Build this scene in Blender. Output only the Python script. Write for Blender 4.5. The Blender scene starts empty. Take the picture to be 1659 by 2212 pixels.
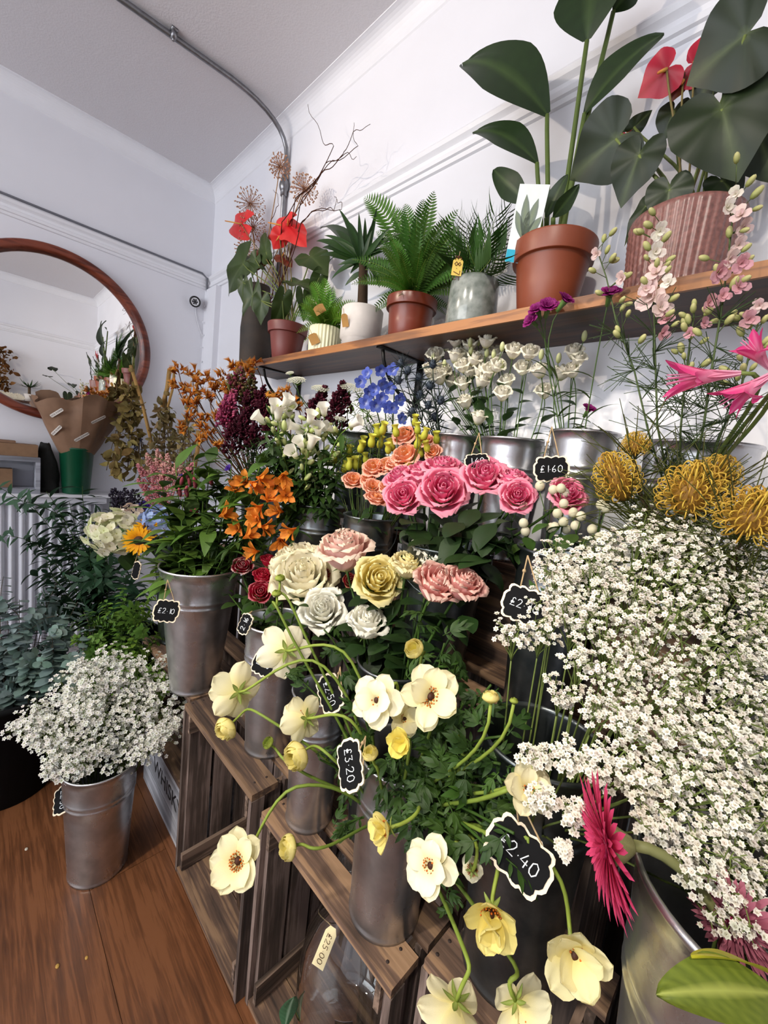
import bpy, bmesh, math, random
from mathutils import Vector, Matrix, noise
random.seed(7)
PI = math.pi
scene = bpy.context.scene
COL = scene.collection

# ---------------------------------------------------------------- camera
FPX, CX, CY = 874.32, 829.5, 1106.0
CAMH = 1.25
YAW, PITCH, ROLL = math.radians(44.263), math.radians(-6.977), math.radians(6.457)
_f = Vector((-math.cos(PITCH)*math.sin(YAW), math.cos(PITCH)*math.cos(YAW), math.sin(PITCH)))
_r = Vector((math.cos(YAW), math.sin(YAW), 0)); _u = _r.cross(_f)
CR = _r*math.cos(ROLL) + _u*math.sin(ROLL)
CU = -_r*math.sin(ROLL) + _u*math.cos(ROLL)
CF = _f
CPOS = Vector((0, 0, CAMH))
cam_data = bpy.data.cameras.new('camera')
cam = bpy.data.objects.new('camera', cam_data); COL.objects.link(cam)
cam.matrix_world = Matrix(((CR.x, CU.x, -CF.x, 0), (CR.y, CU.y, -CF.y, 0), (CR.z, CU.z, -CF.z, CAMH), (0, 0, 0, 1)))
cam_data.sensor_fit = 'HORIZONTAL'; cam_data.sensor_width = 36.0
cam_data.lens = 36.0*FPX/1659.0
cam_data.clip_start = 0.02; cam_data.clip_end = 50
scene.camera = cam

# ---------------------------------------------------------------- light and exposure
scene.view_settings.view_transform = 'Standard'
scene.view_settings.look = 'None'
scene.view_settings.gamma = 1.0
scene.view_settings.use_curve_mapping = False
scene.view_settings.exposure = 0.42
scene.cycles.use_denoising = True
scene.cycles.use_adaptive_sampling = True
scene.cycles.adaptive_threshold = 0.05
scene.cycles.max_bounces = 6
scene.cycles.transparent_max_bounces = 8
scene.cycles.caustics_reflective = False
scene.cycles.caustics_refractive = False
world = bpy.data.worlds.new('daylight'); scene.world = world
world.use_nodes = True
world.node_tree.nodes['Background'].inputs['Color'].default_value = (0.75, 0.85, 1.0, 1)
world.node_tree.nodes['Background'].inputs['Strength'].default_value = 0.9

def area_light(name, loc, target, sx, sy, power, color):
    d = bpy.data.lights.new(name, 'AREA'); d.shape = 'RECTANGLE'; d.size = sx; d.size_y = sy
    d.energy = power; d.color = color
    o = bpy.data.objects.new(name, d); COL.objects.link(o)
    o.location = loc
    o.rotation_euler = (Vector(target)-Vector(loc)).to_track_quat('-Z', 'Y').to_euler()
    return o
def spot_light(name, loc, target, power, color, angle, blend=0.6, radius=0.02):
    d = bpy.data.lights.new(name, 'SPOT'); d.energy = power; d.color = color
    d.spot_size = math.radians(angle); d.spot_blend = blend; d.shadow_soft_size = radius
    o = bpy.data.objects.new(name, d); COL.objects.link(o)
    o.location = loc
    o.rotation_euler = (Vector(target)-Vector(loc)).to_track_quat('-Z', 'Y').to_euler()
    return o
# daylight through the shop window opposite the display
area_light('shop_window_daylight', (-0.97, -2.98, 1.55), (-0.97, 0, 1.25), 2.7, 1.9, 58, (0.95, 0.97, 1.0))
# warm ceiling spotlights of the shop
spot_light('ceiling_spot', (-1.95, -1.45, 2.42), (-0.60, 0.97, 1.95), 72, (1.0, 0.84, 0.66), 66, 0.8, 0.025)
spot_light('ceiling_spot', (0.20, -0.95, 2.55), (-0.36, 0.62, 1.12), 96, (1.0, 0.92, 0.80), 48, 0.9, 0.05)
spot_light('ceiling_spot', (-0.75, -0.95, 2.55), (-0.85, 0.50, 0.85), 108, (1.0, 0.92, 0.80), 58, 0.7, 0.05)

# ---------------------------------------------------------------- pixel helper (1659 x 2212 frame of the photograph)
def ray(u, v):
    return CR*((u-CX)/FPX) - CU*((v-CY)/FPX) + CF
def at(u, v, X=None, Y=None, Z=None, D=None):
    d = ray(u, v)
    if X is not None: t = X/d.x
    elif Y is not None: t = Y/d.y
    elif Z is not None: t = (Z-CAMH)/d.z
    else: t = D
    return CPOS + d*t
def depth(p): return (Vector(p)-CPOS).dot(CF)
def pxm(px, p): return px*depth(p)/FPX          # pixels -> metres at that point
def facing(p, fx, fy, fz=1.0):
    """direction: fx to the picture's right, fy up, fz towards the viewer"""
    t = (CPOS-Vector(p)).normalized()
    r = (CR-t*CR.dot(t)).normalized(); u = (CU-t*CU.dot(t)-r*(CU-t*CU.dot(t)).dot(r)).normalized()
    return (r*fx + u*fy + t*fz).normalized()

def rnd(a, b): return random.uniform(a, b)
def srgb(h):
    h = h.lstrip('#'); o = []
    for i in (0, 2, 4):
        c = int(h[i:i+2], 16)/255
        o.append(c/12.92 if c <= 0.04045 else ((c+0.055)/1.055)**2.4)
    return tuple(o)
def mixc(a, b, t): return tuple(a[i]*(1-t)+b[i]*t for i in range(3))
def vary(c, s=0.12):
    k = 1+rnd(-s, s)
    return tuple(max(0, min(1, x*k*(1+rnd(-s, s)*0.3))) for x in c)

# ---------------------------------------------------------------- materials
MATS = {}
def nodes_of(name):
    m = bpy.data.materials.new(name); m.use_nodes = True
    nt = m.node_tree; nt.nodes.clear()
    return m, nt, nt.nodes, nt.links
def mat(name, col, rough=0.6, metal=0.0, var=0.10, scale=30.0, bump=0.0, spec=0.5, coords='Object', stretch=(1, 1, 1), col2=None, coat=0.0, detail=4.0):
    """plain surface with a noise variation between col and col2"""
    if name in MATS: return MATS[name]
    m, nt, N, L = nodes_of(name)
    out = N.new('ShaderNodeOutputMaterial'); b = N.new('ShaderNodeBsdfPrincipled')
    L.new(b.outputs[0], out.inputs[0])
    tc = N.new('ShaderNodeTexCoord'); mp = N.new('ShaderNodeMapping'); mp.inputs['Scale'].default_value = stretch
    nz = N.new('ShaderNodeTexNoise'); nz.inputs['Scale'].default_value = scale; nz.inputs['Detail'].default_value = detail
    L.new(tc.outputs[coords], mp.inputs[0]); L.new(mp.outputs[0], nz.inputs['Vector'])
    rp = N.new('ShaderNodeValToRGB')
    c2 = col2 if col2 else tuple(x*(1-var) for x in col)
    c1 = col if col2 else tuple(min(1, x*(1+var*0.4)) for x in col)
    rp.color_ramp.elements[0].position = 0.32; rp.color_ramp.elements[1].position = 0.68
    rp.color_ramp.elements[0].color = (*c2, 1); rp.color_ramp.elements[1].color = (*c1, 1)
    L.new(nz.outputs['Fac'], rp.inputs[0]); L.new(rp.outputs[0], b.inputs['Base Color'])
    b.inputs['Roughness'].default_value = rough; b.inputs['Metallic'].default_value = metal
    b.inputs['Specular IOR Level'].default_value = spec
    b.inputs['Coat Weight'].default_value = coat
    if bump:
        bp = N.new('ShaderNodeBump'); bp.inputs['Strength'].default_value = bump; bp.inputs['Distance'].default_value = 0.004
        L.new(nz.outputs['Fac'], bp.inputs['Height']); L.new(bp.outputs[0], b.inputs['Normal'])
    MATS[name] = m
    return m
def wood_mat(name, c_dark, c_mid, c_light, axis='X', grain=60.0, rough=0.65, bump=0.25, per_object=0.25, knots=True):
    if name in MATS: return MATS[name]
    m, nt, N, L = nodes_of(name)
    out = N.new('ShaderNodeOutputMaterial'); b = N.new('ShaderNodeBsdfPrincipled'); L.new(b.outputs[0], out.inputs[0])
    tc = N.new('ShaderNodeTexCoord'); oi = N.new('ShaderNodeObjectInfo')
    off = N.new('ShaderNodeVectorMath'); off.operation = 'SCALE'
    cmb = N.new('ShaderNodeCombineXYZ')
    mul = N.new('ShaderNodeMath'); mul.operation = 'MULTIPLY'; mul.inputs[1].default_value = 37.0
    L.new(oi.outputs['Random'], mul.inputs[0])
    for k in range(3): L.new(mul.outputs[0], cmb.inputs[k])
    add = N.new('ShaderNodeVectorMath'); add.operation = 'ADD'
    L.new(tc.outputs['Object'], add.inputs[0]); L.new(cmb.outputs[0], add.inputs[1])
    mp = N.new('ShaderNodeMapping')
    s = {'X': (0.06, 1, 1), 'Y': (1, 0.06, 1), 'Z': (1, 1, 0.06)}[axis]
    mp.inputs['Scale'].default_value = s
    L.new(add.outputs[0], mp.inputs[0])
    n1 = N.new('ShaderNodeTexNoise'); n1.inputs['Scale'].default_value = grain; n1.inputs['Detail'].default_value = 6; n1.inputs['Distortion'].default_value = 0.6
    n2 = N.new('ShaderNodeTexNoise'); n2.inputs['Scale'].default_value = grain*4; n2.inputs['Detail'].default_value = 3
    n3 = N.new('ShaderNodeTexNoise'); n3.inputs['Scale'].default_value = 6; n3.inputs['Detail'].default_value = 3
    L.new(mp.outputs[0], n1.inputs['Vector']); L.new(mp.outputs[0], n2.inputs['Vector']); L.new(add.outputs[0], n3.inputs['Vector'])
    mx = N.new('ShaderNodeMath'); mx.operation = 'MULTIPLY_ADD'; mx.inputs[1].default_value = 0.35
    L.new(n2.outputs['Fac'], mx.inputs[0]); L.new(n1.outputs['Fac'], mx.inputs[2])
    mx2 = N.new('ShaderNodeMath'); mx2.operation = 'MULTIPLY_ADD'; mx2.inputs[1].default_value = 0.5
    L.new(n3.outputs['Fac'], mx2.inputs[0]); L.new(mx.outputs[0], mx2.inputs[2])
    rp = N.new('ShaderNodeValToRGB')
    e = rp.color_ramp.elements
    e[0].position = 0.68; e[0].color = (*c_dark, 1); e[1].position = 1.12; e[1].color = (*c_light, 1)
    x = e.new(0.9); x.color = (*c_mid, 1)
    L.new(mx2.outputs[0], rp.inputs[0])
    hsv = N.new('ShaderNodeHueSaturation')
    mr = N.new('ShaderNodeMapRange'); mr.inputs['To Min'].default_value = 1-per_object; mr.inputs['To Max'].default_value = 1+per_object
    L.new(oi.outputs['Random'], mr.inputs[0]); L.new(mr.outputs[0], hsv.inputs['Value']); L.new(rp.outputs[0], hsv.inputs['Color'])
    L.new(hsv.outputs[0], b.inputs['Base Color'])
    b.inputs['Roughness'].default_value = rough
    bp = N.new('ShaderNodeBump'); bp.inputs['Strength'].default_value = bump; bp.inputs['Distance'].default_value = 0.003
    L.new(mx.outputs[0], bp.inputs['Height']); L.new(bp.outputs[0], b.inputs['Normal'])
    MATS[name] = m
    return m
def plant_mat(name, rough=0.5, trans=0.3, spec=0.4, noise_scale=120.0, noise_amt=0.12, bump=0.0, vein=False):
    """colour stored on the mesh (pigment), times the object colour; light passes through"""
    m, nt, N, L = nodes_of(name)
    out = N.new('ShaderNodeOutputMaterial'); b = N.new('ShaderNodeBsdfPrincipled'); t = N.new('ShaderNodeBsdfTranslucent')
    mx = N.new('ShaderNodeMixShader'); mx.inputs[0].default_value = trans
    at_ = N.new('ShaderNodeAttribute'); at_.attribute_name = 'Col'
    oi = N.new('ShaderNodeObjectInfo')
    m1 = N.new('ShaderNodeMix'); m1.data_type = 'RGBA'; m1.blend_type = 'MULTIPLY'; m1.inputs['Factor'].default_value = 1
    L.new(at_.outputs['Color'], m1.inputs['A']); L.new(oi.outputs['Color'], m1.inputs['B'])
    tc = N.new('ShaderNodeTexCoord'); nz = N.new('ShaderNodeTexNoise'); nz.inputs['Scale'].default_value = noise_scale; nz.inputs['Detail'].default_value = 3
    L.new(tc.outputs['Object'], nz.inputs['Vector'])
    mr = N.new('ShaderNodeMapRange'); mr.inputs['To Min'].default_value = 1-noise_amt*1.5; mr.inputs['To Max'].default_value = 1+noise_amt*1.5
    L.new(nz.outputs['Fac'], mr.inputs[0])
    hs = N.new('ShaderNodeHueSaturation'); L.new(mr.outputs[0], hs.inputs['Value']); L.new(m1.outputs['Result'], hs.inputs['Color'])
    L.new(hs.outputs[0], b.inputs['Base Color']); L.new(hs.outputs[0], t.inputs['Color'])
    b.inputs['Roughness'].default_value = rough; b.inputs['Specular IOR Level'].default_value = spec
    if bump:
        bp = N.new('ShaderNodeBump'); bp.inputs['Strength'].default_value = bump; bp.inputs['Distance'].default_value = 0.002
        L.new(nz.outputs['Fac'], bp.inputs['Height']); L.new(bp.outputs[0], b.inputs['Normal']); L.new(bp.outputs[0], t.inputs['Normal'])
    L.new(b.outputs[0], mx.inputs[1]); L.new(t.outputs[0], mx.inputs[2]); L.new(mx.outputs[0], out.inputs[0])
    MATS[name] = m
    return m
PETAL = plant_mat('petal', 0.6, 0.4, 0.25, 90, 0.05, 0.15)
LEAF = plant_mat('leaf', 0.55, 0.2, 0.3, 60, 0.14, 0.1)
GLOSSLEAF = plant_mat('glossy_leaf', 0.42, 0.15, 0.35, 25, 0.16, 0.05)
DRY = plant_mat('dried_plant', 0.85, 0.12, 0.15, 90, 0.2, 0.1)
SOLID = plant_mat('coloured_surface', 0.6, 0.0, 0.3, 60, 0.06)

def glass_mat(name, tint=(0.96, 0.98, 0.98), rough=0.02):
    m, nt, N, L = nodes_of(name)
    out = N.new('ShaderNodeOutputMaterial'); tr = N.new('ShaderNodeBsdfTransparent'); gl = N.new('ShaderNodeBsdfGlossy')
    tr.inputs[0].default_value = (*tint, 1); gl.inputs['Roughness'].default_value = rough
    fr = N.new('ShaderNodeLayerWeight'); fr.inputs['Blend'].default_value = 0.35
    nz = N.new('ShaderNodeTexNoise'); nz.inputs['Scale'].default_value = 9
    mr = N.new('ShaderNodeMapRange'); mr.inputs['To Min'].default_value = 0.09; mr.inputs['To Max'].default_value = 0.95
    L.new(fr.outputs['Facing'], mr.inputs[0])
    mx = N.new('ShaderNodeMixShader'); L.new(mr.outputs[0], mx.inputs[0]); L.new(tr.outputs[0], mx.inputs[1]); L.new(gl.outputs[0], mx.inputs[2])
    L.new(mx.outputs[0], out.inputs[0]); MATS[name] = m
    return m
def zinc_mat(name, c1, c2, r1, r2):
    m, nt, N, L = nodes_of(name)
    out = N.new('ShaderNodeOutputMaterial'); b = N.new('ShaderNodeBsdfPrincipled'); L.new(b.outputs[0], out.inputs[0])
    tc = N.new('ShaderNodeTexCoord'); oi = N.new('ShaderNodeObjectInfo')
    mul = N.new('ShaderNodeMath'); mul.operation = 'MULTIPLY'; mul.inputs[1].default_value = 23.0; L.new(oi.outputs['Random'], mul.inputs[0])
    add = N.new('ShaderNodeVectorMath'); add.operation = 'ADD'; L.new(tc.outputs['Object'], add.inputs[0])
    cmb = N.new('ShaderNodeCombineXYZ'); L.new(mul.outputs[0], cmb.inputs[0]); L.new(cmb.outputs[0], add.inputs[1])
    n1 = N.new('ShaderNodeTexNoise'); n1.inputs['Scale'].default_value = 14; n1.inputs['Detail'].default_value = 5
    n2 = N.new('ShaderNodeTexNoise'); n2.inputs['Scale'].default_value = 240; n2.inputs['Detail'].default_value = 2
    L.new(add.outputs[0], n1.inputs['Vector']); L.new(add.outputs[0], n2.inputs['Vector'])
    rp = N.new('ShaderNodeValToRGB'); rp.color_ramp.elements[0].color = (*c2, 1); rp.color_ramp.elements[1].color = (*c1, 1)
    rp.color_ramp.elements[0].position = 0.35; rp.color_ramp.elements[1].position = 0.65
    L.new(n1.outputs['Fac'], rp.inputs[0]); L.new(rp.outputs[0], b.inputs['Base Color'])
    mr = N.new('ShaderNodeMapRange'); mr.inputs['To Min'].default_value = r2; mr.inputs['To Max'].default_value = r1
    L.new(n1.outputs['Fac'], mr.inputs[0]); L.new(mr.outputs[0], b.inputs['Roughness'])
    b.inputs['Metallic'].default_value = 0.95
    bp = N.new('ShaderNodeBump'); bp.inputs['Strength'].default_value = 0.06; bp.inputs['Distance'].default_value = 0.002
    L.new(n2.outputs['Fac'], bp.inputs['Height']); L.new(bp.outputs[0], b.inputs['Normal'])
    MATS[name] = m
    return m
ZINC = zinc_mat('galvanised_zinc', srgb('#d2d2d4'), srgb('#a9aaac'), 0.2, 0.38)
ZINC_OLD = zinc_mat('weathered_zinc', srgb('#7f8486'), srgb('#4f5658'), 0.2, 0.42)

# ---------------------------------------------------------------- mesh builder
class MB:
    def __init__(s): s.v = []; s.f = []; s.c = []
    def grid(s, rows, cols, close_u=False):
        """rows: list of equally long lists of points; cols: same shape or one colour"""
        b = len(s.v); n = len(rows[0]); one = not isinstance(cols, list)
        for i, r in enumerate(rows):
            for j, p in enumerate(r):
                s.v.append(tuple(p)); s.c.append(cols if one else cols[i][j])
        for i in range(len(rows)-1):
            for j in range(n if close_u else n-1):
                k = (j+1) % n
                s.f.append((b+i*n+j, b+i*n+k, b+(i+1)*n+k, b+(i+1)*n+j))
        return s
    def tube(s, path, r, col, seg=6, r1=None, cap=True):
        path = [Vector(p) for p in path]; n = len(path); r1 = r if r1 is None else r1
        t = (path[1]-path[0]).normalized(); a = t.orthogonal().normalized()
        rows = []
        for i, p in enumerate(path):
            t = (path[min(i+1, n-1)]-path[max(i-1, 0)])
            t = t.normalized() if t.length > 1e-9 else Vector((0, 0, 1))
            a = (a-t*a.dot(t)); a = a.normalized() if a.length > 1e-6 else t.orthogonal().normalized()
            b = t.cross(a); rr = r[i] if isinstance(r, (list, tuple)) else r+(r1-r)*i/(n-1)
            rows.append([p+(a*math.cos(2*PI*k/seg)+b*math.sin(2*PI*k/seg))*rr for k in range(seg)])
        cols = [[col[i]]*seg for i in range(n)] if isinstance(col, list) else col
        base = len(s.v); s.grid(rows, cols, True)
        if cap:
            s.f.append(tuple(base+k for k in range(seg))[::-1]); e = base+(n-1)*seg
            s.f.append(tuple(e+k for k in range(seg)))
        return s
    def ball(s, c, r, col, nu=8, nv=5, sq=(1, 1, 1), M=None, tip=None):
        c = Vector(c); rows = []; cols = []
        for i in range(nv+1):
            th = PI*i/nv; row = []
            for j in range(nu):
                ph = 2*PI*j/nu
                p = Vector((math.sin(th)*math.cos(ph)*sq[0], math.sin(th)*math.sin(ph)*sq[1], math.cos(th)*sq[2]))*r
                row.append(c+(M @ p if M else p))
            rows.append(row); cc = mixc(tip, col, i/nv) if tip else col; cols.append([cc]*nu)
        return s.grid(rows, cols, True)
    def box(s, lo, hi, col=(1, 1, 1), M=None):
        b = len(s.v)
        for z in (lo[2], hi[2]):
            for y in (lo[1], hi[1]):
                for x in (lo[0], hi[0]):
                    p = Vector((x, y, z)); p = M @ p if M else p
                    s.v.append(tuple(p)); s.c.append(col)
        for q in ((0, 2, 3, 1), (4, 5, 7, 6), (0, 1, 5, 4), (2, 6, 7, 3), (0, 4, 6, 2), (1, 3, 7, 5)):
            s.f.append(tuple(b+i for i in q))
        return s
    def lathe(s, prof, col=(1, 1, 1), seg=32, center=(0, 0, 0), fn=None):
        rows = []
        for i, (r, z) in enumerate(prof):
            row = []
            for k in range(seg):
                a = 2*PI*k/seg; rr = r*(fn(a, z, i) if fn else 1)
                row.append((center[0]+rr*math.cos(a), center[1]+rr*math.sin(a), center[2]+z))
            rows.append(row)
        return s.grid(rows, col, True)
    def poly_plate(s, outline, th, col, M=None, back=0.0):
        """flat outline (x, y) extruded along z from back to back+th"""
        b = len(s.v); n = len(outline)
        for z in (back, back+th):
            for (x, y) in outline:
                p = Vector((x, y, z)); p = M @ p if M else p
                s.v.append(tuple(p)); s.c.append(col)
        s.f.append(tuple(b+n+i for i in range(n))); s.f.append(tuple(b+i for i in range(n))[::-1])
        for i in range(n):
            j = (i+1) % n
            s.f.append((b+i, b+j, b+n+j, b+n+i))
        return s
    def add(s, o, M, tint=None):
        b = len(s.v)
        for p in o.v: s.v.append(tuple(M @ Vector(p)))
        if tint: s.c += [tuple(c[i]*tint[i] for i in range(3)) for c in o.c]
        else: s.c += o.c
        for q in o.f: s.f.append(tuple(b+i for i in q))
        return s
    def mesh(s, name, material, smooth=True):
        me = bpy.data.meshes.new(name)
        me.from_pydata(s.v, [], s.f)
        ca = me.color_attributes.new('Col', 'FLOAT_COLOR', 'POINT')
        buf = []
        for c in s.c: buf.extend((c[0], c[1], c[2], 1.0))
        ca.data.foreach_set('color', buf)
        me.materials.append(material)
        if smooth: me.polygons.foreach_set('use_smooth', [True]*len(me.polygons))
        me.update()
        return me
    def build(s, name, material, parent=None, smooth=True, M=None):
        return put(name, s.mesh(name, material, smooth), parent, M)
def put(name, me, parent=None, M=None, color=None):
    o = bpy.data.objects.new(name, me); COL.objects.link(o)
    if parent is not None: o.parent = parent
    if M is not None: o.matrix_local = M
    if color is not None: o.color = (*color, 1)
    return o
def thing(name, label, cat, loc=(0, 0, 0), group=None, rz=0):
    o = bpy.data.objects.new(name, None); COL.objects.link(o); o.empty_display_size = 0.02
    o.location = loc; o.rotation_euler = (0, 0, rz)
    o['label'] = label; o['category'] = cat; o['kind'] = 'thing'
    if group: o['group'] = group
    return o
def tag(o, label, cat, group=None):
    o['label'] = label; o['category'] = cat; o['kind'] = 'thing'
    if group: o['group'] = group
    return o
def struct(o): o['kind'] = 'structure'; return o
def stuff(o): o['kind'] = 'stuff'; return o
def frame(pos, z, roll=0.0, hint=None):
    z = Vector(z).normalized(); x = Vector(hint) if hint else (Vector((0, 0, 1)) if abs(z.z) < 0.95 else Vector((1, 0, 0)))
    y = (x-z*x.dot(z)).normalized(); x = y.cross(z)
    m = Matrix(((x.x, y.x, z.x, pos[0]), (x.y, y.y, z.y, pos[1]), (x.z, y.z, z.z, pos[2]), (0, 0, 0, 1)))
    return m @ Matrix.Rotation(roll, 4, 'Z') if roll else m
def T(x, y=None, z=None):
    return Matrix.Translation(Vector(x) if y is None else Vector((x, y, z)))
def RZ(a): return Matrix.Rotation(a, 4, 'Z')
def RX(a): return Matrix.Rotation(a, 4, 'X')
def RY(a): return Matrix.Rotation(a, 4, 'Y')
def SC(s): return Matrix.Scale(s, 4)
def bez(a, b, c, d, n=10):
    a, b, c, d = map(Vector, (a, b, c, d)); o = []
    for i in range(n+1):
        t = i/n; k = 1-t
        o.append(a*k**3+b*3*k*k*t+c*3*k*t*t+d*t**3)
    return o
def herm(a, ta, b, tb, n=10):
    a, b = Vector(a), Vector(b)
    return bez(a, a+Vector(ta)/3, b-Vector(tb)/3, b, n)
ORD = ['first', 'second', 'third', 'fourth', 'fifth', 'sixth', 'seventh', 'eighth', 'ninth', 'tenth', 'eleventh', 'twelfth', 'thirteenth',
       'fourteenth', 'fifteenth', 'sixteenth', 'seventeenth', 'eighteenth', 'nineteenth', 'twentieth', 'twenty-first', 'twenty-second', 'twenty-third', 'twenty-fourth', 'twenty-fifth', 'twenty-sixth', 'twenty-seventh', 'twenty-eighth', 'twenty-ninth', 'thirtieth', 'thirty-first', 'thirty-second', 'thirty-third', 'thirty-fourth']
def grid_labels(pts, rows, prefix):
    """one label per point: row from the top, then place from the left"""
    names = {2: ['upper', 'lower'], 3: ['top', 'middle', 'bottom'], 4: ['top', 'second', 'third', 'bottom'], 5: ['top', 'second', 'middle', 'fourth', 'bottom']}[rows]
    order = sorted(range(len(pts)), key=lambda i: pts[i][1]); per = math.ceil(len(pts)/rows); out = [None]*len(pts)
    for r in range(rows):
        row = sorted(order[r*per:(r+1)*per], key=lambda i: pts[i][0])
        for k, i in enumerate(row): out[i] = '%s, %s row, %s' % (prefix, names[r], nth(k, len(row)))
    return out
def nth(i, n, frm='from the left'):
    if i == 0: return 'leftmost'
    if i == n-1: return 'rightmost'
    return ORD[i]+' '+frm
# ================================================================ THE ROOM
XW, YW, ZC = -2.555, 0.975, 2.652
XE, YS = 0.63, -3.05          # walls behind the viewer
WALL = mat('white_wall_paint', srgb('#e9e9ee'), 0.85, var=0.03, scale=3.0, bump=0.02, spec=0.2)
CEIL = mat('ceiling_paint', srgb('#dcd9dc'), 0.9, var=0.03, scale=180.0, bump=0.25, spec=0.1)
GLOSSW = mat('gloss_white_paint', srgb('#ececf0'), 0.45, var=0.03, scale=8.0)
def slab(name, lo, hi, m):
    return MB().box(lo, hi).build(name, m, smooth=False)
struct(slab('wall_left', (XW-0.1, YS-0.1, 0), (XW, YW+0.1, ZC+0.1), WALL))
struct(slab('wall_right', (XW, YW, 0), (XE+0.1, YW+0.1, ZC+0.1), WALL))
struct(slab('ceiling', (XW, YS, ZC), (XE, YW, ZC+0.1), CEIL))
# side wall that the mirror shows, and shop-front wall with the window opening
struct(slab('wall_back', (XE, YS-0.1, 0), (XE+0.1, YW, ZC+0.1), WALL))
w = MB(); w.box((XW, YS-0.1, 0), (XE, YS, 0.55)); w.box((XW, YS-0.1, 2.5), (XE, YS, ZC)); w.box((XW, YS-0.1, 0.55), (-2.35, YS, 2.5)); w.box((0.42, YS-0.1, 0.55), (XE, YS, 2.5))
struct(w.build('wall_front', WALL, smooth=False))
# window bars of the shop front
w = MB()
for x in (-2.32, -1.42, -0.51, 0.39): w.box((x-0.03, YS-0.07, 0.55), (x+0.03, YS-0.02, 2.5))
w.box((-2.35, YS-0.07, 0.55), (0.42, YS-0.02, 0.62)); w.box((-2.35, YS-0.07, 2.43), (0.42, YS-0.02, 2.5))
struct(w.build('window_1', GLOSSW, smooth=False))
# floor: sub floor + boards
sf = struct(slab('floor', (XW, YS, -0.08), (XE, YW, -0.0135), mat('floor_joint', srgb('#2a160c'), 0.8)))
FLOORW = wood_mat('floor_wood', srgb('#4f2f1b'), srgb('#673f25'), srgb('#774b2e'), 'X', 90, 0.38, 0.05, 0.04)
bw = 0.192; row = 0; y = YS
while y < YW:
    x = XW - (row*0.53 % 1.3)
    while x < XE:
        x0, x1 = max(x, XW), min(x+1.3, XE); y1 = min(y+bw, YW)
        if x1-x0 > 0.02 and y1-y > 0.01:
            b = MB().box((x0, y, -0.0135), (x1-0.0012, y1-0.0012, 0))
            b.build('floor_board', FLOORW, sf, smooth=False)
        x += 1.3
    y += bw; row += 1
# coving between walls and ceiling
def cove(name, along, a0, a1):
    prof = []
    for k in range(9):
        t = k/8*PI/2
        prof.append((0.050*(1-math.cos(t)), -0.064*(1-math.sin(t))))   # concave quarter
    prof = [(0, -0.068), (0.004, -0.064)] + [(0.004+0.046*(1-math.cos(k/8*PI/2)), -0.064+0.060*math.sin(k/8*PI/2)) for k in range(9)] + [(0.054, -0.004), (0.054, 0)]
    rows = []
    for a in (a0, a1):
        rows.append([((a, YW-d, ZC+z) if along == 'x' else (XW+d, a, ZC+z) if along == 'y' else (XE-d, a, ZC+z)) for d, z in prof])
    o = MB().grid(rows, (1, 1, 1)).build(name, GLOSSW, smooth=False); struct(o)
cove('trim_1', 'x', XW, XE); cove('trim_2', 'y', YS, YW); cove('trim_5', 'b', YS, YW)
# picture rails
def rail(name, along, a0, a1):
    prof = [(0, 2.115), (0.008, 2.117), (0.010, 2.128), (0.017, 2.130), (0.019, 2.141), (0.013, 2.146), (0.014, 2.156), (0.024, 2.166), (0.028, 2.176), (0.024, 2.183), (0.010, 2.186), (0.0, 2.187)]
    rows = [[((a, YW-d, z) if along == 'x' else (XW+d, a, z) if along == 'y' else (XE-d, a, z)) for d, z in prof] for a in (a0, a1)]
    struct(MB().grid(rows, (1, 1, 1)).build(name, GLOSSW, smooth=False))
rail('trim_3', 'x', XW, XE); rail('trim_4', 'y', YS, YW); rail('trim_6', 'b', YS, YW)
# boxed-out wall panel below the rail, right of the corner
struct(slab('wall_boxing', (XW, YW-0.030, 0), (-2.40, YW, 2.112), WALL))
BASEB = struct(slab('baseboard_left', (XW, YS, 0), (XW+0.018, YW-0.05, 0.11), GLOSSW))

# ================================================================ conduit on the ceiling
CONDUIT = mat('galvanised_conduit', srgb('#8e8f93'), 0.35, 0.85, 0.2, 60)
cb = Vector((-1.78, 0.35, ZC-0.03))
t = thing('conduit_pipe', 'grey metal conduit pipe bending from the ceiling down the wall', 'pipe', (-1.76, 0.9, 2.4))
path = [(-1.83, -2.9, ZC-0.014), (-1.79, 0.3, ZC-0.014), (-1.762, 0.70, ZC-0.014)] + bez((-1.762, 0.72, ZC-0.014), (-1.76, 0.85, ZC-0.014), (-1.758, YW-0.018, 2.60), (-1.758, YW-0.016, 2.50), 8) + [(-1.757, YW-0.016, 1.60)]
MB().tube([Vector(p)-t.location for p in path], 0.0095, (1, 1, 1), 10).build('pipe', CONDUIT, t)
m_ = MB(); m_.ball(Vector((-1.757, YW-0.018, 2.385))-t.location, 0.022, (1, 1, 1), 12, 8, (1, 1, 1.35)); m_.tube([Vector((-1.757, YW-0.018, z))-t.location for z in (2.345, 2.425)], 0.014, (1, 1, 1), 12)
m_.build('inspection_joint', CONDUIT, t)
for (x, y) in ((-1.766, 0.50), (-1.80, -0.7)):
    c = MB(); q = Vector((x, y, ZC))-t.location
    c.box(q+Vector((-0.016, -0.010, -0.006)), q+Vector((0.016, 0.010, 0.0))); c.tube([q+Vector((0, -0.008, -0.015)), q+Vector((0, 0.008, -0.015))], 0.0135, (1, 1, 1), 12); c.ball(q+Vector((0.0, 0, -0.03)), 0.006, (1, 1, 1), 8, 5)
    c.build('fixing_clip', CONDUIT, t)

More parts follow.
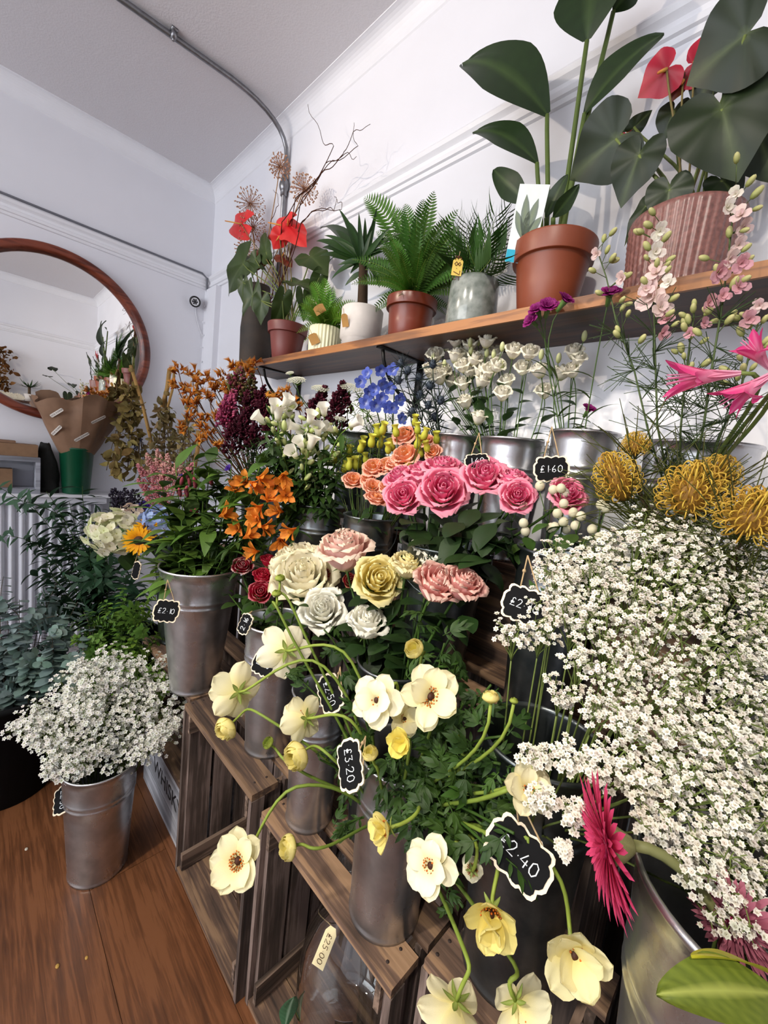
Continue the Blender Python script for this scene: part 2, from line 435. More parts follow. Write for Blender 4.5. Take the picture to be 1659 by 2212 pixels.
# ================================================================ mirror on the left wall
MX = XW+0.055
mc = Vector((XW+0.002, 0.275, 1.660)); MR = 0.392
t = thing('round_mirror', 'large round wall mirror in a dark red-brown wooden frame', 'mirror', mc)
MAHOG = wood_mat('mahogany', srgb('#3a150c'), srgb('#5f2818'), srgb('#7c3c28'), 'Y', 25, 0.35, 0.1, 0.05)
pr = [(MR-0.004, 0.0), (MR, 0.012), (MR, 0.04), (MR-0.006, 0.05), (MR-0.030, 0.052), (MR-0.036, 0.046), (MR-0.042, 0.030), (MR-0.044, 0.012)]
MB().lathe(pr, (1, 1, 1), 96).build('frame', MAHOG, t, M=RY(PI/2))
m, nt, N, L = nodes_of('mirror_glass')
o_ = N.new('ShaderNodeOutputMaterial'); g = N.new('ShaderNodeBsdfGlossy'); g.inputs['Roughness'].default_value = 0.0; g.inputs['Color'].default_value = (0.93, 0.93, 0.92, 1); L.new(g.outputs[0], o_.inputs[0])
disc = MB(); disc.lathe([(MR-0.043, 0.016), (0.0005, 0.016)], (1, 1, 1), 96)
disc.build('mirror_glass', m, t, M=RY(PI/2), smooth=False)

# ================================================================ alarm sensor and cables on the left wall
p = at(430, 648, X=XW+0.05)
t = thing('security_camera', 'small white dome camera with black lens ring on the wall', 'camera', (XW, p.y, p.z))
CAMM = frame((0.008, 0, 0), Vector((0.80, -0.42, -0.32)))
WPL = mat('white_plastic', srgb('#e6e6ea'), 0.4, var=0.02); BPL = mat('black_plastic', srgb('#0b0b0d'), 0.4, var=0.1)
MB().lathe([(0.0, 0), (0.024, 0), (0.026, 0.012), (0.026, 0.020), (0.024, 0.036), (0.0, 0.036)], (1, 1, 1), 24).build('housing', WPL, t, M=CAMM)
MB().lathe([(0.0245, 0.033), (0.029, 0.036), (0.029, 0.046), (0.022, 0.048), (0.021, 0.044)], (1, 1, 1), 24).build('lens_ring', BPL, t, M=CAMM)
MB().lathe([(0.0215, 0.044), (0.016, 0.046), (0.0155, 0.0445), (0.0, 0.0445)], (1, 1, 1), 20).build('lens_plate', WPL, t, M=CAMM)
lm = MB()
for k in range(6):
    a = k*PI/3; lm.tube([(0.011*math.cos(a), 0.011*math.sin(a), 0.044), (0.011*math.cos(a), 0.011*math.sin(a), 0.0475)], 0.004, (1, 1, 1), 8)
lm.tube([(0, 0, 0.044), (0, 0, 0.049)], 0.0065, (1, 1, 1), 10)
lm.build('lens', BPL, t, M=CAMM)
cable = MB(); q = Vector((XW+0.004, p.y, p.z-0.03))
cable.tube(bez(q, q+Vector((0, 0.0, -0.1)), at(441, 760, X=XW+0.006)+Vector((0, 0, 0.1)), at(442, 762, X=XW+0.006), 8), 0.0022, (1, 1, 1), 6)
cable.build('cable', WPL, t, M=Matrix.Translation(-t.location))
GCAB = mat('grey_cable', srgb('#6f7078'), 0.5, var=0.1)
t = thing('corner_cable', 'thin grey cable running along the picture rail and down the corner', 'cable', (XW+0.02, 0.9, 2.0))
pts = [Vector((XW+0.027, y, 2.188)) for y in (YS+0.1, -1.0, 0.1, 0.5, YW-0.06)] + [Vector((XW+0.03, YW-0.035, 2.17)), Vector((XW+0.012, YW-0.022, 2.08)), Vector((XW+0.012, YW-0.022, 1.8)), Vector((XW+0.013, YW-0.026, 1.55)), Vector((XW+0.012, YW-0.02, 1.3)), Vector((XW+0.012, YW-0.02, 0.9))]
MB().tube([q-t.location for q in pts], 0.0055, (1, 1, 1), 6).build('cable', GCAB, t)
fl = MB()
for k, z in enumerate((2.02, 1.93, 1.86, 1.79, 1.71, 1.63, 1.56)):
    fl.ball(Vector((XW+0.022, YW-0.035-0.006*(k % 2), z))-t.location, 0.005, (1, 1, 1), 8, 5)
o = fl.build('fairy_bulbs', WPL, t); stuff(o)

# ================================================================ radiator with shelf top, and things on it
RX0 = XW; RXF = XW+0.13
t = thing('radiator', 'white fluted panel radiator below the mirror', 'radiator', (XW+0.02, -0.2, 0))
RADM = mat('radiator_enamel', srgb('#dcdde4'), 0.4, var=0.03)
rz0, rz1 = 0.14, 0.885
MB().box((0.02, -0.85, rz0), (0.075, 0.66, rz1)).build('body', RADM, t, smooth=False)
ribm = MB()
ribm.grid([[(0.075+0.020*math.sin(PI*k/8)**0.6, -0.014+0.028*k/8, z) for k in range(9)] for z in (rz0+0.02, rz1-0.01)], (1, 1, 1))
ribm = ribm.mesh('flute', RADM)
for k in range(42): put('flute', ribm, t, T(0, -0.82+k*0.0355, 0))
MB().box((0.0, -0.86, rz1), (0.118, 0.67, rz1+0.032)).build('top_cover', RADM, t, smooth=False)
RT = rz1+0.032
# shelf board on top
ledge = tag(slab('window_ledge', (XW, -1.05, RT), (XW+0.155, 0.655, RT+0.012), GLOSSW), 'narrow white ledge board lying on top of the radiator', 'ledge')
RT += 0.012
# grey wooden box lying on its side
GREYW = wood_mat('grey_painted_wood', srgb('#6f7076'), srgb('#8d8f97'), srgb('#a9abb4'), 'Y', 20, 0.7, 0.1, 0.1)
KRAFT = mat('kraft_card', srgb('#8a6a4e'), 0.8, var=0.12, scale=40, bump=0.1)
KRAFT2 = mat('kraft_paper', srgb('#86664e'), 0.7, var=0.16, scale=22, bump=0.25)
bx = thing('wooden_box', 'open grey wooden box lying on its side on the ledge', 'box', (XW+0.015, -0.05, RT))
y0, y1, hh = -0.24, 0.212, 0.165
for lo, hi, nm in (((0, y0, 0), (0.125, y1, 0.022), 'bottom_board'), ((0, y0, hh-0.02), (0.125, y1, hh), 'top_board'), ((0, y1-0.016, 0.022), (0.125, y1, hh-0.02), 'end_board'), ((0, y0, 0.022), (0.125, y0+0.016, hh-0.02), 'end_board'), ((0, y0+0.016, 0.022), (0.012, y1-0.016, hh-0.02), 'back_board')):
    MB().box(Vector(lo)-Vector((0, -0.05, 0)), Vector(hi)-Vector((0, -0.05, 0))).build(nm, GREYW, bx, smooth=False)
c = MB().box((XW+0.04, -0.21, RT+0.0225), (XW+0.10, 0.12, RT+0.105)).build('card_box', KRAFT, smooth=False)
tag(c, 'brown cardboard pieces packed inside the grey wooden box', 'cardboard')
c = MB().box((XW+0.02, -0.16, RT+hh+0.0005), (XW+0.12, 0.205, RT+hh+0.055), M=None).build('flat_carton', KRAFT, smooth=False)
tag(c, 'flattened brown carton lying on top of the grey wooden box', 'carton')
c = MB().box((XW+0.03, -0.1, RT+hh+0.056), (XW+0.11, 0.13, RT+hh+0.066), M=None).build('paper_sheet', KRAFT2, smooth=False)
tag(c, 'folded brown paper lying on the flattened carton', 'paper')
bag = MB()
rows = []
for i in range(9):
    th = i/8; row = []
    for j in range(16):
        a = 2*PI*j/16
        rr = (0.060+0.01*math.sin(3*a+i))*(1-0.5*th**4); row.append((XW+0.070+0.55*rr*math.cos(a), 0.256+rr*math.sin(a)*0.6-0.02*th, RT+0.0+0.225*th*(1+0.05*math.sin(2*a))))
    rows.append(row)
bag.grid(rows, (1, 1, 1), True); bag.f.append(tuple(range(8*16, 9*16))); bag.f.append(tuple(range(16))[::-1])
tag(bag.build('cloth_bag', mat('dark_cloth', srgb('#191a18'), 0.95, var=0.3, scale=60, bump=0.3)), 'dark cloth bag slumped beside the grey wooden box', 'bag')
# green pot with kraft paper wrap
GS = 1.42; gp = Vector((XW+0.085, 0.352, RT))
t = thing('green_bucket', 'dark green plastic flower bucket standing on the ledge', 'bucket', gp)
GREENP = mat('green_plastic', srgb('#0c4a30'), 0.32, var=0.1, scale=8)
MB().lathe([(0, 0), (0.052, 0), (0.054, 0.004), (0.068, 0.150), (0.071, 0.152), (0.071, 0.158), (0.067, 0.158), (0.052, 0.01), (0, 0.008)], (1, 1, 1), 40).build('body', GREENP, t, M=Matrix.Diagonal((GS*0.72, GS*0.72, GS, 1)))
t = thing('paper_wrap', 'crumpled brown paper flower wrap with white stickers in the green bucket', 'wrapping', gp+Vector((0, 0, 0.13*GS)))
rows = []
for i in range(15):
    s = i/14; row = []
    for j in range(49):
        a = 2*PI*j/48
        r = 0.050+0.085*s**0.85+0.012*math.sin(5*a)*s+0.006*math.sin(11*a+2)*s
        n = noise.noise(Vector((math.cos(a)*3, math.sin(a)*3, s*4)))
        r += 0.012*n*s
        z = 0.185*s*(1+0.10*math.sin(2*a+0.6)+0.04*math.sin(7*a))
        dx = -0.0 ; x = r*math.cos(a)
        if x < -0.068: x = -0.068-(x+0.068)*-0.05
        row.append((x*0.92+0.004, r*math.sin(a)*1.12+0.0, z))
    rows.append(row)
pw = MB().grid(rows, (1, 1, 1)); pw.build('paper', KRAFT2, t, M=Matrix.Diagonal((GS*0.78, GS*0.78, GS, 1)))
STK = mat('white_sticker', srgb('#e4ddd4'), 0.5, var=0.05); INK = mat('sticker_ink', srgb('#5d4a3c'), 0.6)
def curve_text(name, body, size, material, parent, M, ext=0.0003):
    cu = bpy.data.curves.new(name, 'FONT'); cu.body = body; cu.size = size; cu.align_x = 'CENTER'; cu.align_y = 'CENTER'; cu.extrude = ext
    cu.materials.append(material)
    tmp = bpy.data.objects.new(name, cu); me = bpy.data.meshes.new_from_object(tmp); bpy.data.objects.remove(tmp); bpy.data.curves.remove(cu)
    return put(name, me, parent, M)
for (a, zz, rot) in ((0.02, 0.072, 0.75), (0.42, 0.135, 0.7), (-0.62, 0.14, 0.65), (-0.75, 0.085, 0.75)):
    s = zz/0.19; r = (0.050+0.085*s**0.85)
    n_ = Vector((math.cos(a), math.sin(a)*0.9, -0.42)).normalized()
    pos = Vector((r*math.cos(a)*0.92+0.004, r*math.sin(a)*1.12, zz))+n_*0.014
    pos = Vector((pos.x*GS*0.78, pos.y*GS*0.78, pos.z*GS)); Mx = frame(pos, n_, rot) @ SC(GS)
    ol = [(math.cos(k/5*PI/2+q)*0.005+sx*0.020, math.sin(k/5*PI/2+q)*0.005) for q, sx in ((-PI/2, 1), (0, 1), (PI/2, -1), (PI, -1)) for k in range(6)]
    st = MB().poly_plate(ol, 0.0004, (1, 1, 1)).build('sticker', STK, t, False, Mx)
    curve_text('lettering', 'LOCAL FLOWERS', 0.0064, INK, st, T(0, 0, 0.0006))

# ================================================================ hanging shelf on the right wall
ZS = 1.588
SHELFW = wood_mat('shelf_wood', srgb('#22120a'), srgb('#3a2012'), srgb('#4e2e1a'), 'X', 40, 0.5, 0.2, 0.05)  # board colour darkened to carry the shade on its underside
sh = thing('wall_shelf', 'long dark brown wooden shelf board above the flower buckets', 'shelf', (-0.2, YW-0.1, ZS))
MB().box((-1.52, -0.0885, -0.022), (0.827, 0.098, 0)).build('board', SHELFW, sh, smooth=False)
EDGEW = wood_mat('worn_lit_shelf_edge', srgb('#4a2914'), srgb('#744620'), srgb('#935f30'), 'X', 40, 0.5, 0.2, 0.05)  # paler for wear, and for the light on the front face, put into the colour
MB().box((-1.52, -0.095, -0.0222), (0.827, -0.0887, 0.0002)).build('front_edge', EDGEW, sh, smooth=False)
MB().box((-1.525, -0.097, -0.0235), (-1.47, -0.06, 0.001)).build('end_strap', mat('bright_tape', srgb('#d7dadd'), 0.35, 0.3), sh, smooth=False)
BLK = mat('black_iron', srgb('#141312'), 0.5, 0.5)
for x in (-1.33, -0.66, 0.25):
    b = MB()
    b.box((x-0.012, -0.085, -0.026), (x+0.012, 0.095, -0.0225)); b.box((x-0.012, 0.0915, -0.16), (x+0.012, 0.0955, -0.026))
    b.tube(bez((x, 0.09, -0.15), (x, 0.02, -0.15), (x, -0.06, -0.10), (x, -0.07, -0.028), 8), 0.005, (1, 1, 1), 6)
    b.build('bracket', BLK, sh)

# ================================================================ crates and tiers
CRATEW = wood_mat('old_crate_wood', srgb('#2e221b'), srgb('#5d4739'), srgb('#86694f'), 'X', 45, 0.8, 0.5, 0.28)
CRATEV = wood_mat('old_crate_slats', srgb('#2a211c'), srgb('#4f4139'), srgb('#73625a'), 'Z', 45, 0.8, 0.5, 0.25)
CRATEY = wood_mat('old_crate_rails', srgb('#2e241e'), srgb('#554438'), srgb('#7b6657'), 'Y', 45, 0.8, 0.5, 0.25)
NAIL = mat('rusty_nail', srgb('#2a1c16'), 0.8)
def crate(name, label, x0, x1, y0, y1, z0, z1, group='wooden crates under the flower buckets', nslat=4):
    """crate stood on end, open towards the aisle (-y)"""
    t = thing(name, label, 'crate', (x0, y0, z0), group)
    w, d, h = x1-x0, y1-y0, z1-z0; th = 0.012
    pw = 0.062; n = max(2, int(d/(pw+0.012))); step = (d-pw)/(n-1)
    for k in range(n):
        ya = k*step
        j = rnd(-0.002, 0.002); zz = h-th*1.3
        MB().box((0.001+abs(j), ya, zz), (w-0.001-abs(j)*0.5, ya+pw, zz+th*1.3)).build('top_slat', CRATEW, t, smooth=False)
        MB().box((0.001+abs(j), ya, 0), (w-0.001-abs(j)*0.5, ya+min(step-0.002, 0.09) if k < n-1 else ya+pw, th*1.3)).build('bottom_slat', CRATEW, t, smooth=False)
    sw = (d-0.024)/3.06
    for k in range(3):
        ya = 0.012+k*sw*1.03
        for xx in (th, w-2*th):
            MB().box((xx, ya, th*1.35), (xx+th, ya+sw-0.008-0.004*(k % 2), h-th*1.35)).build('side_slat', CRATEV, t, smooth=False)
    for xx in (2*th, w-3*th):
        for zz in (0.02, h-0.075):
            MB().box((xx+0.0004, 0.004, zz), (xx+th-0.0004, d-0.004, zz+0.05)).build('side_rail', CRATEY, t, smooth=False)
    for xx in (0.0, w-th):
        MB().box((xx, -0.001, 0.0), (xx+th, 0.03, h-th*1.35)).build('front_post', CRATEV, t, smooth=False)
        MB().box((xx, d-0.03, 0.0), (xx+th, d, h-th*1.35)).build('back_post', CRATEV, t, smooth=False)
    bs = (w-4*th)/nslat
    for k in range(nslat):
        xa = 2*th+k*bs
        MB().box((xa+0.003, d-th-0.001, th*1.35), (xa+bs-0.006-0.004*(k % 2), d-0.001, h-th*1.35)).build('back_slat', CRATEV, t, smooth=False)
    nl = MB()
    for (xx, yy) in ((0.012, 0.018), (0.014, 0.046), (w-0.03, 0.02), (w-0.028, 0.048)):
        nl.ball((xx, yy, h+0.0002), 0.003, (1, 1, 1), 8, 4, (1, 1, 0.3))
    nl.build('nail_heads', NAIL, t)
    return t
crate('wooden_crate', 'weathered wooden crate stood on end beside the floor bucket', -1.085, -0.688, 0.407, 0.655, 0, 0.524)
crate('wooden_crate', 'weathered wooden crate stood on end with the glass demijohn inside', -0.680, -0.287, 0.426, 0.66, 0, 0.484)
crate('wooden_crate', 'narrow dark wooden crate under the baby\'s breath bucket', -0.262, -0.055, 0.455, 0.66, 0, 0.545, nslat=2)
crate('wooden_crate', 'dark wooden crate under the gerbera bucket in the bottom right corner', -0.045, 0.34, 0.345, 0.655, 0, 0.545)
crate('wooden_crate', 'wooden crate on top of the whisky box behind the greenery', -1.56, -1.092, 0.425, 0.70, 0.212, 0.524)
# second and third tier
TIER2, TIER3 = 0.82, 1.055
crate('wooden_crate', 'wooden crate under the pink rose and hypericum buckets', -0.655, -0.155, 0.668, 0.963, 0, TIER2, nslat=5)
crate('wooden_crate', 'wooden crate under the campanula and peach lisianthus buckets', -1.165, -0.665, 0.705, 0.963, 0, TIER2, nslat=5)
crate('wooden_crate', 'wooden crate under the amaranth and kangaroo paw buckets', -1.70, -1.175, 0.715, 0.930, 0, TIER2, nslat=5)
crate('wooden_crate', 'wooden crate behind the baby\'s breath under the larkspur bucket', -0.145, 0.36, 0.668, 0.963, 0, TIER2, nslat=5)
def riser(name, label, x0, x1, y0, y1, z0, z1):
    t = thing(name, label, 'stand', (x0, y0, z0), 'wooden risers of the back row')
    w, d, h = x1-x0, y1-y0, z1-z0
    MB().box((0, 0, h-0.016), (w, d, h)).build('top_board', CRATEW, t, smooth=False)
    MB().box((0.0145, 0.006, 0), (w-0.0145, 0.018, h-0.0165)).build('front_board', CRATEW, t, smooth=False)
    for xa in (0.0, w-0.014): MB().box((xa, 0.004, 0), (xa+0.014, d-0.004, h-0.0165)).build('side_board', CRATEV, t, smooth=False)
    return t
riser('wooden_riser', 'wooden riser board under the white lisianthus and dianthus buckets', -0.70, -0.225, 0.832, 0.962, TIER2+0.0005, TIER3)
riser('wooden_riser', 'wooden riser board under the delphinium bucket', -1.12, -0.715, 0.832, 0.962, TIER2+0.0005, TIER3)
riser('wooden_riser', 'wooden riser board under the larkspur bucket', -0.215, 0.34, 0.815, 0.962, TIER2+0.0005, TIER3)
# whisky box on the floor
t = thing('whisky_box', 'grey-white whisky box with printed lettering on the floor by the crates', 'box', (-1.50, 0.43, 0))
WB = wood_mat('white_grey_board', srgb('#77787c'), srgb('#9c9da3'), srgb('#b9bac0'), 'X', 20, 0.7, 0.1, 0.06)
for lo, hi, nm in (((0, 0, 0.012), (0.395, 0.012, 0.075), 'front_board'), ((0, 0, 0.080), (0.395, 0.012, 0.185), 'front_board'), ((0, 0.262, 0.012), (0.395, 0.274, 0.185), 'back_board'), ((0, 0.0125, 0.012), (0.012, 0.2615, 0.185), 'end_board'), ((0.383, 0.0125, 0.012), (0.395, 0.2615, 0.185), 'end_board'), ((0, 0, 0.186), (0.395, 0.274, 0.2115), 'lid'), ((0, 0, 0), (0.395, 0.274, 0.0115), 'bottom')):
    MB().box(lo, hi).build(nm, WB, t, smooth=False)
curve_text('lettering', 'WHISKY', 0.072, mat('print_black', srgb('#1c1a1c'), 0.7), t, T(0.245, -0.0006, 0.132) @ RX(PI/2))

# ================================================================ buckets
def bucket_parts(t, H, Rt, Rb, material, ears=False):
    def R(s): return Rb+(Rt-Rb)*s
    pr = [(0, 0.006), (Rb-0.006, 0.006), (Rb-0.003, 0.0), (Rb+0.0015, 0.0), (Rb+0.0015, 0.006), (Rb, 0.009)]
    for s in (0.05, 0.15, 0.3, 0.45, 0.6, 0.69): pr.append((R(s), s*H))
    pr += [(R(0.705)+0.0018, 0.705*H), (R(0.715)+0.0025, 0.715*H), (R(0.725)+0.0018, 0.725*H), (R(0.735), 0.735*H), (R(0.75)+0.0018, 0.75*H), (R(0.76)+0.0022, 0.76*H), (R(0.77)+0.0012, 0.77*H)]
    for s in (0.78, 0.85, 0.92, 0.975): pr.append((R(s), s*H))
    pr += [(Rt+0.0018, 0.98*H), (Rt+0.0036, 0.99*H), (Rt+0.0025, H), (Rt-0.0005, H), (Rt-0.002, 0.985*H)]
    for s in (0.8, 0.5, 0.2): pr.append((R(s)-0.002, s*H))
    pr += [(Rb-0.002, 0.012), (0, 0.012)]
    MB().lathe(pr, (1, 1, 1), 48).build('body', material, t)
    wat = MB().lathe([(R(0.55)-0.003, 0.55*H), (0.0005, 0.55*H)], (1, 1, 1), 32).build('water', mat('dark_water', srgb('#0d1210'), 0.05, var=0.1), t)
BUCKETS = {}
def bucket(key, label, x, y, z, H, Rt, Rb, material=None, handle=None, group='zinc flower buckets'):
    t = thing('zinc_bucket', label, 'bucket', (x, y, z), group)
    bucket_parts(t, H, Rt, Rb, material or ZINC)
    if handle is not None:        # wire bail folded down to one side, handle = heading angle
        a = handle; ca, sa = math.cos(a), math.sin(a)
        p0 = Vector((-sa*Rt, ca*Rt, H*0.93)); p1 = Vector((sa*Rt, -ca*Rt, H*0.93)); fwd = Vector((ca, sa, 0))
        pth = []
        for k in range(17):
            th = PI*k/16; pth.append(Vector((-sa, ca, 0))*math.cos(th)*(Rt+0.005)+fwd*math.sin(th)*(Rt*1.0+0.012)+Vector((0, 0, H*0.93-math.sin(th)*0.075)))
        MB().tube(pth, 0.0014, (1, 1, 1), 6).build('wire_handle', material or ZINC, t)
        for p_ in (p0, p1):
            e = MB(); e.box(p_-Vector((0.006, 0.006, 0.012)), p_+Vector((0.006, 0.006, 0.006))); e.build('handle_lug', material or ZINC, t, smooth=False)
    BUCKETS[key] = (Vector((x, y, z)), H, Rt)
    return t
bucket('alstro', 'zinc bucket of orange alstroemeria with the £2.10 tag', -1.165, 0.462, 0.5245, 0.372, 0.108, 0.066)
bucket('floor', 'zinc bucket standing alone on the wooden floor', -1.235, 0.245, 0.0005, 0.335, 0.090, 0.072)
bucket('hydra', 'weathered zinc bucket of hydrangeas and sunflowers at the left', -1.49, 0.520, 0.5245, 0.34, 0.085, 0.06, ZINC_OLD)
bucket('redrose', 'zinc bucket of red and white spray roses on the front crate', -0.81, 0.512, 0.5245, 0.325, 0.076, 0.056)
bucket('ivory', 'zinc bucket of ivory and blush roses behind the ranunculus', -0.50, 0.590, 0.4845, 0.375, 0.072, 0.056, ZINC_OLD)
bucket('spare', 'small zinc bucket with greenery between the front buckets', -0.610, 0.500, 0.4845, 0.29, 0.056, 0.048)
bucket('ranun', 'zinc bucket of pale yellow butterfly ranunculus on the crate edge', -0.378, 0.498, 0.4845, 0.295, 0.070, 0.060)
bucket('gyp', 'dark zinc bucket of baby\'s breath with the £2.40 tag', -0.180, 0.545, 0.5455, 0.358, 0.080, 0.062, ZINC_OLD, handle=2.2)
bucket('gerbera', 'large zinc bucket with gerberas in the bottom right corner', 0.045, 0.430, 0.5455, 0.40, 0.090, 0.062, ZINC)
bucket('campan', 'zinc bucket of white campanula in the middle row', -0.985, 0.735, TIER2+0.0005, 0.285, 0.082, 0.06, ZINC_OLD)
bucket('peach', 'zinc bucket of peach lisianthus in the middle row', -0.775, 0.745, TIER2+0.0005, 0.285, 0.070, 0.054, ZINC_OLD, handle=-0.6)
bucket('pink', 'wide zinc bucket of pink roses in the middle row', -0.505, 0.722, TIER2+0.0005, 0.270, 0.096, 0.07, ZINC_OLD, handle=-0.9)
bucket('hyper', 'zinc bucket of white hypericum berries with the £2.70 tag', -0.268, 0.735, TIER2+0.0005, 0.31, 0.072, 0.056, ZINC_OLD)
bucket('eryng', 'zinc bucket of blue thistles at the back', -0.635, 0.895, TIER3+0.0005, 0.285, 0.062, 0.046)
bucket('lisi', 'zinc bucket of white lisianthus at the back', -0.470, 0.885, TIER3+0.0005, 0.280, 0.072, 0.052)
bucket('dianth', 'zinc bucket of magenta dianthus with the £1.60 tag', -0.312, 0.878, TIER3+0.0005, 0.300, 0.064, 0.047, handle=-1.2)
bucket('lark', 'wide zinc bucket of pink larkspur at the back right', -0.120, 0.880, TIER3+0.0005, 0.285, 0.082, 0.06, handle=-0.5)
bucket('delph', 'zinc bucket of blue delphinium at the back', -0.83, 0.888, TIER3+0.0005, 0.28, 0.068, 0.05, ZINC_OLD)
bucket('lace', 'zinc bucket of white lace flowers at the back', -1.03, 0.888, TIER3+0.0005, 0.28, 0.066, 0.05, ZINC_OLD)
bucket('amar', 'zinc bucket of dark red amaranth behind the campanula', -1.29, 0.83, TIER2+0.0005, 0.32, 0.075, 0.055, ZINC_OLD)
bucket('kang', 'zinc bucket of orange kangaroo paw near the corner', -1.52, 0.82, TIER2+0.0005, 0.33, 0.075, 0.055, ZINC_OLD)
bucket('banksia', 'zinc bucket of yellow pincushion flowers at the right', 0.03, 0.720, TIER2+0.0005, 0.30, 0.075, 0.06, ZINC_OLD)
# ================================================================ PLANT LIBRARY
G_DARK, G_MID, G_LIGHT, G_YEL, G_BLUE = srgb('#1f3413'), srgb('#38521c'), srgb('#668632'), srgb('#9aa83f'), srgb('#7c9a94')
def patch(prof, half, cols, n=8, m=7, spiral=0.0, ruffle=0.0, rf=5.0, seed=0.0, tipdip=0.0):
    """petal as a patch of a surface of revolution: prof(s)->(radius, height), half(s)->half angle; outward = +Y"""
    rows = []; cc = []
    for i in range(n+1):
        s = i/n; r, z = prof(s); h = half(s); row = []; cr = []
        for j in range(m+1):
            t = -1+2*j/m; a = h*t
            rr = r*(1+spiral*t)+ruffle*s*s*math.sin(rf*t*2+seed)*0.6
            zz = z-tipdip*s*t*t+ruffle*s*s*math.sin(rf*t*3.1+seed*2.3)
            row.append((rr*math.sin(a), rr*math.cos(a), zz)); cr.append(cols(s, t))
        rows.append(row); cc.append(cr)
    return MB().grid(rows, cc)
def petal(L, W, cols, a0=1.2, a1=1.2, cup=0.0, wide=0.62, n=8, m=6, ruffle=0.0, rf=6.0, seed=0.0, base=0.12, point=0.0, notch=0.0, twist=0.0, fold=0.0):
    """flat-ish petal from the origin along an arc; angles from +Z (up) to +Y (out); wide = place of greatest width"""
    rows = []; cc = []; y = z = 0.0
    for i in range(n+1):
        s = i/n
        if i:
            a = a0+(a1-a0)*(s-0.5/n); y += math.sin(a)*L/n; z += math.cos(a)*L/n
        a = a0+(a1-a0)*s
        if s < wide: w = base+(1-base)*math.sin(s/wide*PI/2)
        else:
            q = (s-wide)/(1-wide)
            w = math.sqrt(max(0, 1-q*q))*(1-point)+point*(1-q)
        w = max(w, 0.03)*W/2; row = []; cr = []
        ny, nz = -math.cos(a), math.sin(a)          # inner normal
        for j in range(m+1):
            t = -1+2*j/m
            k = cup*w*(t*t)+fold*w*abs(t)+ruffle*s*s*math.sin(rf*t+seed)*L
            e = -notch*L*(1-abs(t))**2*s**6
            x = w*t
            row.append((x+twist*s*s*L*0.2, y+ny*k+math.sin(a)*e, z+nz*k+math.cos(a)*e)); cr.append(cols(s, t))
        rows.append(row); cc.append(cr)
    return MB().grid(rows, cc)
def leaf_mb(L, W, c1, c2=None, a0=0.5, a1=1.3, fold=0.15, wide=0.4, n=7, m=4, point=0.7, base=0.08, ruffle=0.0, rf=6, mid=None):
    c2 = c2 or c1; mid = mid or mixc(c1, (0.5, 0.6, 0.3), 0.25)
    def col(s, t): return mixc(mid, mixc(c1, c2, s), min(1, abs(t)*5))
    return petal(L, W, col, a0, a1, 0.0, wide, n, m, ruffle, rf, rnd(0, 6), base, point, 0, 0, fold)
_TPL = {}
def tpl(key, fn, material):
    """mesh shared by alike pieces"""
    if key not in _TPL: _TPL[key] = fn().mesh(key.split('|')[0], material)
    return _TPL[key]
_MBT = {}
def mbt(key, fn):
    if key not in _MBT: _MBT[key] = fn()
    return _MBT[key]
def stem_mesh(parent, path, r, col, name='stem', r1=None, seg=6, material=None):
    o = MB().tube([Vector(p)-parent.location for p in path], r, col, seg, r1).build(name, material or LEAF, parent)
    return o
def mouth(key, spread=0.6, depth_in=0.10):
    """random point inside a bucket, below the rim"""
    p, H, R = BUCKETS[key]; a = rnd(0, 2*PI); r = R*spread*math.sqrt(random.random())
    return Vector((p.x+r*math.cos(a), p.y+r*math.sin(a), p.z+H-depth_in))
def bucket_foot(key, top, inside=0.45, below=0.12):
    """where a stem leaving through the mouth towards `top` starts, below the rim"""
    p, H, R = BUCKETS[key]; d = Vector((top.x-p.x, top.y-p.y, 0)); 
    if d.length > R*inside: d = d.normalized()*R*inside
    return Vector((p.x+d.x*1.0, p.y+d.y*1.0, p.z+H-below))
def leaf_on(parent, pos, direction, L, W, c, key='ovate', up=None, droop=1.2, name='leaf', roll=0.0, color=None, material=None):
    """leaf part: shared mesh, heading along direction"""
    def mk():
        if key == 'ovate': return leaf_mb(1, 0.55, (1, 1, 1), (0.9, 1, 0.85), 0.15, droop, 0.12, 0.42, 7, 4, 0.6)
        if key == 'lance': return leaf_mb(1, 0.24, (1, 1, 1), (0.92, 1, 0.9), 0.1, droop, 0.15, 0.4, 7, 4, 0.8)
        if key == 'strap': return leaf_mb(1, 0.10, (1, 1, 1), (0.95, 1, 0.9), 0.05, droop, 0.2, 0.35, 8, 2, 0.9, 0.4)
        if key == 'rose': return leaf_mb(1, 0.62, (1, 1, 1), (0.85, 0.95, 0.8), 0.1, droop, 0.14, 0.45, 9, 4, 0.5, 0.1, 0.012, 40)
    me = tpl('leaf|%s%.2f' % (key, droop), mk, material or LEAF)
    d = Vector(direction).normalized(); u = Vector(up) if up else Vector((0, 0, 1))
    # leaf template: starts along +Z and bends to +Y ; put Z on d and -Y on up
    y = -(u-d*u.dot(d)); y = y.normalized() if y.length > 1e-4 else d.orthogonal().normalized()
    x = y.cross(d)
    M = Matrix(((x.x, y.x, d.x, pos[0]), (x.y, y.y, d.y, pos[1]), (x.z, y.z, d.z, pos[2]), (0, 0, 0, 1))) @ RZ(roll) @ Matrix.Diagonal((W/0.5 if key in ('ovate', 'rose') else W/0.24 if key == 'lance' else W/0.1, L, L, 1))
    return put(name, me, parent, Matrix.Translation(-parent.location) @ M, color or vary(c, 0.2))

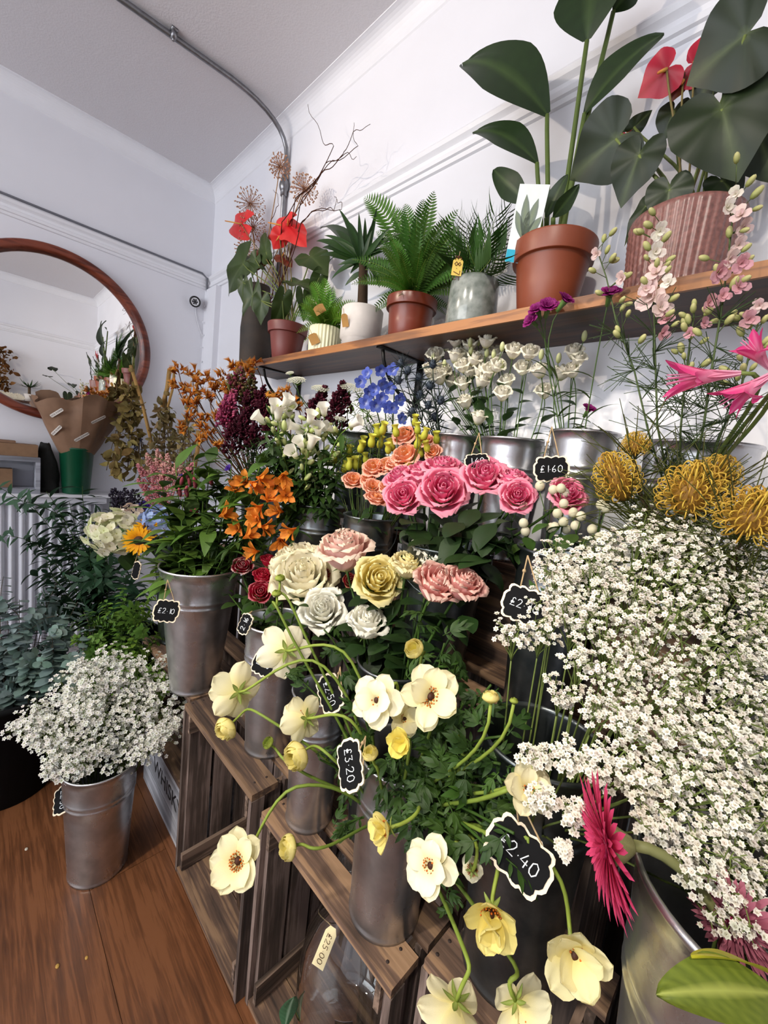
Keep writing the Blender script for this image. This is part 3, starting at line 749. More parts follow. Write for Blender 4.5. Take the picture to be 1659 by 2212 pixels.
# ---------------------------------------------------------------- rose
ROSE_LAYERS = [  # count, base r, waist r, lip r, lip height, half angle, curl of the lip
    (2, 0.05, 0.10, 0.07, 1.06, 2.0, 0.0), (3, 0.10, 0.20, 0.17, 1.05, 1.5, 0.01), (3, 0.16, 0.33, 0.30, 1.02, 1.25, 0.02),
    (4, 0.22, 0.47, 0.47, 0.99, 1.0, 0.04), (5, 0.26, 0.63, 0.68, 0.93, 0.92, 0.06), (5, 0.28, 0.78, 0.90, 0.82, 0.90, 0.09)]
def rose_petal(kind, layer, cin, cout, edge):
    n_, rb, rw, rl, zl, hf, curl = ROSE_LAYERS[layer]
    def prof(s):
        if s < 0.8:
            q = s/0.8; r = rb+(rw-rb)*math.sin(q*PI/2); z = zl*q*0.92
        else:
            q = (s-0.8)/0.2; r = rw+(rl-rw)*q+curl*q*q*1.2; z = zl*(0.92+0.08*math.sin(q*PI/2*1.3))-curl*q*q*0.8
        return r, z
    def half(s):
        w = math.sin(min(1, 0.35+s*1.05)*PI/2) if s < 0.62 else math.sqrt(max(0.05, 1-((s-0.62)/0.39)**3.6))
        return hf*w
    def col(s, t):
        c = mixc(cout, cin, max(0, 1-layer/4.5)); c = mixc(c, edge, max(0, s-0.72)/0.28*0.8)
        return mixc(srgb('#aab060') if layer > 3 else c, c, min(1, s*3.5))
    return patch(prof, half, col, 9, 9, 0.05, 0.018+0.006*layer, 4.5, layer*1.7+sum(map(ord, kind)) % 7, 0.05 if layer < 4 else 0.09)
def rose_bloom(parent, M, R, kind, cin, cout, edge, openness=1.0, layers=6, tint=None, zs=1.0):
    """petals as parts, bloom axis +Z of M"""
    for k in range(layers):
        n_, rb, rw, rl, zl, hf, curl = ROSE_LAYERS[k]
        me = tpl('petal|%s%d' % (kind, k), lambda: rose_petal(kind, k, cin, cout, edge), PETAL)
        off = rnd(0, 6)
        for i in range(n_):
            tilt = (k*0.03+rnd(-0.03, 0.05))*openness
            M2 = M @ Matrix.Diagonal((R, R, R*zs, 1)) @ T(0, 0, -0.55) @ RZ(off+i*2*PI/n_+rnd(-0.1, 0.1)) @ RX(-tilt) @ SC(1+rnd(-0.04, 0.04))
            put('petal', me, parent, M2, tint or vary((0.97, 0.97, 0.97), 0.03))
def rose(label, u, v, Y, dpx, key, kind, cin, cout, edge, face=(0, 0.5, 0.8), group=None, openness=1.0, layers=6, leaves=3, name='rose', leafc=G_DARK, zs=1.0):
    p = at(u, v, Y=Y); R = pxm(dpx, p)/2/0.88
    f = facing(p, *face)
    base = p-f*R*0.55*zs
    foot = bucket_foot(key, p)
    t = thing(name, label, 'flower', foot, group)
    M = Matrix.Translation(-foot) @ frame(p, f, rnd(0, 6))
    rose_bloom(t, M, R, kind, cin, cout, edge, openness, layers, None, zs)
    # calyx + stem
    cal = MB()
    cal.ball(base-foot, R*0.16, G_MID, 8, 5)
    for k in range(5):
        a = k*2*PI/5
        cal.add(mbt('sepal', lambda: leaf_mb(1, 0.28, G_MID, G_LIGHT, 1.2, 2.0, 0.1, 0.3, 5, 2, 0.9)), frame(base-foot, f, a) @ SC(R*0.6))
    cal.build('sepals', LEAF, t)
    L = (base-foot).length
    path = herm(foot, Vector((0, 0, L*1.0)), base, f*L*0.9, 10)
    stem_mesh(t, path, 0.0028, vary(G_MID, 0.1))
    for k in range(leaves):
        q = path[int(4+k*2) if 4+k*2 < 10 else 9]
        d = facing(q, rnd(-1, 1), rnd(-0.5, 0.3), rnd(0.0, 0.7))
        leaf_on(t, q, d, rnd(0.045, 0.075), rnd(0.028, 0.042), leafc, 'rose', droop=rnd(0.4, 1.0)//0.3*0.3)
    return t

# ---------------------------------------------------------------- butterfly ranunculus
CREAM, CREAM2, LEMON = srgb('#f9f4da'), srgb('#f3e9b0'), srgb('#eddc6c')
def ran_petal(k, yel):
    c_out, c_in = (mixc(CREAM, LEMON, yel), mixc(CREAM2, LEMON, min(1, yel+0.35)))
    edge = mixc(c_out, srgb('#efe0b0'), 0.4)
    def col(s, t):
        c = mixc(c_in, c_out, min(1, s*1.6)); return mixc(c, edge, max(0, s-0.8)*2.2+max(0, abs(t)-0.8)*1.2)
    return petal(1, 0.70+0.07*(k % 3), col, (1.15, 1.32, 1.0)[k % 3], (1.45, 1.32, 1.7)[k % 3], 0.26 if k % 2 else 0.14, 0.62, 10, 8, 0.03, 6+k, k*1.3, 0.16, 0.06, 0.04*(k % 2))
def ran_center(parent, M, R):
    def mk():
        b = MB(); b.ball((0, 0, 0.04), 0.10, srgb('#3a1c0c'), 10, 6, (1, 1, 0.9))
        for i in range(46):
            a = i*2.399; r = 0.07+0.11*math.sqrt(i/46)
            tip = Vector((r*1.35*math.cos(a), r*1.35*math.sin(a), 0.13-0.05*(i/46)))
            b.tube([(r*0.6*math.cos(a), r*0.6*math.sin(a), 0.0), tip], 0.010, srgb('#7a3a12'), 4)
            b.ball(tip, 0.026, vary(srgb('#b0601c'), 0.35), 5, 3)
        return b
    put('stamens', tpl('stamens|ran', mk, SOLID), parent, M @ SC(R))
def ranunculus(label, u, v, D, dpx, face, yel=0.15, foot=None, via=None, open_=1.0, n=8, cup=0.0, group='butterfly ranunculus', cat='flower'):
    p = at(u, v, D=D); R = pxm(dpx*1.07, p)/2
    f = facing(p, *face)
    foot = foot or bucket_foot('ranun', p)
    t = thing('ranunculus', label, cat, foot, group)
    M = Matrix.Translation(-foot) @ frame(p, f, rnd(0, 6))
    yb = int(round(min(1, max(0, yel))*5))
    for i in range(n):
        k = random.randrange(6)
        me = tpl('petal|ran%d_%d' % (k, yb), lambda: ran_petal(k, yb/5), PETAL)
        lay = 0 if i < n//2+1 else 1; cnt = n//2+1 if lay == 0 else n-n//2-1
        a = (i if lay == 0 else i-(n//2+1))*2*PI/cnt+lay*0.6+rnd(-0.12, 0.12)
        tilt = cup+rnd(-0.18, 0.2)+lay*0.22*open_
        put('petal', me, t, M @ RZ(a) @ RX(tilt) @ T(0, 0, 0.004*lay) @ SC(R*rnd(0.92, 1.05)*(1-0.08*lay)), vary((0.98, 0.98, 0.97), 0.025))
    ran_center(t, M @ T(0, 0, R*0.11), R*1.3)
    # sepals at the back
    for k in range(5):
        me = tpl('sepal|ran', lambda: leaf_mb(1, 0.34, srgb('#8d9a3c'), srgb('#5c7427'), 1.5, 2.1, 0.1, 0.4, 5, 2, 0.6), LEAF)
        put('sepal', me, t, M @ T(0, 0, -R*0.05) @ RZ(k*2*PI/5+0.3) @ SC(R*0.42))
    base = p-f*R*0.05; L = (base-foot).length
    if via: 
        w = at(via[0], via[1], D=via[2]); a = herm(foot, (w-foot)*0.9+Vector((0, 0, L*0.4)), w, (base-foot)*0.7, 8); b = herm(w, (base-foot)*0.6, base, f*L*0.5, 8); path = a+b[1:]
    else: path = herm(foot, Vector((0, 0, L*0.9))+(base-foot)*0.4, base, f*L*0.8, 14)
    stem_mesh(t, path, 0.0028, [mixc(srgb('#55702a'), srgb('#93a343'), i/(len(path)-1)) for i in range(len(path))], r1=0.0022)
    return t, path
def ran_bud(label, u, v, D, dpx, face, yel=0.8, foot=None, via=None, tight=False):
    p = at(u, v, D=D); R = pxm(dpx, p)/2; f = facing(p, *face); foot = foot or bucket_foot('ranun', p)
    t = thing('ranunculus_bud', label, 'flower', foot, 'ranunculus buds')
    M = Matrix.Translation(-foot) @ frame(p, f, rnd(0, 6))
    c1 = srgb('#d8c83e') if not tight else srgb('#7d9433'); c2 = srgb('#eee2a0') if not tight else srgb('#a9b454')
    for k in range(3):
        cnt = 4+k
        me = tpl('petal|ranbud%d%d' % (k, tight), lambda: patch(lambda s: (0.12+(0.40+0.18*k)*math.sin(min(1, s*1.25)*PI/2*1.25)*(1-0.34*max(0, s-0.55)), -0.55+(1.25-0.10*k)*s), lambda s: (1.15-0.12*k)*math.sqrt(max(0.03, 1-max(0, (s-0.5)/0.52)**2.2)), lambda s, t: mixc(c1, c2, s*0.8+0.1*k), 7, 6, 0.05, 0.02, 4, k), PETAL)
        for i in range(cnt):
            put('petal', me, t, M @ RZ(i*2*PI/cnt+k) @ RX(-rnd(0, 0.1)) @ SC(R*1.05), vary((0.97, 0.97, 0.95), 0.05))
    for k in range(5):
        me = tpl('sepal|ranb', lambda: leaf_mb(1, 0.42, srgb('#76883a'), srgb('#5c7427'), 1.3, 0.25, 0.1, 0.4, 6, 2, 0.5), LEAF)
        put('sepal', me, t, M @ T(0, 0, -R*0.62) @ RZ(k*2*PI/5) @ SC(R*0.85))
    base = p-f*R*0.6; L = (base-foot).length
    if via:
        w = at(via[0], via[1], D=via[2]); path = herm(foot, (w-foot)*0.9+Vector((0, 0, L*0.3)), w, (base-foot)*0.7, 8)+herm(w, (base-foot)*0.6, base, f*L*0.4, 8)[1:]
    else: path = herm(foot, Vector((0, 0, L*0.8))+(base-foot)*0.4, base, f*L*0.7, 12)
    stem_mesh(t, path, 0.0026, [mixc(srgb('#55702a'), srgb('#8c9d40'), i/(len(path)-1)) for i in range(len(path))], r1=0.002)
    return t, path
def cut_leaf_mb():
    """deeply divided leaf of narrow pointed lobes"""
    b = MB()
    b.tube([(0, 0, 0), (0, 0.0, 0.3)], 0.02, (1, 1, 1), 4)
    for z, a, L, w in ((0.28, 0, 0.75, 0.30), (0.30, 0.75, 0.48, 0.20), (0.28, -0.7, 0.50, 0.20), (0.12, 1.15, 0.33, 0.14), (0.10, -1.2, 0.30, 0.14), (0.55, 0.5, 0.34, 0.13), (0.60, -0.45, 0.36, 0.13)):
        b.add(leaf_mb(L, w*0.8, (1, 1, 1), (0.8, 1, 0.75), 0.1, 0.9, 0.2, 0.45, 6, 2, 0.7), T(0, 0.03*z, z) @ RY(a))
    return b
def cut_leaf(parent, pos, d, L, c):
    me = tpl('leaf|cut', cut_leaf_mb, LEAF)
    d = Vector(d).normalized(); u = -CF*0.6+Vector((0, 0, 0.8)); y = -(u-d*u.dot(d)).normalized(); x = y.cross(d)
    M = Matrix(((x.x, y.x, d.x, pos[0]), (x.y, y.y, d.y, pos[1]), (x.z, y.z, d.z, pos[2]), (0, 0, 0, 1))) @ RZ(rnd(-0.6, 0.6)) @ SC(L)
    return put('leaf', me, parent, Matrix.Translation(-parent.location) @ M, vary(c, 0.2))

# ---------------------------------------------------------------- small rose-like bloom in one mesh (lisianthus, spray rose)
def small_bloom_mb(cin, cout, edge, layers=4, core=None):
    b = MB()
    for k in range(layers):
        kk = int(1+k*4/(layers-1)) if layers > 1 else 5
        n_ = ROSE_LAYERS[kk][0]
        pb = rose_petal('s%d' % k, kk, cin, cout, edge)
        for i in range(n_): b.add(pb, T(0, 0, -0.55) @ RZ(k*0.8+i*2*PI/n_) @ RX(-(k*0.07)))
    if core: b.ball((0, 0, 0.30), 0.12, core, 8, 5)
    return b
def bell_bud_mb(c1, c2):
    b = MB(); b.ball((0, 0, 0.5), 0.5, c1, 8, 7, (0.5, 0.5, 1.0), tip=c2)
    for k in range(5): b.add(leaf_mb(0.55, 0.10, G_MID, G_LIGHT, 0.5, 0.1, 0, 0.4, 4, 2, 0.9), RZ(k*2*PI/5))
    return b
def simple_stem(name, label, key, p, f, group, r=0.002, col=G_MID, bend=0.9, n=10, cat='flower', foot=None):
    foot = foot or bucket_foot(key, p)
    t = thing(name, label, cat, foot, group)
    L = (p-foot).length
    path = herm(foot, Vector((0, 0, L))*0.9, p, f*L*bend, n)
    stem_mesh(t, path, r, col, r1=r*0.75)
    return t, path, Matrix.Translation(-foot)

# ---------------------------------------------------------------- leafy branch: a stem with many leaves joined into one part
def branch(name, label, foot, tip, group, leafkey, leafmb, nleaf, size, c, cat='foliage', stemc=None, bow=0.3, start=0.25, opposite=True, ang=1.0, sprigs=0, r=0.0022, taper=0.6, material=None, sag=Vector((0, 0, 0))):
    foot, tip = Vector(foot), Vector(tip)
    t = thing(name, label, cat, foot, group)
    L = (tip-foot).length
    path = herm(foot, Vector((0, 0, L*0.9)), tip, (tip-foot)*(1-bow)+Vector((rnd(-1, 1), rnd(-1, 1), rnd(-0.4, 0.3)))*L*bow+sag*L, 14)
    paths = [(path, 1.0)]
    for k in range(sprigs):
        i = random.randrange(4, 13); d = (path[i]-path[i-1]).normalized()
        q = Vector((rnd(-1, 1), rnd(-1, 1), rnd(-0.3, 0.8))).normalized()
        e = path[i]+(d*0.5+q*0.7).normalized()*L*rnd(0.16, 0.3)
        paths.append((herm(path[i], d*L*0.2, e, q*L*0.15, 7), 0.75))
    st = MB(); lv = MB()
    lmb = mbt(leafkey, leafmb)
    for pi, (pth, k) in enumerate(paths):
        st.tube([q-foot for q in pth], r*k, stemc or G_MID, 5, r1=r*0.4*k)
        n_ = len(pth)-1; cnt = nleaf if pi == 0 else max(4, int(nleaf*0.45)); s0 = start if pi == 0 else 0.15
        for i in range(cnt):
            s = s0+(1-s0)*(i+0.5)/cnt; x = s*n_; a = int(min(x, n_-1)); q = pth[a].lerp(pth[a+1], x-a)
            d = (pth[a+1]-pth[a]).normalized()
            ax = d.orthogonal().normalized(); ph = i*2.4 if not opposite else (i//2)*PI/2+(i % 2)*PI
            side = Matrix.Rotation(ph+rnd(-0.4, 0.4), 3, d) @ ax
            dirn = (d*math.cos(ang)+side*math.sin(ang)).normalized()
            sz = size*rnd(0.75, 1.15)*(1-taper*max(0, s-0.5))*k
            up = d
            y = -(up-dirn*up.dot(dirn)); y = y.normalized() if y.length > 1e-4 else dirn.orthogonal(); xx = y.cross(dirn)
            M = Matrix(((xx.x, y.x, dirn.x, q.x-foot.x), (xx.y, y.y, dirn.y, q.y-foot.y), (xx.z, y.z, dirn.z, q.z-foot.z), (0, 0, 0, 1))) @ SC(sz)
            lv.add(lmb, M, vary(c, 0.22))
    st.build('stem', LEAF, t); lv.build('leaves', material or LEAF, t)
    return t, path
# ---------------------------------------------------------------- cloud of tiny blossoms (baby's breath)
def floret_mb(white, eye, petals=6, double=True):
    b = MB()
    for k in range(petals):
        b.add(petal(0.5, 0.42, lambda s, t: mixc(eye, white, min(1, s*2.4)), 1.1, 1.5, 0.1, 0.6, 2, 2, 0, 0, 0, 0.3), RZ(k*2*PI/petals))
    if double:
        for k in range(4): b.add(petal(0.30, 0.28, lambda s, t: mixc(eye, white, min(1, s*3)), 0.35, 0.8, 0.1, 0.6, 2, 2, 0, 0, 0, 0.3), RZ(k*PI/2+0.4))
    b.ball((0, 0, 0.02), 0.07, eye, 5, 3)
    b.ball((0, 0, -0.08), 0.10, mixc(G_LIGHT, white, 0.3), 5, 3)
    return b
def spray(name, label, foot, center, rad, n, size, group, flo, key, singles=0, view=None, squash=1.0, stemc=None, seed_dir=None):
    """one cut spray: branching stems, a cloud of florets facing outwards"""
    foot, center = Vector(foot), Vector(center)
    t = thing(name, label, 'flower', foot, group); sc = stemc or srgb('#6d7d3f')
    d = (center-foot); L = d.length; d.normalize()
    node = center-d*rad*1.1
    st = MB(); st.tube([q-foot for q in herm(foot, Vector((0, 0, L*0.6)), node, d*L*0.5, 8)], 0.0016, sc, 5, r1=0.0010)
    fl = MB(); pts = []
    tocam = (CPOS-center).normalized()
    subs = []
    for k in range(max(5, n//9)):
        q = Vector((rnd(-1, 1), rnd(-1, 1), rnd(-1, 1)))
        while q.length > 1 or q.length < 0.25: q = Vector((rnd(-1, 1), rnd(-1, 1), rnd(-1, 1)))
        q = q+tocam*0.35+d*0.35
        subs.append(center+q*rad*0.75)
    for s_ in subs:
        st.tube([q-foot for q in herm(node, d*rad*0.8, s_, (s_-node)*0.6, 4)], 0.0009, sc, 4, r1=0.0006)
    for i in range(n):
        s_ = subs[i % len(subs)]
        q = Vector((rnd(-1, 1), rnd(-1, 1), rnd(-1, 1))).normalized()*rad*rnd(0.15, 0.48)
        p = s_+q
        f = (q.normalized()*0.6+tocam*0.7+d*0.4+Vector((0, 0, 0.3))).normalized()
        pts.append((p, f, s_))
    pts.sort(key=lambda e: -(e[0]-center).dot(tocam))
    fm = mbt(key, flo); me = None
    for i, (p, f, s_) in enumerate(pts):
        sz = size*rnd(0.7, 1.2)
        if i % 2 == 0: st.tube([s_-foot, p-foot-f*sz*0.1], 0.0005, sc, 3, cap=False)
        M = frame(p-foot, f, rnd(0, 6)) @ SC(sz)
        if i < singles:
            put('floret', tpl('floret|'+key, lambda: fm, PETAL), t, M, vary((0.96, 0.96, 0.95), 0.05))
        else: fl.add(fm, M, vary((0.92, 0.92, 0.91), 0.12))
    st.build('stem', LEAF, t)
    stuff(fl.build('blossoms', PETAL, t))
    return t
# ================================================================ FRONT: RANUNCULUS
for a in [
 ('cream ranunculus turned away showing green sepals above the tag bucket', 618, 1405, 0.72, 122, (-0.15, 0.1, -0.8), 0.1, (760, 1430, 0.66)),
 ('cream ranunculus seen from behind, leftmost above the crate edge', 515, 1495, 0.70, 118, (-0.35, 0.05, -0.8), 0.12, (700, 1440, 0.66)),
 ('pale ranunculus seen from behind over the middle of the buckets', 662, 1552, 0.66, 104, (-0.55, 0.0, -0.7), 0.25, (770, 1570, 0.62)),
 ('white ranunculus with orange centre facing the viewer, above the bucket rim', 818, 1512, 0.56, 116, (-0.35, 0.0, 1.0), 0.02, (860, 1500, 0.60)),
 ('large cream ranunculus with dark centre, fully open in the middle', 930, 1505, 0.54, 134, (0.05, 0.05, 1.0), 0.2, (935, 1560, 0.58)),
 ('yellow half-open ranunculus cup below the white bloom', 872, 1602, 0.54, 78, (-0.25, -0.1, 0.75), 0.95, (880, 1650, 0.58)),
 ('pale ranunculus hanging at the far left over the floor', 520, 1858, 0.60, 124, (-0.42, -0.05, 0.85), 0.12, (640, 1700, 0.62)),
 ('pale yellow ranunculus seen side-on against the zinc bucket', 842, 1788, 0.48, 92, (-0.8, -0.15, 0.4), 0.7, (905, 1745, 0.53)),
 ('white ranunculus with orange stamens in front of the bucket base', 935, 1868, 0.47, 118, (-0.38, -0.1, 0.9), 0.05, (985, 1790, 0.52)),
 ('yellow cupped ranunculus hanging low in the centre', 1062, 1965, 0.43, 138, (-0.1, -0.45, 0.55), 0.7, (1050, 1800, 0.47)),
 ('cream ranunculus with long drooping petals at the lower right', 1238, 2052, 0.40, 158, (0.0, -0.4, 0.65), 0.3, (1140, 1830, 0.45)),
 ('cream ranunculus half hidden by baby\'s breath near the rim', 1135, 1702, 0.43, 112, (0.3, 0.0, 0.9), 0.2, (1060, 1720, 0.46)),
 ('cream ranunculus hanging upside down at the bottom centre', 985, 2165, 0.42, 165, (-0.35, -0.55, -0.55), 0.2, (990, 2020, 0.45)),
 ('pale ranunculus hanging upside down beside it at the bottom edge', 1115, 2165, 0.43, 150, (0.3, -0.55, -0.6), 0.25, (1090, 2050, 0.46)),
 ('creased white ranunculus behind the low yellow cup', 1020, 1880, 0.50, 70, (0.0, 0.1, -0.9), 0.1, (1010, 1800, 0.53)),
 ('white ranunculus partly behind the large cream bloom', 872, 1550, 0.57, 80, (0.3, -0.2, 0.9), 0.15, (890, 1560, 0.60)),
]:
    lab, u, v, D, dpx, face, yel, via = a
    cup = 0.55 if 'cup' in lab else (0.3 if 'drooping' in lab else (0.45 if 'side-on' in lab else 0.05))
    ranunculus(lab, u, v, D, dpx, face, yel, via=via, cup=cup, n=9)
for a in [
 ('yellow ranunculus bud on the upper right among narrow leaves', 895, 1402, 0.60, 48, (-0.3, 0.3, 0.6), False, (905, 1450, 0.62)),
 ('closed yellow bud beside the gypsophila bucket rim', 1060, 1508, 0.46, 40, (0.1, 0.9, 0.3), False, None),
 ('pale yellow bud nodding below the leftmost bloom', 490, 1572, 0.68, 56, (-0.6, -0.6, 0.4), False, (590, 1560, 0.66)),
 ('pale yellow bud hanging below the bloom seen from behind', 642, 1632, 0.63, 66, (-0.6, -0.4, 0.5), False, (720, 1640, 0.61)),
 ('small orange-yellow bud in the middle of the leaves', 800, 1628, 0.55, 38, (-0.2, 0.5, 0.7), False, (820, 1680, 0.57)),
 ('round yellow bud hanging in front of the crate plank', 625, 1830, 0.57, 54, (-0.8, -0.2, 0.5), False, (700, 1830, 0.58)),
 ('small green bud pointing up near the top of the bunch', 605, 1250, 0.70, 24, (0, 0.9, 0.3), True, (640, 1330, 0.70)),
 ('small green bud in front of the variegated roses', 598, 1283, 0.69, 24, (-0.1, 0.9, 0.3), True, (612, 1340, 0.68)),
 ('green bud hanging left of the bucket', 580, 1605, 0.66, 28, (-0.5, 0.3, 0.5), True, (640, 1660, 0.65)),
 ('tiny green bud right of the closed yellow bud', 1110, 1515, 0.46, 20, (0.2, 0.9, 0.3), True, None),
 ('green bud among the leaves below the large cream bloom', 995, 1598, 0.53, 26, (0.1, 0.8, 0.5), True, (1000, 1650, 0.55)),
 ('green bud above the low yellow cup', 1135, 1900, 0.43, 30, (0.2, -0.6, 0.5), True, (1110, 1800, 0.46)),
 ('green bud close to the closed yellow bud stem', 1160, 1640, 0.43, 24, (0.4, 0.6, 0.5), True, None),
]:
    lab, u, v, D, dpx, face, tight, via = a
    ran_bud(lab, u, v, D, dpx, face, tight=tight, via=via)
# leafy stems of the ranunculus
RF = [(700, 1360, 0.66, 7), (905, 1330, 0.62, 8), (960, 1390, 0.60, 9), (1000, 1520, 0.52, 9), (1060, 1480, 0.50, 7), (770, 1560, 0.60, 8), (850, 1680, 0.55, 9), (940, 1640, 0.54, 10),
                                   (1010, 1690, 0.47, 10), (1080, 1650, 0.46, 9), (960, 1760, 0.48, 10), (1040, 1780, 0.46, 10), (1090, 1740, 0.45, 8), (930, 1560, 0.58, 9), (690, 1640, 0.62, 5), (1000, 1960, 0.44, 6), (1075, 1850, 0.40, 7), (1110, 1800, 0.40, 6), (620, 1440, 0.68, 4), (720, 1800, 0.57, 4), (985, 1420, 0.60, 8), (1010, 1620, 0.49, 10), (870, 1640, 0.54, 8), (920, 1700, 0.52, 9), (985, 1650, 0.50, 9), (1050, 1700, 0.47, 9), (900, 1760, 0.50, 8), (1000, 1800, 0.46, 9), (950, 1480, 0.57, 8), (1040, 1560, 0.50, 9), (1100, 1690, 0.45, 8), (1090, 1590, 0.47, 7)]
RFL = grid_labels(RF, 5, 'leafy ranunculus stem in the front bucket')
for i, (u, v, D, nl) in enumerate(RF):
    p = at(u, v, D=D+0.035); foot = bucket_foot('ranun', p)
    t = thing('ranunculus_foliage', RFL[i], 'foliage', foot, 'leafy ranunculus stems')
    L = (p-foot).length; path = herm(foot, Vector((0, 0, L))+(p-foot)*0.3, p, (p-foot)*0.7+facing(p, rnd(-.3, .3), -0.3, 0.2)*L*0.4, 9)
    stem_mesh(t, path, 0.0022, vary(G_MID, 0.15), r1=0.0016)
    for k in range(nl):
        q = path[max(3, 9-k*7//nl)]; j = Vector((rnd(-1, 1), rnd(-1, 1), rnd(-1, 1)))*0.012
        cut_leaf(t, q+j, facing(q, rnd(-1, 1), rnd(-0.9, 0.6), rnd(-0.1, 0.6)), rnd(0.028, 0.055), mixc(G_DARK, G_MID, rnd(0.2, 0.9)))

# ================================================================ IVORY, YELLOW AND BLUSH ROSES
IV, IVE = srgb('#fdf8e4'), srgb('#f3ebbe'); YEL, YELE = srgb('#f2e292'), srgb('#f6eeba'); BL, BLE = srgb('#eeb0a8'), srgb('#f3d4c2'); WH, WHE = srgb('#fcfaf0'), srgb('#f6f6e8')
PKC, PKCE = srgb('#efc9bf'), srgb('#f8e9d0')
gi = 'ivory, yellow and blush roses'
for a in [
 ('ivory rose at the left of the pale roses, partly behind its neighbour', 640, 1215, 0.60, 100, 'ivory', IV, IV, IVE, (-0.3, 0.7, 0.4)),
 ('large ivory rose opening upwards in front of the other ivory rose', 655, 1247, 0.575, 122, 'ivory', IV, IV, srgb('#e9df9c'), (-0.05, 0.55, 0.8)),
 ('tall blush-centred rose with cream outer petals, highest of the pale roses', 745, 1187, 0.60, 104, 'blush', PKC, PKC, PKCE, (-0.1, 0.85, 0.45)),
 ('crumpled open yellow rose in the middle of the pale roses', 815, 1253, 0.585, 96, 'yellow', YEL, YEL, YELE, (0.25, 0.3, 0.85)),
 ('pale yellow rose behind the two peach-pink ones', 882, 1220, 0.62, 76, 'yellow', YEL, srgb('#eee0b4'), YELE, (0.2, 0.8, 0.4)),
 ('larger peach-pink rose at the right end of the pale roses', 945, 1262, 0.58, 92, 'peachpink', BL, BL, BLE, (0.35, 0.6, 0.6)),
 ('smaller peach-pink rose, farthest right of the pale roses', 1002, 1262, 0.60, 82, 'peachpink', BL, BL, BLE, (0.4, 0.6, 0.5)),
 ('white rose facing right below the large ivory rose', 698, 1318, 0.56, 86, 'white', WH, WH, WHE, (-0.1, 0.35, 0.85)),
 ('white rose bud-shaped, lowest of the pale roses', 795, 1345, 0.565, 80, 'white', WH, WH, WHE, (0.15, 0.65, 0.6)),
 ('cream frilled flower peeping behind the pale yellow rose', 915, 1192, 0.655, 62, 'white', WH, IV, WHE, (0.4, 0.8, 0.2)),
 ('white flower top just above the larger peach-pink rose', 940, 1222, 0.64, 60, 'white', WH, IV, WHE, (0.3, 0.85, 0.2)),
]:
    lab, u, v, Y, dpx, kd, ci, co, ed, fc = a
    rose(lab, u, v, Y, dpx, 'ivory', 'iv'+kd+('y' if co != ci else ''), ci, co, ed, fc, gi, 0.6, 6, 3, zs=1.4 if kd != 'yellow' else 1.15)
# dark leaves low in the bunch
pale_leaf_spots = [(770, 1290, 0.60), (850, 1310, 0.60), (720, 1390, 0.57), (840, 1390, 0.58), (900, 1320, 0.60), (1000, 1330, 0.6), (690, 1250, 0.62), (760, 1390, 0.58), (880, 1380, 0.59)]
pale_leaf_labels = grid_labels(pale_leaf_spots, 2, 'dark leafy rose stem between the pale roses')
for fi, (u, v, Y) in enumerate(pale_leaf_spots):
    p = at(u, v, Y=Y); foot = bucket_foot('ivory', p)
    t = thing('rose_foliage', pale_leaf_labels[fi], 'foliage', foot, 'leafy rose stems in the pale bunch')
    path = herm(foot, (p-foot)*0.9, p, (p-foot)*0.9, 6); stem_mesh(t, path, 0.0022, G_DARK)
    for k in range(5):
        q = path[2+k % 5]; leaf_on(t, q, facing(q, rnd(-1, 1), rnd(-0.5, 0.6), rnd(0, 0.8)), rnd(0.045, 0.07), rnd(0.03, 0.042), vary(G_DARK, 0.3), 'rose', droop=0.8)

# ================================================================ RED AND WHITE SPRAY ROSES
RD, RDE = srgb('#b01232'), srgb('#ecd0c8'); MG = srgb('#a01648')
gr = 'red and white spray roses'
for a in [
 ('magenta and white streaked spray rose, leftmost of the red bunch', 487, 1232, 0.52, 40, MG, srgb('#c77f96'), (-0.5, 0.4, 0.5)),
 ('red spray rose edged in white near the orange alstroemeria', 524, 1224, 0.53, 48, RD, RDE, (0.0, 0.5, 0.8)),
 ('dark streaked spray rose behind the white-edged one', 520, 1200, 0.56, 40, srgb('#6d0f24'), srgb('#a9646c'), (-0.1, 0.8, 0.3)),
 ('crimson spray rose above the lowest red one', 568, 1246, 0.52, 50, RD, srgb('#a84450'), (0.1, 0.7, 0.6)),
 ('lowest crimson spray rose with pale streaks', 562, 1280, 0.50, 54, RD, srgb('#c98088'), (0.0, 0.35, 0.9)),
 ('crimson spray rose half hidden behind the ivory roses', 582, 1212, 0.56, 44, RD, srgb('#a84450'), (0.1, 0.8, 0.4)),
 ('small red spray rose peeping out between the pale roses', 712, 1240, 0.64, 38, RD, srgb('#c79a72'), (0.0, 0.4, 0.8)),
 ('small red spray rose below the blush-centred rose', 757, 1255, 0.64, 38, RD, srgb('#c79a72'), (0.1, 0.3, 0.8)),
]:
    lab, u, v, Y, dpx, ci, ed, fc = a
    rose(lab, u, v, Y, dpx, 'redrose', 'red%d' % (u % 97), ci, ci, ed, fc, gr, 1.0, 5, 2, 'spray_rose', mixc(G_DARK, G_MID, 0.4))
red_leaf_spots = [(500, 1290, 0.50), (545, 1310, 0.5), (600, 1330, 0.5), (640, 1310, 0.5), (480, 1265, 0.51), (610, 1300, 0.52), (570, 1330, 0.5)]
red_leaf_labels = grid_labels(red_leaf_spots, 2, 'green leafy stem in the red rose bunch')
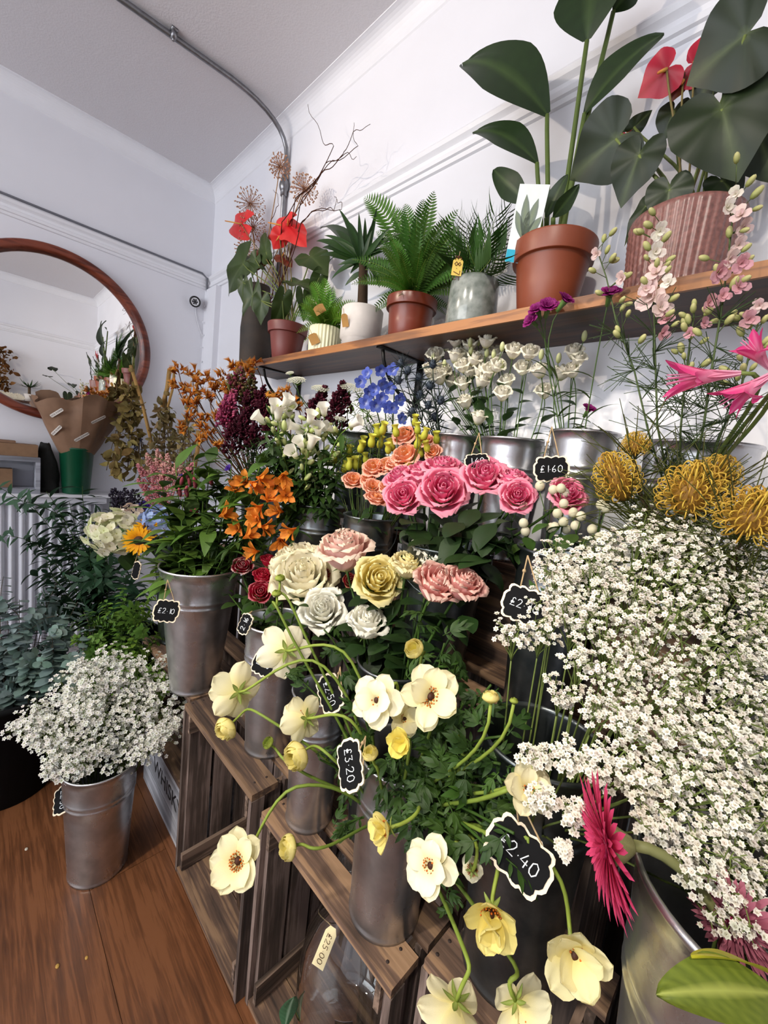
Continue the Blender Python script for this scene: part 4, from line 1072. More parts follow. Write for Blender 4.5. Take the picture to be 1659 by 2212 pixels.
for fi, (u, v, Y) in enumerate(red_leaf_spots):
    p = at(u, v, Y=Y); foot = bucket_foot('redrose', p, 0.5, 0.08)
    t = thing('rose_foliage', red_leaf_labels[fi], 'foliage', foot, 'leafy stems in the red rose bunch')
    path = herm(foot, (p-foot)*0.9, p, (p-foot)*0.9, 6); stem_mesh(t, path, 0.002, G_MID)
    for k in range(6):
        q = path[1+k % 6]; leaf_on(t, q, facing(q, rnd(-1, 1), rnd(-0.5, 0.6), rnd(0, 0.8)), rnd(0.03, 0.055), rnd(0.02, 0.032), vary(mixc(G_DARK, G_MID, 0.4), 0.3), 'rose', droop=0.8)

# ================================================================ PINK ROSES
PK, PKI, PKE = srgb('#ef7fa2'), srgb('#e0508a'), srgb('#f4b0bc')
gk = 'pink roses'
pk = [(866, 1032, 0.70, 66, (-0.3, 0.75, 0.5), 'tilted to the left'), (872, 1072, 0.675, 74, (-0.15, 0.4, 0.85), 'leftmost large bloom facing the viewer'), (915, 1020, 0.72, 70, (0.0, 0.95, 0.3), 'behind the front pair'),
      (958, 1012, 0.72, 78, (0.1, 0.9, 0.4), 'highest of the bunch'), (957, 1060, 0.675, 96, (0.05, 0.45, 0.85), 'largest bloom in the middle'), (1048, 1028, 0.70, 84, (0.05, 0.6, 0.75), 'behind the £1.60 tag side with spiral centre'),
      (1108, 1036, 0.72, 66, (0.15, 0.9, 0.3), 'upper right behind another bloom'), (1118, 1072, 0.69, 68, (0.1, 0.35, 0.9), 'above the white berries'), (1225, 1068, 0.72, 74, (0.35, 0.5, 0.7), 'alone below the £1.60 tag')]
for (u, v, Y, dpx, fc, w) in pk:
    rose('pink rose, '+w, u, v, Y, dpx, 'pink', 'pinkr', PKI, PK, PKE, fc, gk, 1.0, 6, 3, zs=1.2)
pink_leaf_spots = [(900, 1130, 0.68), (950, 1140, 0.66), (1000, 1130, 0.66), (1040, 1170, 0.66), (1060, 1210, 0.655), (980, 1190, 0.66), (1070, 1130, 0.68), (1010, 1220, 0.66), (930, 1110, 0.69), (1090, 1160, 0.68), (960, 1180, 0.67), (1030, 1100, 0.7)]
pink_leaf_labels = grid_labels(pink_leaf_spots, 2, 'dark leafy stem below the pink roses')
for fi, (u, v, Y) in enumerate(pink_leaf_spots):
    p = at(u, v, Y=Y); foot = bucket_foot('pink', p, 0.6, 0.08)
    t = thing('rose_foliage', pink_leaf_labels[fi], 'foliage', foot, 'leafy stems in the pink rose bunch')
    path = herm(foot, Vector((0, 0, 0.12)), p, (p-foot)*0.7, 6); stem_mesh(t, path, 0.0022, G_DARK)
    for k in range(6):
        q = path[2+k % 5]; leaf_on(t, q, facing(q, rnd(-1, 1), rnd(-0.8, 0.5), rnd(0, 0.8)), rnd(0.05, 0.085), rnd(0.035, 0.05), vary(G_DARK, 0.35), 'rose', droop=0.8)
# ================================================================ PEACH LISIANTHUS WITH YELLOW-GREEN BUDS
PE, PEI, PEE = srgb('#eda789'), srgb('#e59a4c'), srgb('#f3c5b2')
pl = [(763, 1035, 0.70, 40), (808, 1008, 0.72, 46), (834, 1004, 0.735, 42), (805, 1050, 0.70, 36), (834, 1048, 0.70, 30), (812, 1075, 0.685, 42), (873, 938, 0.77, 48), (875, 980, 0.75, 56), (917, 950, 0.77, 36), (935, 975, 0.76, 34), (855, 1000, 0.74, 40), (795, 1030, 0.71, 34)]
pl.sort()
for i, (u, v, Y, dpx) in enumerate(pl):
    p = at(u, v, Y=Y); f = facing(p, rnd(-0.4, 0.3), rnd(0.4, 0.8), rnd(0.4, 0.8)); R = pxm(dpx, p)/2/0.9
    t, path, B = simple_stem('peach_lisianthus', 'peach lisianthus bloom, %s in the peach bunch' % nth(i, len(pl)), 'peach', p-f*R*0.5, f, 'peach lisianthus blooms')
    for k in range(4):
        kk = (1, 3, 4, 5)[k]; n_ = ROSE_LAYERS[kk][0]
        me = tpl('petal|peach%d' % k, lambda: rose_petal('peach', kk, PEI, PE, PEE), PETAL); off = rnd(0, 6)
        for j in range(n_): put('petal', me, t, B @ frame(p, f, 0) @ SC(R) @ T(0, 0, -0.55) @ RZ(off+j*2*PI/n_) @ RX(-k*0.08-rnd(0, 0.1)), vary((1, 0.97, 0.97), 0.05))
    for k in range(3):
        q = path[4+k*2]; leaf_on(t, q, facing(q, rnd(-1, 1), rnd(-0.4, 0.5), rnd(0, 0.8)), rnd(0.03, 0.05), 0.018, vary(G_DARK, 0.3), 'ovate', droop=0.9)
YB, YB2 = srgb('#9aa02a'), srgb('#c7c24a')
bl = [(722, 988), (745, 1008), (755, 1002), (768, 1000), (775, 998), (790, 990), (780, 965), (785, 955), (803, 952), (822, 955), (815, 930), (828, 925), (838, 968), (845, 960), (855, 930), (897, 908), (902, 925), (903, 955), (908, 975), (918, 937), (943, 945), (755, 975), (885, 1012), (922, 965)]
for i, (u, v) in enumerate(sorted(bl)):
    p = at(u, v, Y=0.73+0.02*(i % 3)); f = facing(p, rnd(-0.3, 0.3), 0.9, rnd(0, 0.4)); R = pxm(rnd(26, 32), p)
    t, path, B = simple_stem('lisianthus_bud', 'yellow-green lisianthus bud above the peach blooms, %s' % nth(i, len(bl)), 'peach', p-f*R*0.5, f, 'yellow-green lisianthus buds', 0.0012, srgb('#4b5a25'))
    me = tpl('bud|lisy', lambda: (lambda b: [b.lathe([(0.02, 0), (0.20, 0.06), (0.27, 0.28), (0.25, 0.5), (0.17, 0.68), (0.24, 0.86), (0.30, 0.95)], [[mixc(YB, YB2, k/6)]*10 for k in range(7)], 10), b][1])(MB()), LEAF)
    put('bud', me, t, B @ frame(p-f*R*0.5, f, rnd(0, 6)) @ SC(R), vary((1, 1, 0.9), 0.15))

# ================================================================ HYPERICUM BERRIES
hb = [(1100, 1094), (1119, 1094), (1132, 1094), (1131, 1130), (1135, 1148), (1166, 1050), (1195, 1058), (1212, 1055), (1220, 1065), (1218, 1088), (1204, 1109), (1198, 1138), (1217, 1127), (1223, 1143), (1238, 1107), (1255, 1115), (1243, 1135), (1279, 1143), (1294, 1160), (1298, 1090), (1308, 1098), (1190, 1140)]
stems = {}
for i, (u0, cnt) in enumerate([(1105, 4), (1135, 3), (1185, 4), (1215, 5), (1245, 4), (1290, 4)]): stems[i] = (u0, [])
for (u, v) in hb:
    k = min(stems, key=lambda q: abs(stems[q][0]-u)); stems[k][1].append((u, v))
for k, (u0, bs) in stems.items():
    if not bs: continue
    vm = sum(b[1] for b in bs)/len(bs); p = at(u0, vm+35, Y=0.70)
    t, path, B = simple_stem('hypericum_stem', 'hypericum stem with round white berries, %s of its bucket' % nth(k, 6), 'hyper', p, Vector((0, 0, 1)), 'white hypericum stems', 0.0018, G_DARK)
    for (u, v) in bs:
        q = at(u, v, Y=0.69+rnd(0, 0.02)); r = pxm(20, q)/2
        b = put('berry', tpl('berry|h', lambda: MB().ball((0, 0, 0), 1, srgb('#d9d2b4'), 14, 10, (1, 1, 1.12), tip=srgb('#e4dfc8')), PETAL), t, B @ T(q) @ RX(rnd(-0.6, 0.6)) @ SC(r), vary((1, 1, 0.97), 0.05))
        st = MB(); st.tube([p+B.translation, (q+B.translation)-Vector((0, 0, r*0.9))], 0.0008, G_MID, 4)
        for a in range(4): st.add(leaf_mb(1, 0.6, G_MID, G_LIGHT, 1.2, 0.7, 0, 0.5, 4, 2, 0.5), T(q+B.translation-Vector((0, 0, r*0.95))) @ RZ(a*PI/2) @ SC(r*0.9))
        st.build('berry_stalk', LEAF, t)
    for j in range(8):
        q = path[4+j % 7]; leaf_on(t, q, facing(q, rnd(-1, 1), rnd(-0.7, 0.5), rnd(0, 0.8)), rnd(0.03, 0.055), 0.024, vary(mixc(G_DARK, G_MID, 0.5), 0.3), 'ovate', droop=0.9)
# ================================================================ BABY'S BREATH, LARGE BUNCH AT THE RIGHT
WHITE_G, EYE_G = srgb('#f8f3e8'), srgb('#9c8d58')
flo_g = lambda: floret_mb(WHITE_G, EYE_G)
gyp = [(1205, 1225, .62, 62), (1300, 1205, .60, 70), (1385, 1175, .58, 80), (1440, 1200, .56, 85), (1530, 1200, .55, 85), (1600, 1230, .54, 85), (1195, 1300, .58, 60), (1210, 1260, .58, 70), (1290, 1260, .55, 85), (1380, 1270, .53, 95), (1480, 1300, .50, 100), (1580, 1330, .50, 100), (1650, 1300, .50, 90),
       (1110, 1370, .54, 60), (1170, 1360, .54, 65), (1240, 1340, .53, 75), (1320, 1370, .50, 90), (1420, 1390, .48, 100), (1530, 1420, .46, 110), (1630, 1430, .45, 100), (1250, 1440, .50, 60), (1330, 1460, .47, 80), (1420, 1490, .45, 95), (1520, 1530, .43, 110), (1630, 1540, .42, 110),
       (1210, 1500, .50, 50), (1290, 1540, .46, 60), (1360, 1580, .43, 75), (1450, 1610, .41, 95), (1560, 1640, .39, 110), (1650, 1660, .39, 100), (1150, 1620, .44, 45), (1230, 1650, .43, 55), (1310, 1660, .41, 65), (1400, 1700, .39, 80), (1500, 1730, .37, 100), (1610, 1760, .36, 110),
       (1170, 1720, .41, 50), (1230, 1760, .40, 50), (1420, 1790, .36, 75), (1500, 1840, .35, 90), (1600, 1860, .34, 105), (1540, 1940, .33, 80), (1630, 1970, .33, 90), (1600, 2030, .33, 50), (1230, 1840, .39, 30), (1700, 1400, .45, 90), (1700, 1620, .40, 90), (1700, 1850, .34, 90)]
GYL = grid_labels(gyp, 5, 'baby\'s breath spray of the big bunch')
for i, (u, v, D, r) in enumerate(gyp):
    p = at(u, v, D=D); R = pxm(r, p)*0.92
    key = 'gerbera' if (u > 1560 and v > 1600) else 'gyp'
    n = int(32+r*0.9) if r < 62 else int(85+r*1.0)
    spray('gypsophila_spray', GYL[i], bucket_foot(key, p, 0.6), p, R, n, pxm(15.5 if v > 1550 else 12.5, p), 'large bunch of baby\'s breath', flo_g, 'gypf', 6 if v > 1350 else 5)
# ================================================================ WHITE BUNCH IN THE FLOOR BUCKET
WHITE_W, EYE_W = srgb('#fbf9f4'), srgb('#b5b98a')
flo_w = lambda: floret_mb(WHITE_W, EYE_W, 5, False)
wx = [(110, 1560, 70), (160, 1500, 70), (230, 1465, 70), (300, 1470, 70), (350, 1520, 60), (90, 1600, 50), (150, 1590, 70), (220, 1560, 75), (290, 1560, 75), (345, 1590, 55), (60, 1570, 40), (130, 1640, 55), (200, 1630, 65), (260, 1630, 60), (320, 1620, 50), (120, 1670, 35), (170, 1660, 40), (190, 1450, 40), (270, 1510, 70), (210, 1510, 70), (365, 1570, 35), (150, 1545, 60)]
WXL = grid_labels(wx, 4, 'white flower spray in the floor bucket')
for i, (u, v, r) in enumerate(wx):
    dd = 1.20-0.10*((v-1450)/220)+(0.04 if u > 250 else 0)
    p = at(u, v, D=dd); R = pxm(r, p)*0.85
    spray('waxflower_spray', WXL[i], bucket_foot('floor', p, 0.6), p, R, 190 if r > 50 else 105, pxm(9.8, p), 'white bunch in the floor bucket', flo_w, 'waxf', 5, stemc=srgb('#5c6d31'))

# ================================================================ GERBERAS
def gerbera(label, u, v, D, dpx, face, foot, c1, c2, rays=46):
    p = at(u, v, D=D); R = pxm(dpx, p)/2; f = facing(p, *face); foot = Vector(foot)
    t = thing('gerbera', label, 'flower', foot, 'pink gerberas'); B = Matrix.Translation(-foot); M = B @ frame(p, f, 0.3)
    for lay, (cnt, L, a0, tilt) in enumerate(((rays, 1.0, 1.50, 0), (rays, 0.92, 1.36, 0.12), (30, 0.62, 1.1, 0.2), (24, 0.40, 0.75, 0.2))):
        me = tpl('ray|ger%d%s' % (lay, label[:8]), lambda: petal(L, 0.115 if lay < 2 else 0.07, lambda s, t_: mixc(c1, c2, s), a0, a0+0.15, 0.3, 0.75, 7, 2, 0, 0, 0, 0.5, 0.1), PETAL)
        for i in range(cnt): put('ray_petal', me, t, M @ RZ(i*2*PI/cnt+lay*0.11+rnd(-.04, .04)) @ T(0, 0.05*R, 0) @ RX(rnd(-0.08, 0.1)) @ SC(R*rnd(0.93, 1.04)), vary((1, 1, 1), 0.08))
    MB().ball((0, 0, 0), R*0.22, srgb('#8e1c44'), 12, 6, (1, 1, 0.5)).build('disc', SOLID, t, M=M @ T(0, 0, R*0.06))
    MB().lathe([(0.02, -0.42), (0.12, -0.38), (0.24, -0.2), (0.30, -0.03), (0.26, 0.0)], srgb('#8d8a5c'), 16).build('calyx', LEAF, t, M=M @ SC(R))
    base = p-f*R*0.4; L = (base-foot).length
    path = herm(foot, Vector((0, 0, L)), base, f*L*0.9, 12)
    stem_mesh(t, path, 0.0042, srgb('#7d7f52'), r1=0.0046, seg=8)
gf = BUCKETS['gerbera'][0]
gerbera('pink gerbera turned sideways in front of the baby\'s breath', 1312, 1822, 0.345, 262, (-0.97, 0.06, 0.20), gf+Vector((0.0, 0.0, 0.30)), srgb('#b81a4c'), srgb('#e0507c'))
gerbera('dusky pink gerbera mostly hidden under the baby\'s breath', 1590, 1985, 0.318, 190, (-0.5, -0.3, 0.7), gf+Vector((0.04, 0.0, 0.30)), srgb('#8e3350'), srgb('#c4788a'), 26)

# ================================================================ NERINE LILIES
def nerine(label, u, v, D, L_px, heading, n=6, c=srgb('#e04488'), key='lark'):
    """trumpet: u,v at the throat base; heading = direction of the trumpet"""
    p = at(u, v, D=D); S = pxm(L_px, p); f = facing(p, *heading); foot = bucket_foot(key, p)
    t = thing('nerine', label, 'flower', foot, 'pink nerine lilies'); M = Matrix.Translation(-foot) @ frame(p, f, 0.2)
    me = tpl('tepal|ner', lambda: petal(1.0, 0.25, lambda s, q: mixc(mixc(srgb('#f6c6d8'), c, min(1, s*1.4)), srgb('#f3a9c6'), max(0, 0.5-abs(q)*3)*0.8), 0.04, 0.62, 0.3, 0.72, 9, 4, 0.02, 6, 0, 0.3, 0.4), PETAL)
    me2 = tpl('tepal|ner2', lambda: (lambda b: b)(petal(1.15, 0.25, lambda s, q: mixc(mixc(srgb('#f6c6d8'), c, min(1, s*1.4)), srgb('#f3a9c6'), max(0, 0.5-abs(q)*3)*0.8), -0.2, 1.9, 0.25, 0.7, 12, 4, 0.03, 7, 1, 0.3, 0.5)), PETAL)
    for i in range(n): put('tepal', me2 if i in (1, 4) else me, t, M @ RZ(i*2*PI/n) @ T(0, 0.02*S, 0) @ SC(S*rnd(0.95, 1.05)), vary((1, 1, 1), 0.06))
    st = MB()
    for i in range(5): st.tube([(0, 0, 0.1), (0.03*math.cos(i*1.3), 0.03*math.sin(i*1.3)+0.02, 0.5), (0.08*math.cos(i*1.3), 0.08*math.sin(i*1.3), 0.95)], 0.010, srgb('#e58fb4'), 4)
    st.build('stamens', PETAL, t, M=M @ SC(S))
    L = (p-foot).length
    stem_mesh(t, herm(foot, Vector((0, 0, L*1.2)), p, f*L*0.7, 12), 0.0028, srgb('#6d7d3f'))
nerine('pink nerine lily trumpet pointing left with curled petals', 1600, 806, 0.50, 140, (-1.0, -0.12, 0.25))
nerine('pink nerine lily cut off by the right edge, pointing down-left', 1680, 800, 0.47, 120, (-0.6, -0.6, 0.3))
nerine('pink nerine lily bloom at the right edge, opening upwards', 1665, 800, 0.50, 95, (-0.5, 0.55, 0.3))

# ================================================================ BANKSIA-LIKE PINCUSHIONS
def pincushion(label, u, v, Y, w_px, h_px, lean):
    p = at(u, v, Y=Y); R = pxm(w_px, p)/2; H = pxm(h_px, p)/2; f = facing(p, *lean)
    t, path, B = simple_stem('pincushion_flower', label, 'banksia', p-f*H, f, 'yellow pincushion flowers', 0.004, srgb('#4a3a20'))
    M = B @ frame(p, f, rnd(0, 6))
    MB().ball((0, 0, 0), R*0.62, srgb('#7d5a1e'), 14, 10, (1, 1, H/R)).build('cone', SOLID, t, M=M)
    sty = MB(); c = srgb('#e3c858'); c2 = srgb('#c4933a')
    for i in range(130):
        th = math.acos(1-2*(i+0.5)/130); a = i*2.39996
        d = Vector((math.sin(th)*math.cos(a), math.sin(th)*math.sin(a), math.cos(th)))
        if d.z < -0.75: continue
        b0 = Vector((d.x*R*0.58, d.y*R*0.58, d.z*H*0.58)); out = Vector((d.x, d.y, d.z*R/H)).normalized(); up = (Vector((0, 0, 1))-out*out.z); up = up.normalized() if up.length > 0.01 else Vector((1, 0, 0))
        l = R*rnd(0.46, 0.62); pth = [b0]
        for k in range(1, 8):
            an = k/7*PI*1.35; pth.append(b0+out*(l*math.sin(an*0.75)*0.9+l*0.05*k/7)+up*(l*0.45*(1-math.cos(an))))
        sty.tube(pth, R*0.028, mixc(c2, c, rnd(0.2, 1)), 4, r1=R*0.022, cap=False)
    stuff(sty.build('curled_styles', PETAL, t, M=M))
    nd = MB()
    for i in range(110):
        q = path[random.randrange(4, 11)]; d = (facing(q, rnd(-1, 1), rnd(-0.3, 1.0), rnd(-0.3, 0.8)))
        e = q+d*rnd(0.07, 0.15); nd.tube([x+B.translation for x in herm(q, d*0.06, e, d*0.05+Vector((0, 0, -0.02)), 3)], 0.0011, vary(srgb('#4d5223'), 0.3), 3, r1=0.0005, cap=False)
    stuff(nd.build('needle_leaves', LEAF, t))
for a in [('yellow pincushion flower leaning left, leftmost of its bunch', 1335, 1040, 0.70, 85, 150, (-0.35, 0.9, 0.3)), ('small yellow pincushion flower above the leftmost', 1372, 965, 0.72, 52, 60, (0.0, 1, 0.2)),
          ('tall yellow pincushion flower in the middle with loose curls', 1490, 1072, 0.69, 115, 150, (0.15, 0.9, 0.35)), ('yellow pincushion flower behind the middle one at the upper right', 1545, 1030, 0.72, 80, 90, (0.4, 0.9, 0.2)), ('orange-yellow pincushion flower at the right edge above the baby\'s breath', 1625, 1120, 0.66, 120, 130, (0.3, 0.7, 0.5))]:
    pincushion(*a)

# ================================================================ WHITE LISIANTHUS
LW, LWE = srgb('#f4f0e4'), srgb('#f1ecd8')
lw = [(968, 740), (940, 768), (930, 800), (958, 800), (985, 768), (1005, 760), (1025, 775), (1045, 770), (1070, 765), (1000, 790), (1015, 800), (1040, 800), (1060, 800), (1110, 758), (1145, 762), (975, 820), (1000, 828), (1042, 823), (1086, 850), (1095, 823), (1005, 868), (1035, 902), (948, 815), (1130, 795), (1165, 800), (1240, 760), (1250, 775), (1235, 800), (1215, 805), (1175, 845), (1018, 740), (1052, 735), (985, 735), (1075, 790)]
lw.sort()
for i, (u, v) in enumerate(lw):
    Y = 0.865+rnd(-0.03, 0.03) if u < 1200 else 0.885
    p = at(u, v, Y=Y); f = facing(p, rnd(-0.4, 0.4), rnd(0.6, 1), rnd(0.1, 0.6)); R = pxm(rnd(38, 44), p)/2/0.85
    t, path, B = simple_stem('white_lisianthus', 'white lisianthus bloom, %s in the white bunch' % nth(i, len(lw)), 'lisi' if u < 1180 else 'dianth', p-f*R*0.5, f, 'white lisianthus blooms', 0.0014, srgb('#4f6a35'))
    for k in range(3):
        kk = (1, 3, 5)[k]; n_ = (3, 4, 5)[k]
        me = tpl('petal|lw%d' % k, lambda: rose_petal('lw', kk, LW, LW, LWE), PETAL); off = rnd(0, 6)
        for j in range(n_): put('petal', me, t, B @ frame(p, f, 0) @ Matrix.Diagonal((R*0.84, R*0.84, R*1.3, 1)) @ T(0, 0, -0.5) @ RZ(off+j*2*PI/n_) @ RX(0.06-k*0.03), vary((1, 1, 0.98), 0.04))
    if i % 2 == 0:
        q = p+facing(p, rnd(-1, 1), 1.2, 0.3)*rnd(0.02, 0.035)
        bd = MB(); bd.tube([path[-3]+B.translation, path[-2]*0.5+q*0.5+B.translation, q+B.translation], 0.0009, srgb('#4f6a35'), 4)
        bd.add(mbt('lbud', lambda: bell_bud_mb(srgb('#a8b56a'), srgb('#e0e0b4'))), B @ frame(q, facing(q, 0, 1, 0.1)) @ SC(0.022)); bd.build('bud', LEAF, t)
    for k in range(3):
        q = path[3+k*2]; leaf_on(t, q, facing(q, rnd(-1, 1), rnd(0.1, 0.9), rnd(0, 0.6)), rnd(0.035, 0.06), 0.022, vary(srgb('#3f5a30'), 0.25), 'ovate', droop=0.9)

# ================================================================ MAGENTA DIANTHUS
def frill(name, label, u, v, Y, dpx, face, key, group, c1, c2, n=14, leafn=5):
    p = at(u, v, Y=Y); f = facing(p, *face); R = pxm(dpx, p)/2
    t, path, B = simple_stem(name, label, key, p-f*R*0.3, f, group, 0.0014, srgb('#4c6336'))
    me = tpl('petal|%s' % name, lambda: petal(1, 0.75, lambda s, q: mixc(c1, c2, max(0, s-0.75)*3.5), 0.7, 1.7, 0.1, 0.75, 7, 8, 0.05, 16, 0, 0.2), PETAL)
    for i in range(n): put('petal', me, t, B @ frame(p-f*R*0.25, f, i*2.4) @ RX(0.75*(i/n)) @ SC(R*(1-0.35*i/n)), vary((1, 1, 1), 0.12))
    MB().lathe([(0.05, -0.9), (0.16, -0.85), (0.20, -0.3), (0.26, 0.02)], srgb('#5b7a3c'), 8).build('calyx', LEAF, t, M=B @ frame(p-f*R*0.1, f) @ SC(R))
    for k in range(leafn):
        q = path[2+k % 8]; d = facing(q, rnd(-1, 1), rnd(0.3, 1.2), rnd(0, 0.5)); leaf_on(t, q, d, rnd(0.05, 0.09), 0.007, vary(srgb('#4c6336'), 0.2), 'strap', droop=1.2)
    return t
for i, (u, v, d, fc, w) in enumerate([(1147, 692, 46, (-0.6, 0.5, 0.6), 'lowest at the left of the cluster'), (1162, 668, 52, (-0.3, 0.8, 0.5), 'upper left of the cluster'), (1185, 662, 58, (0.1, 0.8, 0.6), 'middle of the cluster'), (1222, 648, 56, (0.5, 0.8, 0.2), 'right end of the cluster'), (1318, 633, 58, (0, 0.9, 0.4), 'in front of the shelf edge'), (1272, 884, 42, (0.4, 0.8, 0.4), 'low above the bucket rim')]):
    frill('dianthus', 'magenta dianthus with frilled petals, '+w, u, v, 0.755 if v < 800 else 0.85, d, fc, 'dianth', 'magenta dianthus', srgb('#780c5a'), srgb('#ae3f90'))

# ================================================================ PINK LARKSPUR
LK, LK2, LKW = srgb('#dca8b0'), srgb('#e8d0cc'), srgb('#efe8de')
def larkspur(label, pts, Y, tops):
    """pts: pixel polyline from the bucket up; tops: flowers (u, v, size px, colour)"""
    P = [at(u, v, Y=Y) for (u, v) in pts]
    foot = bucket_foot('lark', P[0]); t = thing('larkspur', label, 'flower', foot, 'pink larkspur stems'); B = Matrix.Translation(-foot)
    path = [foot]
    for a, b in zip([foot]+P[:-1], P): path += [a.lerp(b, k/4) for k in range(1, 5)]
    stem_mesh(t, path, 0.0018, srgb('#4c5c34'), r1=0.0010)
    for (u, v, d, c) in tops:
        p = at(u, v, Y=Y-rnd(0.0, 0.02)); f = facing(p, rnd(-0.7, 0.7), rnd(-0.1, 0.5), 0.8); R = pxm(d*1.25, p)/2
        me = tpl('petal|lark', lambda: petal(1, 0.8, lambda s, q: mixc((0.9, 0.95, 0.8), (1, 1, 1), min(1, s*2)), 0.9, 1.5, 0.15, 0.65, 6, 6, 0.05, 10, 0, 0.2), PETAL)
        for i in range(9): put('petal', me, t, B @ frame(p, f, i*2*PI/5+i) @ RX(0.5*(i > 4)+rnd(-.1, .2)) @ SC(R*(1 if i < 5 else 0.65)), vary(c, 0.10))
        near = min(path, key=lambda q: (q-p).length)
        MB().tube([near+B.translation, p+B.translation], 0.0007, srgb('#5c6e3c'), 4).build('flower_stalk', LEAF, t)
    bd = MB(); nb = 16
    for k in range(nb):
        i = int(len(path)*(0.45+0.55*k/nb)); q = path[min(i, len(path)-1)]; d = facing(q, rnd(-1, 1), rnd(0.2, 1), rnd(-0.2, 0.6)); e = q+d*rnd(0.012, 0.028)
        bd.tube([q+B.translation, e+B.translation], 0.0006, srgb('#5c6e3c'), 3)
        put('bud', tpl('bud|lark', lambda: MB().ball((0, 0, 0.4), 0.5, srgb('#8a9a4c'), 7, 5, (0.55, 0.55, 1), tip=srgb('#c8c08a')), LEAF), t, B @ frame(e, d) @ SC(rnd(0.012, 0.018)))
    bd.build('bud_stalks', LEAF, t)
    fe = MB()
    for k in range(26):
        q = path[int(len(path)*rnd(0.1, 0.55))]; d = facing(q, rnd(-1, 1), rnd(-0.3, 0.9), rnd(-0.2, 0.6))
        for j in range(4):
            d2 = (d+Vector((rnd(-1, 1), rnd(-1, 1), rnd(-1, 1)))*0.5).normalized(); e = q+d2*rnd(0.03, 0.06)
            fe.tube([x+B.translation for x in herm(q, d*0.04, e, d2*0.03, 3)], 0.0006, vary(srgb('#3f5230'), 0.2), 3, cap=False)
    stuff(fe.build('feathery_leaves', LEAF, t))
larkspur('larkspur stem leaning left with few small buds', [(1400, 930), (1370, 800), (1330, 690), (1310, 600), (1290, 540)], 0.755, [(1290, 548, 24, LK2), (1345, 600, 26, LK2)])
larkspur('pale pink larkspur stem in front of the pink pot', [(1420, 920), (1415, 760), (1412, 640), (1415, 560), (1425, 480)], 0.745, [(1425, 500, 34, LKW), (1415, 545, 36, LKW), (1418, 590, 40, LK2), (1408, 640, 58, LK2), (1425, 665, 46, LK2), (1440, 690, 32, LK), (1430, 720, 30, LK), (1445, 610, 30, LKW), (1395, 625, 32, LK2)])
larkspur('tall pink larkspur stem right of the pink pot', [(1520, 920), (1540, 780), (1560, 660), (1575, 540), (1590, 400)], 0.74, [(1590, 420, 30, LKW), (1600, 465, 36, LK2), (1570, 450, 32, LKW), (1605, 490, 34, LK2), (1595, 530, 34, LK2), (1575, 560, 36, LK2), (1600, 570, 38, LK), (1550, 590, 44, LK), (1595, 620, 38, LK), (1530, 655, 34, LK), (1560, 640, 30, LK)])
larkspur('short larkspur stem with green buds right of the tall one', [(1560, 930), (1600, 840), (1620, 760), (1640, 690)], 0.75, [(1617, 690, 36, LK), (1520, 700, 26, LK), (1640, 660, 30, LK2)])
larkspur('larkspur stem full of green buds in the middle', [(1470, 930), (1480, 820), (1490, 740), (1500, 680)], 0.76, [(1490, 720, 24, LK)])
# ================================================================ BACK LEFT: KANGAROO PAW, AMARANTH, CAMPANULA ...
OR1, OR2 = srgb('#9c4e14'), srgb('#c67f2c')
def claw_mb():
    b = MB()
    for k in range(6):
        a = (k-2.5)*0.28
        b.tube([(0, 0, 0), (0.10*a, 0.02, 0.35), (0.30*a, 0.10, 0.7), (0.75*a, 0.28, 1.0)], [0.05, 0.075, 0.06, 0.02], [OR1, OR1, OR2, mixc(OR2, srgb('#e0c060'), 0.4)], 5)
    return b
kp = [(385, 800), (400, 835), (430, 828), (452, 858), (480, 812), (503, 788), (440, 900), (412, 900), (470, 900), (395, 925), (424, 868), (455, 940), (512, 832), (540, 805), (500, 860), (380, 770+60), (430, 950), (470, 960), (520, 800), (405, 870), (590, 855), (620, 850), (640, 870), (600, 870), (415, 805), (445, 815), (465, 835), (490, 840), (420, 850), (525, 790), (550, 785), (485, 880), (438, 925)]
kp.sort()
for i, (u, v) in enumerate(kp):
    back = u > 560
    p = at(u, v, D=1.52 if not back else 1.40); key = 'kang' if not back else 'amar'
    f = facing(p, rnd(-0.5, 0.2), 0.9, rnd(0, 0.3))
    t, path, B = simple_stem('kangaroo_paw', 'orange kangaroo paw stem, %s in its bunch' % nth(i, len(kp)), key, p, f, 'orange kangaroo paw stems', 0.0022, srgb('#5e3a1c'))
    me = tpl('claw|k', claw_mb, DRY)
    for k in range(12):
        d = facing(p, rnd(-1, 1), rnd(0.0, 1.2), rnd(-0.5, 0.8)); q = p+Vector((rnd(-1, 1), rnd(-1, 1), rnd(-1.6, 0.6)))*0.014
        put('claw_flower', me, t, B @ frame(q, d, rnd(0, 6)) @ SC(rnd(0.019, 0.030)), vary((0.9, 0.75, 0.75), 0.35))
